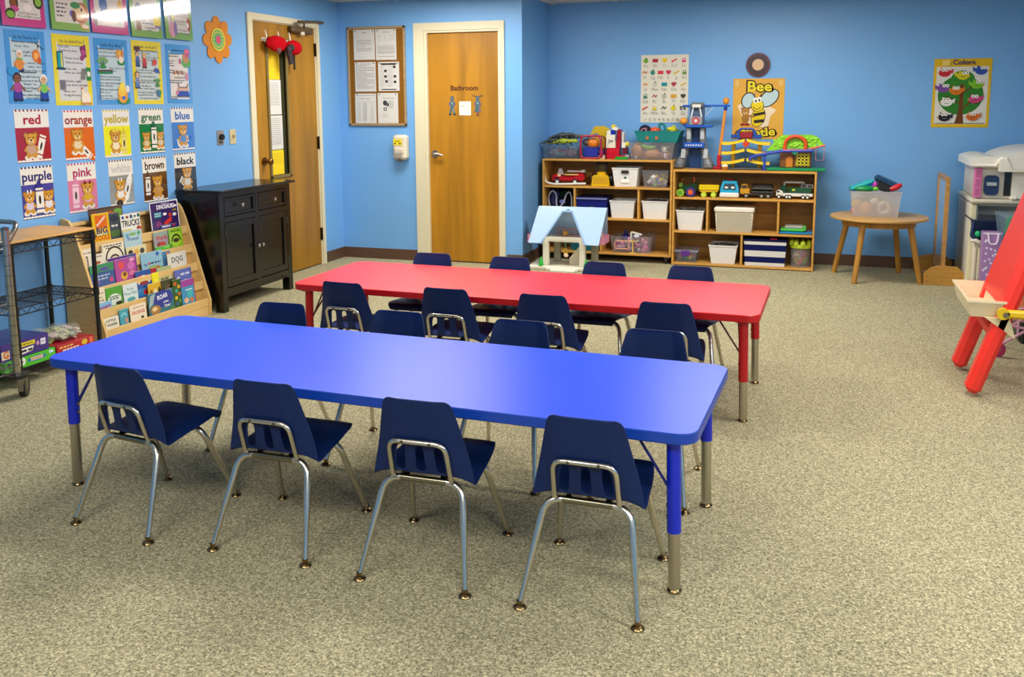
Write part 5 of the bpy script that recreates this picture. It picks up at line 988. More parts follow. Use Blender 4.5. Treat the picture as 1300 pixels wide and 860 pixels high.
# right unit, top shelf: five vehicles
z = .614
t = thing('toy_tractor', 'dark green toy tractor with lime and purple wheels, left end of the right unit', 'toy truck', (-1.1, 8.28, z))
MB().bx(-1.16, -1.03, 8.25, 8.33, .66, .715, '#1c4a2c', bev=.012).bx(-1.09, -1.01, 8.24, 8.34, .66, .735, '#173a24', bev=.012).bx(-1.18, -1.14, 8.25, 8.33, .69, .735, '#6a8a3a', bev=.008).build('body', 'gloss', t, smooth=40)
MB().cyl((-1.045, 8.28, .73), (-1.045, 8.28, .785), .008, '#c8501c').cyl((-1.15, 8.28, .73), (-1.15, 8.28, .775), .007, '#a84a24').build('exhaust', 'plastic', t)
wheel(t, (-1.155, 8.215, .650), .034, .03, '#8ab82c', '#5a9a24'); wheel(t, (-1.065, 8.21, .658), .042, .03, '#3a2a74', '#d85a2c'); wheel(t, (-1.155, 8.35, .650), .034, .03, '#8ab82c', '#5a9a24'); wheel(t, (-1.065, 8.35, .658), .042, .03, '#3a2a74', '#d85a2c')
t = thing('toy_wagon', 'yellow toy wagon with lime wheels hitched behind the green tractor', 'toy truck', (-.91, 8.28, z))
MB().bx(-.995, -.82, 8.22, 8.34, .672, .724, '#dcc01c', bev=.008).build('box', 'gloss', t, smooth=40); MB().bx(-.985, -.83, 8.225, 8.335, .6, .6, '#d8a818').bx(-.985, -.83, 8.225, 8.335, .66, .672, '#d0a418').build('chassis', 'plastic', t)
for x in (-.95, -.865):
    for y in (8.215, 8.345): wheel(t, (x, y, .638), .024, .022, '#b4cc2c', '#d0dc5a')
t = thing('toy_ambulance', 'turquoise and white toy van facing out on the top shelf of the right unit', 'toy truck', (-.73, 8.28, z))
MB().prism([(-.078, 0), (.078, 0), (.078, .075), (.058, .14), (-.058, .14), (-.078, .075)], (-.729, 8.225, z+.008), (1, 0, 0), (0, 0, 1), (0, .2, 0), '#2fa4cc').build('body', 'gloss', t)
MB().bx(-.812, -.646, 8.205, 8.24, z+.004, z+.045, '#e4e0d8', bev=.008).build('bumper', 'plastic', t); MB().prism([(-.055, 0), (.055, 0), (.044, .05), (-.044, .05)], (-.729, 8.2235, z+.075), (1, 0, 0), (0, 0, 1), (0, -.003, 0), '#3a5058').build('windscreen', 'gloss', t)
MB().bx(-.755, -.70, 8.25, 8.27, z+.148, z+.162, '#b0344a', bev=.004).build('roof_light', 'gloss', t); MB().ell((-.755, 8.215, z+.09), (.016, .006, .010), '#e8e4dc').ell((-.70, 8.215, z+.09), (.016, .006, .010), '#e8e4dc').build('visor', 'plastic', t, smooth=60)
for x in (-.80, -.658): wheel(t, (x, 8.26, z+.022), .022, .014, '#1c1c1c', '#777', (1, 0, 0))
t = thing('toy_tanker', 'tan cab toy truck with a dark grey tank body on the right unit', 'toy truck', (-.5, 8.28, z))
MB().bx(-.64, -.555, 8.23, 8.33, .645, .70, '#c8922c', bev=.010).bx(-.63, -.575, 8.235, 8.325, .69, .738, '#b88428', bev=.010).build('cab', 'gloss', t, smooth=40); MB().bx(-.622, -.583, 8.2325, 8.236, .70, .728, '#3a3a30').build('window', 'gloss', t)
MB().bx(-.54, -.36, 8.23, 8.33, .675, .738, '#55534e', bev=.018).bx(-.54, -.36, 8.225, 8.335, .668, .676, '#7a7a74').bx(-.54, -.36, 8.226, 8.229, .70, .706, '#84847e').build('tank', 'satin', t, smooth=40); MB().bx(-.64, -.36, 8.24, 8.32, .642, .66, '#3a3834').build('chassis', 'plastic', t)
for x in (-.585, -.455, -.40):
    for y in (8.235, 8.325): wheel(t, (x, y, .636), .021, .018, '#24231f', '#9a958a')
t = thing('toy_ladder_truck', 'green and white toy rescue truck with a ladder, right end of the right unit', 'toy truck', (-.18, 8.28, z))
MB().bx(-.335, -.03, 8.24, 8.33, .636, .665, '#e0e0dc', bev=.006).bx(-.335, -.27, 8.235, 8.335, .636, .69, '#dedcd4', bev=.012).build('chassis', 'gloss', t, smooth=40); MB().bx(-.30, -.24, 8.24, 8.33, .66, .735, '#14402c', bev=.012).bx(-.23, -.04, 8.24, 8.33, .665, .715, '#145034', bev=.012).build('body', 'gloss', t, smooth=40)
MB().bx(-.27, -.11, 8.255, 8.265, .752, .764, '#b8b8b4').bx(-.27, -.11, 8.305, 8.315, .752, .764, '#b8b8b4').bx(-.275, -.26, 8.25, 8.32, .735, .764, '#9a9a96').bx(-.13, -.03, 8.25, 8.32, .712, .745, '#8a8a88').bx(-.115, -.10, 8.25, 8.32, .73, .764, '#8a8a88').build('ladder', 'plastic', t); MB().bx(-.125, -.085, 8.247, 8.25, .718, .738, '#3a3c3e').bx(-.075, -.04, 8.247, 8.25, .718, .738, '#3a3c3e').bx(-.328, -.305, 8.233, 8.236, .672, .686, '#1c2420').build('window', 'gloss', t)
MB().ell((-.19, 8.238, .695), (.014, .004, .010), '#c8c83a').build('badge', 'plastic', t)
for x in (-.31, -.245, -.22, -.11, -.075): wheel(t, (x, 8.24, .634), .018, .018, '#1a1a1a', '#e0e0dc'); 
for x in (-.31, -.235, -.09): wheel(t, (x, 8.33, .634), .018, .018, '#1a1a1a', '#e0e0dc')
# right unit, middle shelf
t = thing('lidded_basket', 'cream woven look lidded basket in the middle of the right unit', 'basket', (-.68, 8.33, .314))
MB().bin((-.68, 8.335, .315), (.300, .28), (.325, .30), .175, .005, '#e2dac6').build('body', 'plastic', t)
MB().bx(-.852, -.508, 8.172, 8.50, .488, .535, '#e8e2d2', bev=.012).build('lid', 'plastic', t, smooth=40)
g = MB()
for r in range(11):
    for c in range(19):
        x = -.68+(c-9)*.0158+(.0079 if r % 2 else 0)-.004; zz = .326+r*.0148
        g.box((x, 8.335-.1415-.0105*(zz-.315)/.175, zz), (.0085, .004, .0085), '#8f8468', rot=(-.057, .785, 0))
tag(g.build('lattice_holes', 'plastic', t), None, None, kind='stuff')
t = thing('toy_laptop', 'lime green toy laptop lying on a blue case, middle shelf of the right unit', 'toy', (-.16, 8.3, .314))
MB().bx(-.298, -.02, 8.19, 8.40, .315, .334, '#1f86c8', bev=.008).build('case', 'gloss', t, smooth=40); MB().bx(-.29, -.085, 8.20, 8.38, .334, .362, '#4cc050', bev=.012).bx(-.10, -.075, 8.22, 8.36, .34, .385, '#5ac85a', bev=.008).build('shell', 'gloss', t, smooth=40); MB().bx(-.25, -.10, 8.215, 8.37, .362, .384, '#a8a8a0', bev=.005).build('screen', 'plastic', t)
# right unit, bottom shelf
t = clearbin('clear_tub', 'clear lidded box with a purple latch, left end of the bottom shelf, right unit', -1.19, -.99, -1.178, -1.005, .024, .118, col='#a8b0b8', d=.24)
MB().bx(-1.197, -.983, 8.180, 8.44, .118, .130, '#b8bccc', bev=.004).build('lid', 'frost', t); MB().bx(-1.135, -1.055, 8.176, 8.184, .085, .132, '#5a2a84', bev=.003).build('latch', 'plastic', t)
fill('coloured pieces inside the clear box with the purple latch', -1.17, -1.01, 8.22, 8.40, .03, .10, ['#d8604a', '#c84a6a', '#3a8a7a', '#d8c840', '#4a6ab0', '#3a7a5a'], 34, 11)
t = thing('fabric_box', 'navy and white striped fabric box on the bottom shelf of the right unit', 'box', (-.41, 8.32, .024))
for i, (a, b_, c) in enumerate(((.026, .056, '#d8d6cf'), (.056, .108, '#161d54'), (.108, .160, '#d8d6cf'), (.160, .213, '#161d54'), (.213, .242, '#d8d6cf'))):
    f_ = lambda q: .167+.013*(q-.026)/.25
    MB().prism([(-f_(a), a), (f_(a), a), (f_(b_), b_), (-f_(b_), b_)], (-.409, 8.185, 0), (1, 0, 0), (0, 0, 1), (0, .28, 0), c).build('stripe', 'fabric', t)
MB().bx(-.592, -.226, 8.18, 8.47, .242, .262, '#12173e', bev=.004).build('lid', 'fabric', t); MB().bx(-.365, -.31, 8.178, 8.2, .262, .276, '#8a1c34').build('pull_tab', 'fabric', t)
t = thing('toy_bucket', 'clear bucket with a lime crown lid holding colourful shapes, right unit', 'bucket', (-.11, 8.29, .024))
MB().lathe((-.108, 8.285, .026), [(.088, 0), (.094, .17), (.090, .17), (.084, .003)], '#c8c4bc', n=24).build('body', 'clear', t, smooth=50)
g = MB().lathe((-.108, 8.285, .192), [(.098, 0), (.1, .012), (.092, .030), (.086, .030)], '#a8bc1c', n=24)
for i in range(9):
    a = i*2*PI/9; g.ell((-.108+.083*math.cos(a), 8.285+.083*math.sin(a), .228), (.024, .024, .034), '#b4c828', n=10, m=6)
g.build('crown_lid', 'plastic', t, smooth=50)
fill('colourful shapes inside the bucket with the lime lid', -.17, -.045, 8.225, 8.345, .03, .185, ['#b01c34', '#b8283c', '#6a8a1c', '#2a6ab0', '#d86a24', '#dcc02c', '#e0c8a0', '#a02440', '#b01c34', '#b8283c'], 46, 21, (.026, .044))
# ------------------------------------------------------------------ on top of the left unit (z .938)
t = clearbin('clear_tub', 'clear tub with toy reptiles heaped on it, left end on top of the shelves', -2.436, -2.085, -2.428, -2.093, .938, 1.062, y0=8.19, d=.32, col='#8a9aa4')
fill('pink and grey toys inside the clear tub at the left end', -2.40, -2.12, 8.23, 8.46, .945, 1.04, ['#a84a6a', '#5a7a84', '#6a8a94', '#8a5a70', '#4a6a74'], 40, 13, (.02, .035))
def beast(label, x, y, z_, L, col, col2, rz):
    t = thing('toy_reptile', label, 'toy animal', (x, y, z_)); c, q = math.cos(rz), math.sin(rz)
    P = lambda a, b_, h: (x+a*c-b_*q, y+a*q+b_*c, z_+h)
    MB().tube([P(-L*.6, 0, .01), P(-L*.4, .015, .02), P(-L*.2, 0, .032), P(0, 0, .04), P(L*.18, 0, .036), P(L*.28, 0, .045), P(L*.4, 0, .04), P(L*.46, 0, .034)], [.003, .008, .016, .026, .02, .015, .018, .008], col, n=9).build('body', 'plastic', t, smooth=60)
    for a in (-.12, .14):
        for b_ in (-1, 1): MB().tube([P(L*a, b_*.015, .034), P(L*a+.01, b_*.045, .028), P(L*a+.02, b_*.05, .0)], [.011, .009, .007], col2, n=7).build('leg', 'plastic', t, smooth=60)
beast('grey toy lizard on top of the heap in the left end tub', -2.27, 8.30, 1.115, .24, '#4a5050', '#3c4242', .2)
beast('dark toy crocodile lower left on the heap in the left end tub', -2.36, 8.25, 1.065, .20, '#33403a', '#2a352c', .5)
beast('lime and black toy snake lizard at the front of the left end tub', -2.24, 8.23, 1.06, .30, '#a8b41c', '#4a5a1c', -.08)
beast('brown toy lizard behind the grey one in the left end tub', -2.18, 8.38, 1.10, .24, '#6a6a68', '#55524e', -.3)
beast('black toy lizard at the back of the left end tub', -2.31, 8.42, 1.09, .22, '#3a4a3a', '#2c382e', 2.9)
t = thing('toy_pail', 'red wire pail of toys standing on its side on top of the shelves', 'pail', (-1.98, 8.27, .938))
RR = '#a82034'
fp = rounded([(-1.975, 8.185, .945), (-1.875, 8.185, .948), (-1.875, 8.185, 1.15), (-2.065, 8.185, 1.15), (-2.068, 8.185, .945), (-1.975, 8.185, .945)], .05, 5)
MB().tube(fp[:-1], .010, RR, closed=True).build('front_hoop', 'gloss', t, smooth=60)
MB().tube([(p.x*.9+-.197, 8.40, p.z*.9+.105) for p in fp[:-1]], .007, RR, closed=True).build('back_hoop', 'gloss', t, smooth=60)
for p in fp[2:-2:4]: MB().tube([p, (p.x*.9-.197, 8.40, p.z*.9+.105)], .004, RR, n=6).build('wire', 'gloss', t)
MB().tube([(-1.88, 8.19, 1.02), (-1.87, 8.2, .96), (-1.87, 8.3, .96), (-1.88, 8.38, 1.02)], .02, '#8a2468').build('side_panel', 'plastic', t)
b = MB().bx(-2.05, -1.905, 8.22, 8.34, .955, 1.045, '#1c2a94', bev=.006).build('toy_block', 'plastic', None); tag(b, 'blue box shaped toy lying inside the red pail', 'toy')
b = MB().ell((-1.96, 8.25, 1.085), (.06, .05, .05), '#dc7a1c').ell((-1.93, 8.24, 1.11), (.03, .03, .03), '#e8a030').build('toy_figure', 'plastic', None, smooth=60); tag(b, 'orange round toy inside the red pail', 'toy')
b = MB().ell((-2.03, 8.25, 1.09), (.035, .04, .035), '#4a4a4c').build('toy_ball', 'plastic', None, smooth=60); tag(b, 'dark grey toy inside the red pail, left of the orange one', 'toy')
t = thing('toy_digger', 'yellow toy digger arm behind the red pail on top of the shelves', 'toy truck', (-1.93, 8.42, .94))
MB().prism([(-.09, .12), (-.05, .20), (.04, .205), (.10, .17), (.085, .05), (.06, 0), (.02, 0), (.03, .10), (-.03, .14)], (-1.94, 8.40, 1.03), (1, 0, 0), (0, 0, 1), (0, .06, 0), '#d8b41c').bx(-1.93, -1.86, 8.40, 8.46, .939, 1.04, '#b8981c', bev=.01).build('arm', 'gloss', t)
t = thing('brick_house', 'red and white toy brick house with a yellow topped front on top of the shelves', 'toy house', (-1.78, 8.32, .938))
def studs(g, x0, x1, y0, y1, z_, col, p=.026):
    nx, ny = max(1, int((x1-x0)/p)), max(1, int((y1-y0)/p))
    for i in range(nx):
        for j in range(ny): g.disc((x0+(i+.5)*(x1-x0)/nx, y0+(j+.5)*(y1-y0)/ny, z_+.003), (0, 0, 1), .0075, .007, col, n=8)
def brick(x0, x1, y0, y1, z0, z1, col, par=None):
    g = MB().bx(x0, x1, y0, y1, z0, z1, col, bev=.002); studs(g, x0, x1, y0, y1, z1, col); g.build('brick', 'gloss', par if par else t)
for b_ in ((-1.838, -1.72, 8.24, 8.36, .939, .985, '#c01024'), (-1.836, -1.722, 8.24, 8.36, .985, 1.04, '#c80f22'), (-1.842, -1.755, 8.235, 8.36, 1.04, 1.10, '#e0dac4'), (-1.84, -1.76, 8.236, 8.36, 1.10, 1.16, '#e4decb'),
           (-1.755, -1.715, 8.26, 8.37, 1.04, 1.11, '#a8141f'), (-1.75, -1.712, 8.27, 8.37, 1.11, 1.20, '#98121c'), (-1.705, -1.685, 8.27, 8.37, 1.07, 1.18, '#cfc6c0'), (-1.838, -1.80, 8.25, 8.33, 1.16, 1.195, '#e6e2da'),
           (-1.80, -1.765, 8.24, 8.32, 1.15, 1.20, '#1c28a0'), (-1.79, -1.74, 8.25, 8.34, 1.20, 1.222, '#ece6dc'), (-1.80, -1.765, 8.26, 8.33, 1.222, 1.245, '#e0c820'), (-1.695, -1.655, 8.26, 8.34, .985, 1.04, '#7a1422'), (-1.70, -1.665, 8.25, 8.33, 1.04, 1.085, '#e6e0d0')):
    brick(*b_)
MB().ell((-1.65, 8.27, 1.075), (.022, .02, .024), '#dcc82c').build('figure_head', 'plastic', t, smooth=60); MB().bx(-1.815, -1.81, 8.23, 8.236, 1.08, 1.12, '#6a6a6a').bx(-1.80, -1.78, 8.23, 8.236, 1.095, 1.11, '#55606a').build('window', 'plastic', t)
t2 = thing('toy_brick', 'flat green toy brick base with red and cream bricks at its edge', 'toy brick', (-1.68, 8.22, .938)); brick(-1.745, -1.635, 8.175, 8.235, .939, .958, '#1c9a34', t2); brick(-1.73, -1.67, 8.24, 8.30, .939, .968, '#c81424', t2) ; brick(-1.668, -1.63, 8.24, 8.30, .939, .975, '#b8a8a0', t2)
t2 = thing('toy_brick', 'cream toy brick in front of the red brick house', 'toy brick', (-1.87, 8.21, .938)); brick(-1.90, -1.845, 8.19, 8.232, .939, .972, '#d0bc90', t2)
t = clearbin('clear_tub', 'clear tub of potato toys under the teal caddy on top of the shelves', -1.635, -1.205, -1.606, -1.236, .938, 1.092, y0=8.19, d=.31, col='#c4bcb8')
b = MB().ell((-1.555, 8.28, 1.02), (.055, .05, .07), '#a87244', n=18, m=12).ell((-1.535, 8.30, 1.10), (.03, .03, .03), '#b06a34').build('toy_potato', 'plastic', None, smooth=60); tag(b, 'brown potato toy standing upright at the left in the clear tub', 'toy')
b = MB().ell((-1.425, 8.27, .99), (.075, .05, .046), '#b87c4c', n=18, m=12).build('toy_potato', 'plastic', None, smooth=60); tag(b, 'brown potato toy lying on its side in the clear tub', 'toy')
b = MB().tube([(-1.52, 8.25, 1.075), (-1.48, 8.24, 1.05), (-1.43, 8.24, 1.045), (-1.39, 8.25, 1.055)], [.008, .017, .017, .006], '#6aa834', n=10).build('toy_pickle', 'plastic', None, smooth=60); tag(b, 'green curved toy lying above the potato toys in the clear tub', 'toy')
fill('small white pink and yellow parts inside the tub of potato toys', -1.59, -1.25, 8.23, 8.45, .945, 1.0, ['#e6e2da', '#d8b040', '#d07a9c', '#e8e4e0', '#8a5a44', '#c8a8b8', '#6a8a4a'], 70, 17)
fill('larger white and brown parts at the right of the tub of potato toys', -1.36, -1.26, 8.24, 8.40, .99, 1.07, ['#e8e4dc', '#8a5c40', '#a06a4a', '#d8d0c0'], 14, 19, (.018, .03))
t = thing('tool_caddy', 'teal plastic caddy of toy tools standing on the clear tub', 'caddy', (-1.37, 8.34, 1.095))
TE = '#0f7a78'
MB().bin((-1.37, 8.345, 1.0945), (.34, .26), (.41, .29), .102, .006, TE, rim=.008).build('body', 'plastic', t)
MB().tube(rounded([(-1.36, 8.345, 1.15), (-1.38, 8.345, 1.255), (-1.33, 8.345, 1.255), (-1.315, 8.345, 1.15)], .02), .012, TE).build('handle', 'plastic', t, smooth=60)
for x in (-1.46, -1.375): MB().box((x, 8.205, 1.135), (.026, .006, .03), '#a86a44').build('emblem', 'plastic', t)
b = MB().ell((-1.50, 8.32, 1.205), (.055, .06, .045), '#171730').tube([(-1.50+.025*math.cos(a), 8.255, 1.19+.025*math.sin(a)) for a in [i*PI/6 for i in range(12)]], .007, '#a86a7a', closed=True).build('toy_drill', 'plastic', None, smooth=60); tag(b, 'dark navy round toy at the left in the teal caddy', 'toy')
b = MB().ell((-1.41, 8.31, 1.20), (.045, .05, .03), '#d8542c').bx(-1.42, -1.36, 8.28, 8.34, 1.19, 1.215, '#c84a2a', bev=.008).build('toy_tool', 'plastic', None, smooth=60); tag(b, 'orange toy in the middle of the teal caddy', 'toy')
fill('yellow toy bananas and bits at the right of the teal caddy', -1.31, -1.21, 8.27, 8.42, 1.17, 1.245, ['#d8d020', '#c8c41c', '#e0dc4a'], 20, 23, (.018, .026))
# ------------------------------------------------------------------ on top of the right unit (z .858)
t = thing('toy_garage', 'tall grey and blue toy tower with an orange pole on top of the right shelf', 'toy tower', (-1.06, 8.33, .858))
GY, LB, DB = '#6a6f74', '#b0b6ba', '#1554b8'
for sx, x0, x1 in ((-1, -1.185, -1.105), (1, -.925, -.985)):
    MB().tube([((x0 if sx < 0 else x0)+0, 8.31, .885), ((x0+x1)/2, 8.33, .98), (x1, 8.33, 1.09), (x1, 8.33, 1.23)], [.05, .034, .03, .028], GY, n=8).bx(x0-.045, x0+.045, 8.25, 8.37, .859, .90, '#5a5c5e', bev=.012).build('leg', 'plastic', t, smooth=50)
    MB().prism([(-.02, 0), (.02, 0), (.028*1-.006, .08), (-.012, .08)], (x0+(x1-x0)*.45, 8.275, .955), (1, 0, 0), (0, 0, 1), (0, .02, 0), LB).bx(x1-.018, x1+.018, 8.295, 8.303, 1.12, 1.22, LB, bev=.003).build('road_panel', 'plastic', t)
MB().bx(-1.148, -.96, 8.27, 8.39, 1.045, 1.092, DB, bev=.006).build('lower_deck', 'plastic', t); MB().bx(-1.135, -.90, 8.25, 8.42, 1.226, 1.246, DB, bev=.005).build('middle_deck', 'plastic', t)
g = MB()
for i in range(7): g.prism([(0, 0), (.010, 0), (.018, .014), (.008, .014)], (-1.13+i*.022, 8.2685, 1.063), (1, 0, 0), (0, 0, 1), (0, -.001, 0), '#dfe0dc')
g.build('warning_stripes', 'plastic', t)
MB().bx(-1.10, -.985, 8.26, 8.36, 1.246, 1.322, '#8c9094', bev=.008).build('emblem_box', 'plastic', t); MB().disc((-1.04, 8.258, 1.287), (0, 1, 0), .032, .004, '#b83a44', n=18).build('emblem', 'plastic', t)
D = Draw((-1.04, 8.2555, 1.287), *BW); [D.bar(-.018*math.cos(a), -.018*math.sin(a), .018*math.cos(a), .018*math.sin(a), .007, '#d8d4d0') for a in (.3, 1.35, 2.4)]; D.a.build('emblem_mark', 'plastic', t)
for x in (-1.085, -.995): MB().cyl((x, 8.29, 1.32), (x*.6-1.04*.4, 8.29, 1.405), .007, '#d8dce0').cyl((x, 8.37, 1.32), (x, 8.37, 1.40), .012, GY).build('strut', 'plastic', t)
MB().bx(-1.10, -.98, 8.31, 8.42, 1.246, 1.41, '#4a5f7c', bev=.01).build('back_column', 'plastic', t)
MB().bx(-1.168, -.755, 8.32, 8.37, 1.408, 1.425, DB, bev=.004).build('top_rail', 'plastic', t); MB().bx(-1.095, -.975, 8.275, 8.40, 1.395, 1.448, GY, bev=.018).bx(-1.075, -1.0, 8.268, 8.276, 1.403, 1.43, '#d8d6ce').build('lookout', 'plastic', t, smooth=40)
for sx in (-1, 1):
    x = -1.04+sx*.075; MB().tube([(x, 8.34, 1.41), (x+sx*.06, 8.34, 1.40), (x, 8.34, 1.325), (x, 8.34, 1.41)], .006, '#c4ccd4').build('side_brace', 'plastic', t, smooth=60)
MB().bx(-1.10, -1.0, 8.37, 8.40, .859, 1.23, '#123a6c').build('lift_shaft', 'plastic', t)
b = MB().ell((-1.148, 8.27, 1.283), (.034, .03, .03), '#e0921c').build('toy_ball', 'plastic', None, smooth=60)
b.location.z = b.location.z; tag(b, 'orange ball perched on the left of the toy tower deck', 'toy')
MB().tube([(-1.148, 8.27, 1.255), (-1.12, 8.29, 1.24)], .01, DB).build('ball_cup', 'plastic', t)
MB().bx(-.90, -.81, 8.28, 8.36, .859, .88, '#b0142c', bev=.006).bx(-.852, -.818, 8.30, 8.335, .88, .985, '#b8142c', bev=.006).build('pole_base', 'plastic', t); MB().cyl((-.833, 8.318, .985), (-.792, 8.318, 1.385), .0135, '#d88a34', n=12).build('pole', 'plastic', t, smooth=50)
MB().cyl((-.793, 8.318, 1.375), (-.790, 8.318, 1.408), .016, '#17318c').build('pole_joint', 'plastic', t, smooth=50); MB().ell((-.789, 8.335, 1.458), (.028, .026, .032), '#dc8a1c').build('pole_ball', 'plastic', t, smooth=60); MB().box((-.812, 8.29, .962), (.02, .03, .012), '#8a1024').build('crank', 'plastic', t)
t = thing('toy_ramp', 'yellow zigzag toy car ramp in front of the bee poster', 'toy ramp', (-.6, 8.33, .858))
YR = '#e6c424'
MB().bx(-.74, -.46, 8.26, 8.42, .859, .875, '#55585a', bev=.006).build('base', 'plastic', t)
for x in (-.715, -.49): MB().bx(x-.016, x+.016, 8.32, 8.39, .875, 1.10, '#d0a81c', bev=.005).build('column', 'plastic', t)
for i, z_ in enumerate((.935, 1.02, 1.105)):
    for sx in (-1, 1):
        p = [(-.603+sx*(.01+.195*k/8), 8.31, z_+.026-.036*math.sin(k/8*PI*.55)+.006*k/8) for k in range(9)]
        pol = [(q[0], q[2]) for q in p]+[(q[0], q[2]-.024) for q in p[::-1]]
        MB().prism(pol if sx < 0 else pol, (0, 8.24, 0), (1, 0, 0), (0, 0, 1), (0, .12, 0), YR).build('ramp', 'plastic', t)
MB().box((-.603, 8.29, 1.085), (.045, .09, .045), '#c8401c', rot=(0, .785, 0)).build('turntable', 'plastic', t)
MB().bx(-.73, -.485, 8.28, 8.40, 1.132, 1.152, '#17489c', bev=.005).bx(-.735, -.69, 8.27, 8.40, 1.135, 1.165, '#17489c', bev=.006).bx(-.525, -.475, 8.27, 8.40, 1.13, 1.165, '#17489c', bev=.006).bx(-.685, -.665, 8.29, 8.39, 1.15, 1.195, '#17489c').bx(-.545, -.525, 8.29, 8.39, 1.15, 1.195, '#17489c').build('upper_deck', 'plastic', t)
MB().bx(-.655, -.55, 8.27, 8.38, 1.135, 1.185, '#8f1626', bev=.006).build('garage_door', 'plastic', t); MB().tube(rounded([(-.675, 8.34, 1.18), (-.66, 8.34, 1.215), (-.55, 8.34, 1.215), (-.535, 8.34, 1.18)], .03), .010, '#1c4a9c').build('arch', 'plastic', t, smooth=60)
t = thing('toy_hill_house', 'lime green toy hill with a red arch over a blue road and brown house', 'toy house', (-.17, 8.3, .858))
MB().bx(-.42, .065, 8.22, 8.40, .859, .884, '#108a54', bev=.006).build('base', 'plastic', t)
hill = [(-.43, 1.03), (-.33, 1.145), (-.30, 1.162), (-.20, 1.165), (-.06, 1.168), (.0, 1.14), (.045, 1.08), (-.02, 1.085), (-.10, 1.05), (-.28, 1.05), (-.36, 1.032)]
MB().prism([(p[0], p[1]) for p in hill], (0, 8.25, 0), (1, 0, 0), (0, 0, 1), (0, .15, 0), '#86cc2a').build('hill', 'plastic', t); random.seed(4)
g = MB()
for i in range(36): g.ell((random.uniform(-.38, .01), 8.252, random.uniform(1.06, 1.15)), (.016, .012, .014), '#90d634', n=7, m=5)
g.build('leaf_bumps', 'plastic', t, smooth=60).__setitem__('kind', 'stuff')
MB().tube(rounded([(-.275, 8.225, 1.03), (-.275, 8.225, 1.125), (-.19, 8.225, 1.165), (-.105, 8.225, 1.125), (-.105, 8.225, 1.03)], .04), .015, '#d84a1c').bx(-.29, -.09, 8.21, 8.24, 1.025, 1.045, '#d84a1c', bev=.004).build('arch', 'plastic', t, smooth=50)
MB().tube([(-.565, 8.22, .945), (-.555, 8.22, .97), (-.50, 8.22, .99), (-.40, 8.22, 1.01), (-.30, 8.22, 1.028), (-.04, 8.22, 1.034)], .014, '#2440a8', n=8).bx(-.45, -.43, 8.22, 8.25, .859, .99, '#2440a8').build('road', 'plastic', t, smooth=50)
MB().bx(-.315, -.20, 8.27, 8.36, .884, 1.02, '#7a4a20', bev=.006).bx(-.20, -.055, 8.27, 8.36, .884, 1.02, '#74461e', bev=.006).build('house', 'plastic', t); MB().prism([(-.028, 0), (.028, 0), (.028, .07), (.014, .092), (-.014, .092), (-.028, .07)], (-.235, 8.262, .89), (1, 0, 0), (0, 0, 1), (0, .01, 0), '#c87a1c').build('door', 'plastic', t)
g = MB()
for i in range(4): g.bx(-.175+i*.030, -.165+i*.030, 8.255, 8.265, .90, 1.01, '#e0d428').bx(-.182, -.068, 8.255, 8.265, .908+i*.028, .918+i*.028, '#e0d428')
g.build('lattice_gate', 'plastic', t); MB().disc((-.19, 8.215, 1.02), (0, 1, 0), .022, .012, '#0f7a5c').build('gear', 'plastic', t, smooth=40)
MB().tube([(-.08, 8.225, 1.045), (.05, 8.225, 1.083)], .008, '#d8481c').build('side_ramp', 'plastic', t); MB().tube([(-.02, 8.23, 1.05), (-.02, 8.23, .955), (.045, 8.23, .955), (.045, 8.23, 1.07)], .003, '#c87a7a', n=6).build('swing', 'plastic', t)
b = MB().lathe((-.772, 8.20, .859), [(.024, 0), (.030, .026), (.031, .028), (.022, .04), (.006, .052)], '#b8742c').ell((-.772, 8.20, .893), (.029, .029, .018), '#eadfc8').build('toy_cupcake', 'plastic', None, smooth=40); tag(b, 'small toy cupcake in front of the yellow ramp', 'toy')
# ================================================================== DOLLHOUSE
t = thing('dollhouse', 'cream toy dollhouse with a pale blue roof in front of the left shelf', 'dollhouse', (-2.06, 7.77, 0))
CRM, SKY = '#ddd8c4', '#a9c8ea'
MB().bx(-2.39, -1.80, 7.60, 7.93, 0, .035, CRM, bev=.008).bx(-2.22, -1.93, 7.56, 7.62, 0, .03, CRM, bev=.006).build('base', 'plastic', t)
for x in (-2.235, -1.905):
    MB().bx(x-.026, x+.026, 7.615, 7.665, .035, .25, CRM, bev=.006).build('front_post', 'plastic', t)
for x in (-2.20, -1.855): MB().bx(x-.03, x+.03, 7.86, 7.91, .035, .26, '#a9a288', bev=.006).build('back_post', 'plastic', t)
MB().bx(-2.262, -1.878, 7.615, 7.91, .25, .272, CRM, bev=.004).build('upper_floor', 'plastic', t)
MB().prism([(-.19, 0), (-.15, 0), (-.13, .045), (.13, .045), (.15, 0), (.19, 0), (.19, .07), (-.19, .07)], (-2.07, 7.611, .222), (1, 0, 0), (0, 0, 1), (0, .022, 0), CRM).build('front_beam', 'plastic', t)
g = MB().bx(-2.19, -1.95, 7.80, 7.808, .34, .35, '#a87a74').bx(-2.19, -1.95, 7.80, 7.808, .272, .282, '#a87a74')
for i in range(9): g.bx(-2.19+i*.0295, -2.184+i*.0295, 7.80, 7.808, .272, .35, '#a87a74')
g.build('railing', 'plastic', t)
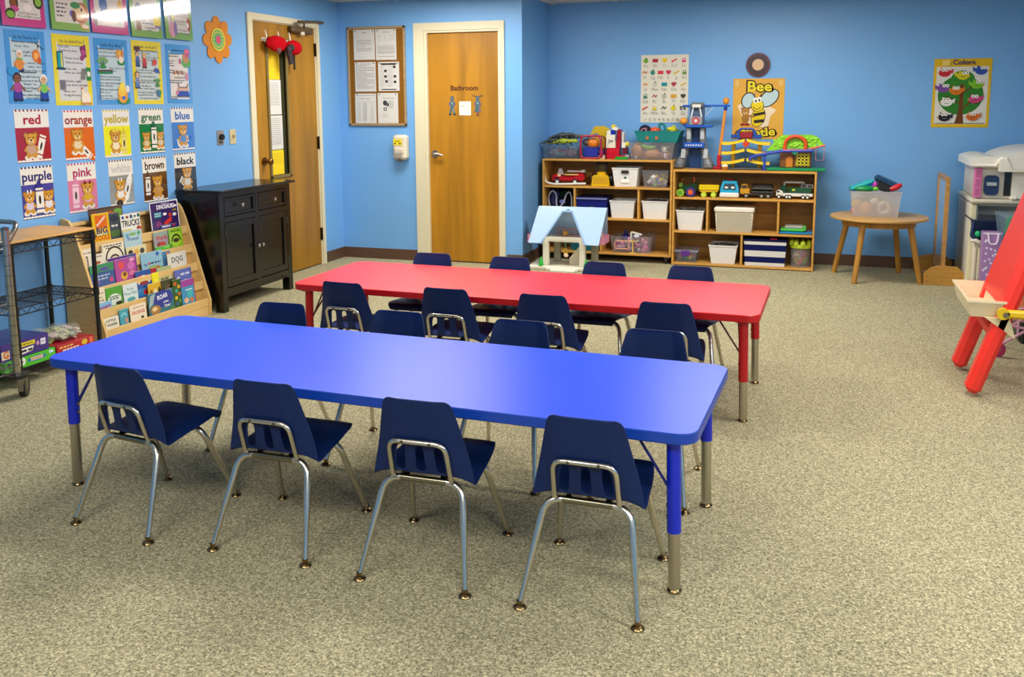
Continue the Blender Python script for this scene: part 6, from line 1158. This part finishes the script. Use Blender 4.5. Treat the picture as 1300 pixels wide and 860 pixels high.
# roof: front slope in two wings either side of the gable opening, and the back slope
def slab(poly, d, name, col=SKY):
    a = [Vector(p) for p in poly]; n = (a[1]-a[0]).cross(a[2]-a[0]).normalized()*d; k = len(a)
    MB().add(a+[p+n for p in a], [list(range(k))[::-1], [k+i for i in range(k)]]+[[i, (i+1) % k, k+(i+1) % k, k+i] for i in range(k)], col).build(name, 'plastic', t)
RT, RB, yf_, yr_ = .538, .232, 7.60, 7.765
slab([(-2.385, yf_, RB), (-2.27, yf_, RB), (-2.115, 7.74, .50), (-2.06, 7.755, .52), (-2.06, yr_, RT), (-2.335, yr_, RT)], .014, 'roof_panel')
slab([(-1.875, yf_, RB), (-1.755, yf_, RB), (-1.72, yr_, RT), (-2.06, yr_, RT), (-2.06, 7.755, .52), (-2.025, 7.74, .50)], .014, 'roof_panel')
slab([(-2.335, yr_, RT), (-1.72, yr_, RT), (-1.755, 7.94, .25), (-2.385, 7.94, .25)], .012, 'roof_panel')
for a, b_ in (((-2.275, 7.592, .235), (-2.115, 7.735, .505)), ((-2.115, 7.735, .505), (-2.025, 7.735, .505)), ((-2.025, 7.735, .505), (-1.87, 7.592, .235))): MB().tube([a, b_], .012, '#93b6e0', n=6).build('gable_trim', 'plastic', t)
MB().prism([(7.66, .272), (7.87, .272), (7.775, .49), (7.75, .49), (7.66, .31)], (-1.775, 0, 0), (0, 1, 0), (0, 0, 1), (-.012, 0, 0), '#cfcab8').build('gable_wall', 'plastic', t)
MB().prism([(7.66, .272), (7.87, .272), (7.775, .49), (7.75, .49), (7.66, .31)], (-2.345, 0, 0), (0, 1, 0), (0, 0, 1), (.012, 0, 0), '#cfcab8').build('gable_wall', 'plastic', t)
for x, q in ((-1.775, 1), (-2.36, -1)): MB().bx(x, x+q*.055, 7.66, 7.86, .235, .252, '#d88aa4').bx(x+q*.048, x+q*.055, 7.66, 7.86, .252, .30, '#d88aa4').bx(x, x+q*.055, 7.66, 7.667, .252, .30, '#d88aa4').bx(x, x+q*.055, 7.853, 7.86, .252, .30, '#d88aa4').build('balcony', 'plastic', t)
MB().prism([(-.13, 0), (.0, 0), (.0, .19), (-.02, .19), (-.13, .06)], (-1.915, 7.72, .036), (1, 0, 0), (0, 0, 1), (0, .05, 0), '#c8c1a8').build('staircase', 'plastic', t)
MB().bx(-2.17, -1.95, 7.52, 7.6, 0, .02, '#e6e2d4', bev=.004).build('doorstep', 'plastic', t)
for x, y in ((-2.275, 7.62), (-1.865, 7.605)): MB().lathe((x, y, .036), [(.024, 0), (.022, .02), (.012, .05), (.003, .075)], '#1fae34').build('toy_tree', 'plastic', t, smooth=50)
MB().bx(-2.20, -2.02, 7.87, 7.9, .20, .25, '#12805c', bev=.01).build('green_arch', 'plastic', t)
MB().cyl((-2.065, 7.66, .25), (-2.065, 7.66, .185), .004, '#3aa070').tube([(-2.065+.02*math.cos(a), 7.66, .165+.02*math.sin(a)) for a in [i*PI/6 for i in range(12)]], .006, '#d0a42c', closed=True).ell((-2.06, 7.66, .128), (.022, .016, .018), '#e6c4a8').build('hanging_swing', 'plastic', t, smooth=60)
b = MB().ell((-2.11, 7.82, .30), (.03, .03, .025), '#c8922c').build('doll_figure', 'plastic', None, smooth=60); tag(b, 'small tan toy on the upper floor of the dollhouse', 'toy')
# ================================================================== ROUND TABLE, TUB AND MIRROR
t = thing('round_table', 'small round wooden table with splayed legs against the back wall', 'table', (.488, 8.03, 0))
OK_ = '#c08a3c'
tc_, tz = (.492, 8.03), .520
MB().lathe((tc_[0], tc_[1], tz-.022), [(.365, 0), (.378, .006), (.378, .018), (.372, .022)], '#c79a58', n=48).build('tabletop', 'wood', t, smooth=30)
MB().lathe((tc_[0], tc_[1], tz-.075), [(.27, 0), (.285, .0), (.285, .053), (.27, .053)], '#a8762c', n=32).build('apron', 'woodv', t, smooth=30)
for fx, fy in ((.165, 8.20), (.312, 7.712), (.690, 8.34), (.812, 7.862)):
    dx, dy = fx-tc_[0], fy-tc_[1]; k = .70
    MB().tube([(tc_[0]+dx*k, tc_[1]+dy*k, tz-.022), (fx, fy, 0)], [.026, .021], '#b27e30', n=12).build('leg', 'woodv', t, smooth=50)
t = clearbin('storage_tub', 'milky tub of play food standing on the round wooden table', .258, .652, .280, .622, tz, tz+.208, y0=7.90, d=.27, col='#d6d0ca', mat='frost')
for (x, z_, r, c, lb) in ((.38, .585, .06, '#e8a03c', 'orange round toy showing through the front of the milky tub'), (.52, .58, .058, '#e6e0d0', 'white ring toy showing through the front of the milky tub'), (.45, .64, .035, '#e8e2cc', 'small cream toy showing through the milky tub'), (.31, .625, .04, '#e0c02c', 'yellow toy showing through the left of the milky tub'), (.30, .565, .03, '#d8786a', 'pink toy at the left bottom of the milky tub')):
    g = MB()
    if c == '#e6e0d0': g.tube([(x+.04*math.cos(a), 7.96, z_+.012+.04*math.sin(a)) for a in [i*PI/8 for i in range(16)]], .018, c, closed=True)
    else: g.ell((x, 7.97, max(z_, tz+.01+r*.9)), (r, .035, r*.85), c)
    tag(g.build('play_food', 'plastic', None, smooth=60), lb, 'toy')
fill('assorted toys filling the milky tub behind the front ones', .29, .61, 8.01, 8.14, .53, .70, ['#d8cfc0', '#a8c08a', '#c8a8b8', '#cfc8b8'], 24, 31, (.025, .04))
b = MB().box((.345, 8.02, .772), (.19, .14, .035), '#17a0a4', rot=(0, -.38, .1), bev=.012).box((.35, 8.02, .752), (.19, .145, .012), '#1a4a9c', rot=(0, -.38, .1)).build('play_book', 'plastic', None); tag(b, 'turquoise and blue toy case tilted in the left of the milky tub', 'toy')
b = MB().ell((.365, 7.96, .745), (.085, .05, .028), '#128a4a').build('play_food', 'plastic', None, smooth=60); tag(b, 'green toy leaves at the front left of the milky tub', 'toy')
b = MB().ell((.448, 7.95, .778), (.022, .02, .028), '#a82ca0').ell((.452, 7.94, .748), (.024, .02, .018), '#6ac02c').build('play_food', 'plastic', None, smooth=60); tag(b, 'purple and lime toy in the middle of the milky tub', 'toy')
b = MB().box((.535, 8.03, .800), (.20, .17, .045), '#1a3f62', rot=(0, .42, -.1), bev=.018).box((.51, 7.985, .765), (.13, .10, .07), '#15171c', rot=(0, .42, 0), bev=.012).build('toy_case', 'plastic', None); tag(b, 'dark blue and black toy case leaning up out of the milky tub', 'toy')
b = MB().tube([(.56, 7.95, .745), (.61, 7.95, .765), (.645, 7.955, .785)], [.02, .026, .014], '#c8202c', n=10).build('play_food', 'plastic', None, smooth=60); tag(b, 'red toy at the right rim of the milky tub', 'toy')
t = thing('floor_mirror', 'narrow standing mirror in a wood frame on two block feet, seen edge on', 'mirror', (.97, 8.1, 0))
foot = [(-.148, 0), (.148, 0), (.148, .095), (.095, .15), (-.03, .155), (-.095, .14), (-.148, .092)]
MB().prism(foot, (.982, 7.84, .002), (1, 0, 0), (0, 0, 1), (.0, .03, 0), '#bd8c3c').bx(.835, .865, 7.87, 8.0, .002, .085, '#b07f30').bx(1.10, 1.13, 7.87, 8.0, .002, .085, '#b07f30').build('block_foot', 'wood', t)
MB().prism(foot, (.962, 8.42, .002), (1, 0, 0), (0, 0, 1), (.0, .03, 0), '#a87a30').build('block_foot', 'wood', t)
for x in (.86, 1.10):
    for z_ in (.03, .07): MB().disc((x, 7.8385, z_), (0, 1, 0), .004, .003, '#4a3414', n=8).build('screw', 'plastic', t)
xm = .958
MB().bx(xm, xm+.032, 7.87, 7.905, .06, .855, '#b88a4c', bev=.003).bx(xm, xm+.032, 8.385, 8.42, .06, .855, '#b88a4c', bev=.003).bx(xm, xm+.032, 7.905, 8.385, .82, .855, '#b88a4c', bev=.003).bx(xm, xm+.032, 7.905, 8.385, .06, .10, '#b88a4c', bev=.003).bx(xm+.014, xm+.030, 7.905, 8.385, .10, .82, '#9a7440').build('frame', 'wood', t)
MB().bx(xm+.008, xm+.014, 7.905, 8.385, .10, .82, '#ffffff').build('glass', 'mirror', t)
for z_ in (.19, .79): MB().bx(xm+.002, xm+.010, 7.90, 7.93, z_-.006, z_+.006, '#26221c').build('clip', 'plastic', t)
# ================================================================== PLAYHOUSE
PW = '#ebe6d6'; PG = '#cdc6b6'
t = thing('play_kitchen', 'large cream toy playhouse unit with a curved roof at the right of the back wall', 'playhouse', (1.45, 8.0, 0))
px0, px1, py0, py1 = 1.135, 1.86, 7.72, 8.40
MB().bx(px0+.05, px1, py0+.26, py1, 0, .665, PG, bev=.01).bx(px0-.01, px0+.05, py0+.06, py1, 0, .665, PW, bev=.012).bx(px0-.02, px1+.02, py0+.0, py1, 0, .05, PW, bev=.01).build('lower_body', 'plastic', t)
MB().bx(px0-.012, px0+.035, py0+.005, py0+.05, .05, .665, '#e0d9b4', bev=.008).build('column', 'plastic', t)
MB().bx(px0+.03, px1, py0+.04, py1, .65, .70, PW, bev=.01).bx(px0-.02, px1+.02, py0-.02, py1, .672, .708, '#cfc8b4', bev=.012).build('ledge', 'plastic', t, smooth=40)
MB().bx(px0+.02, px1, py0+.02, py1, .708, .97, '#ddd6c6', bev=.01).build('upper_body', 'plastic', t)
MB().prism([(0, 0), (.20, 0), (.20, .24), (0, .24)], (px0+.255, py0-.01, .715), (1, 0, 0), (0, 0, 1), (0, .06, 0), '#ece6d6').bx(px0+.245, px0+.30, py0-.03, py0+.04, .705, .735, PW, bev=.012).build('door_bay', 'plastic', t)
MB().bx(px0+.205, px0+.252, py0+.012, py0+.022, .735, .93, '#16181a').build('dark_window', 'gloss', t)
g = MB().bx(px0-.004, px0+.052, py0-.006, py0+.03, .718, .945, '#d878a8', bev=.004)
sh = g.build('shutter', 'plastic', t)
for z_ in (.735, .803, .872): MB().bx(px0+.008, px0+.040, py0-.0065, py0-.004, z_, z_+.056, '#c05f92').build('shutter_panel', 'plastic', sh)
g = MB().prism(rrect(-.05, -.075, .05, .075, .03, 5), (px0+.118, py0+.02, .815), (1, 0, 0), (0, 0, 1), (0, -.03, 0), '#10305e').build('mailbox', 'plastic', t)
MB().bx(px0+.085, px0+.152, py0-.014, py0-.008, .812, .838, '#a8b4b4').build('mail_slot', 'plastic', g); MB().bx(px0+.075, px0+.162, py0-.013, py0-.009, .80, .806, '#0a2248').build('slot_lip', 'plastic', g)  # the lip is a darker navy strip below the mail slot
# roof in two humps
def hump(x0, x1, z0, z1, d, name):
    p = [(x0, z0), (x1, z0)]+[(x1+(x0-x1)*i/10, z0+.03+(z1-z0-.03)*math.sin(PI*(i+.6)/11.2)**.5) for i in range(11)]
    MB().prism(p, (0, py0-.05-d, 0), (1, 0, 0), (0, 0, 1), (0, py1-py0+.07+d, 0), '#f0ecdf').build(name, 'plastic', t, smooth=35)
hump(px0-.03, px0+.19, .955, 1.035, 0, 'low_roof'); hump(px0+.15, px1+.05, .925, 1.10, .05, 'high_roof')
MB().tube([(px0-.03, py0-.05, .965), (px0+.13, py0-.05, .965), (px0+.165, py0-.07, 1.03), (px0+.19, py0-.10, 1.02), (px0+.23, py0-.10, .935), (px1+.05, py0-.10, .93)], .013, '#e9e4d6').build('eave_trim', 'plastic', t, smooth=60)
MB().bx(px0-.002, px0+.006, py0+.10, py0+.25, .12, .36, '#c4bda6', bev=.002).bx(px0-.002, px0+.006, py0+.32, py0+.55, .12, .36, '#c4bda6', bev=.002).build('side_relief', 'plastic', t)
# things in front of and in the playhouse
t = thing('toy_crate', 'navy toy crate on the cream stove at the left front of the playhouse', 'crate', (1.25, 7.74, .395))
MB().bin((1.25, 7.80, .395), (.20, .30), (.245, .36), .165, .006, '#15294e', rim=.012).build('body', 'plastic', t, smooth=20); MB().tube(rounded([(1.135, 7.615, .545), (1.12, 7.60, .44), (1.145, 7.60, .42)], .03), .012, '#1c3260').build('handle', 'plastic', t)
b = MB().ell((1.165, 7.60, .455), (.022, .012, .024), '#1fb474').build('toy_button', 'plastic', None, smooth=60); tag(b, 'mint green round toy on the front of the navy crate', 'toy')
t = thing('toy_stove', 'small cream toy stove standing under the navy crate', 'toy', (1.25, 7.70, 0))
MB().bx(1.14, 1.36, 7.63, 7.96, .0, .39, '#d9d2b6', bev=.01).build('body', 'plastic', t)
for x in (1.148, 1.178, 1.208): MB().bx(x, x+.020, 7.618, 7.632, .06, .345, '#e8e2c6', bev=.004).build('rib', 'plastic', t)
MB().tube(rounded([(1.13, 7.62, .40), (1.145, 7.60, .41), (1.18, 7.60, .39), (1.225, 7.62, .372)], .01), .016, '#e6e0d2').build('top_rail', 'plastic', t, smooth=60); MB().bx(1.236, 1.256, 7.622, 7.632, .07, .33, '#3a3428').build('dark_slot', 'plastic', t)
t = thing('gift_bag', 'lilac paper gift bag with white dots leaning by the navy crate', 'bag', (1.24, 7.5, .10))
b = MB().bx(1.18, 1.34, 7.44, 7.60, .0, .115, '#8a8478', bev=.006).build('toy_box', 'plastic', None); tag(b, 'low grey box under the lilac gift bag', 'box')
MB().bin((1.245, 7.52, .117), (.115, .10), (.125, .11), .37, .002, '#ab84b8').build('body', 'paper', t)
g = MB(); random.seed(9)
for i in range(26):
    zz = random.uniform(.02, .34); g.disc((random.uniform(1.195, 1.295), 7.47-.005*zz/.37-.0008, .117+zz), (0, 1, 0), .0085, .002, '#e8def0', n=9)
g.build('dots', 'paper', t).__setitem__('kind', 'stuff')
MB().tube(rounded([(1.215, 7.462, .48), (1.225, 7.455, .40), (1.275, 7.455, .40), (1.285, 7.462, .48)], .025), .007, '#e8d8ec').bx(1.182, 1.308, 7.4625, 7.4655, .472, .487, '#e6d4ea').build('handle', 'paper', t)
t = clearbin('clear_tub', 'pale clear tub with a green toy inside, half hidden behind the red easel', 1.265, 1.62, 1.31, 1.58, .38, .63, y0=7.40, d=.20, col='#b4ccd8')
b = MB().bx(1.36, 1.60, 7.41, 7.60, .0, .375, '#b0a890', bev=.008).build('toy_chest', 'plastic', None); tag(b, 'beige toy chest under the pale clear tub behind the easel', 'box')
b = MB().prism([(-.03, 0), (.03, 0), (.035, .08), (.01, .13), (-.02, .11)], (1.355, 7.46, .48), (1, 0, 0), (0, 0, 1), (0, .06, 0), '#18a048').build('green_block', 'plastic', None); tag(b, 'bright green toy inside the pale clear tub', 'toy')
t = thing('toy_tray', 'dark purple tray of small pink and orange toys on the floor by the playhouse', 'tray', (1.1, 7.5, 0))
MB().bin((1.115, 7.52, .001), (.10, .16), (.13, .20), .075, .004, '#3c2c74', rim=.006).build('body', 'plastic', t)
fill('pink and orange toys in the dark purple tray', 1.065, 1.165, 7.44, 7.60, .01, .12, ['#e07a9c', '#e8a0b0', '#d8702c', '#e8c8b0', '#d85a7c'], 26, 41, (.014, .024))
# ================================================================== EASEL
RE, RE2 = '#ee3226', '#e02a20'
t = thing('art_easel', 'red plastic folding easel with cream trays at the right edge', 'easel', (1.0, 5.15, 0))
ax, az = .30, 1.0                                   # lean: x gained by height
dirv = Vector((.315, 0, 1)).normalized(); nrm = Vector((-1, 0, .315)).normalized()
def lean(y0, y1, z0, z1, th, col, name, par=t, off=0., mat='plastic', bev=.012, x00=.762):
    o = Vector((x00, 0, 0))+dirv*0
    a = MB().bx(-th/2, th/2, y0, y1, z0, z1, col, bev=bev)
    R = Matrix((( -nrm.x*-1, 0, dirv.x), (0, 1, 0), (nrm.z*-1*-1*-1, 0, dirv.z)))
    vs = []
    for x, y, z_ in a.v:
        p = o+dirv*z_+nrm*(-(x))+nrm*off+Vector((0, y, 0)); vs.append(tuple(p))
    a.v = vs; return a.build(name, mat, par, smooth=40)
for y in (4.905, 5.375): lean(y-.045, y+.045, .02, 1.18, .075, RE, 'leg', bev=.022)
lean(4.94, 5.34, .30, .36, .06, RE2, 'crossbar', bev=.02)
lean(4.87, 5.41, .465, 1.14, .07, RE, 'board', off=.0, bev=.012)
lean(4.93, 5.35, .52, 1.09, .006, '#e8382c', 'board_face', off=.036, bev=.002)
lean(4.865, 5.42, 1.10, 1.20, .085, RE, 'top_bar', bev=.03)
for z_, c in ((.86, '#e8d8d4'), (.955, '#c86a2c')): lean(4.92, 4.965, z_, z_+.05, .004, c, 'sticker', off=.0415, bev=.0)
tr = MB().bin((.808, 5.14, .405), (.13, .50), (.165, .54), .085, .006, '#e2d3ad', rim=.012).build('tray', 'plastic', t)
MB().prism([(-.05, 0), (.06, 0), (.09, -.10)], (.85, 4.86, .41), (1, 0, 0), (0, 0, 1), (0, .02, 0), '#dccb9c').build('tray_bracket', 'plastic', t)
# the opposite half, leaning the other way, mostly outside the frame
def lean2(y0, y1, z0, z1, th, col, name, off=0., mat='plastic', bev=.012):
    d2, n2 = Vector((-.315, 0, 1)).normalized(), Vector((1, 0, .315)).normalized(); o = Vector((1.56, 0, 0)); a = MB().bx(-th/2, th/2, y0, y1, z0, z1, col, bev=bev)
    a.v = [tuple(o+d2*q[2]+n2*q[0]+n2*off+Vector((0, q[1], 0))) for q in a.v]; return a.build(name, mat, t, smooth=40)
for y in (4.905, 5.375): lean2(y-.045, y+.045, .02, 1.17, .075, RE, 'leg', bev=.022)
lean2(4.94, 5.34, .36, 1.13, .035, RE, 'board', bev=.006)
MB().bx(.87, 1.46, 4.825, 4.855, .415, .458, '#dcb414', bev=.012).disc((.875, 4.84, .437), (0, 1, 0), .028, .03, '#dcb414').build('brace_arm', 'plastic', t, smooth=40)
MB().disc((.885, 4.822, .435), (0, 1, 0), .012, .008, '#8a8a84').build('bolt', 'metal', t)
# ================================================================== TOYS BEHIND THE EASEL
t = thing('doll_stroller', 'pink framed doll stroller with a yellow seat on the floor behind the easel', 'doll stroller', (1.15, 5.75, 0))
PK = '#d8a0b4'
for x, y in ((1.02, 5.72), (1.04, 5.98), (1.40, 5.72), (1.42, 5.98)):
    wheel(t, (x, y, .042), .042, .022, '#a82858', '#b83a68')
for y in (5.74, 5.96):
    MB().tube([(1.03, y, .06), (1.22, y, .20), (1.40, y, .33)], .008, PK).tube([(1.40, y, .06), (1.20, y, .16), (1.03, y, .19)], .008, PK).tube([(1.03, y, .19), (1.12, y, .23), (1.30, y, .25)], .008, PK).tube([(1.12, y, .14), (1.12, y, .24)], .006, '#e0b4c4').build('frame', 'plastic', t, smooth=60)
MB().ell((1.27, 5.85, .205), (.105, .10, .06), '#dcb81c').build('seat', 'fabric', t, smooth=60)
b = MB().bx(1.19, 1.62, 6.05, 6.42, .0, .16, '#1a2a20', bev=.02).build('toy_bin', 'plastic', None); tag(b, 'dark green bin on the floor behind the doll stroller', 'bin')
b = MB().bx(1.17, 1.64, 6.02, 6.46, .16, .205, '#c85a1c', bev=.01).build('bin_lid', 'plastic', None); tag(b, 'orange board lying across the dark green bin behind the easel', 'board')
b = MB().ell((1.17, 5.43, .035), (.07, .05, .034), '#e8c8c0', n=16).build('toy_shoe', 'plastic', None, smooth=60); tag(b, 'pale pink toy on the carpet at the right edge below the easel', 'toy')
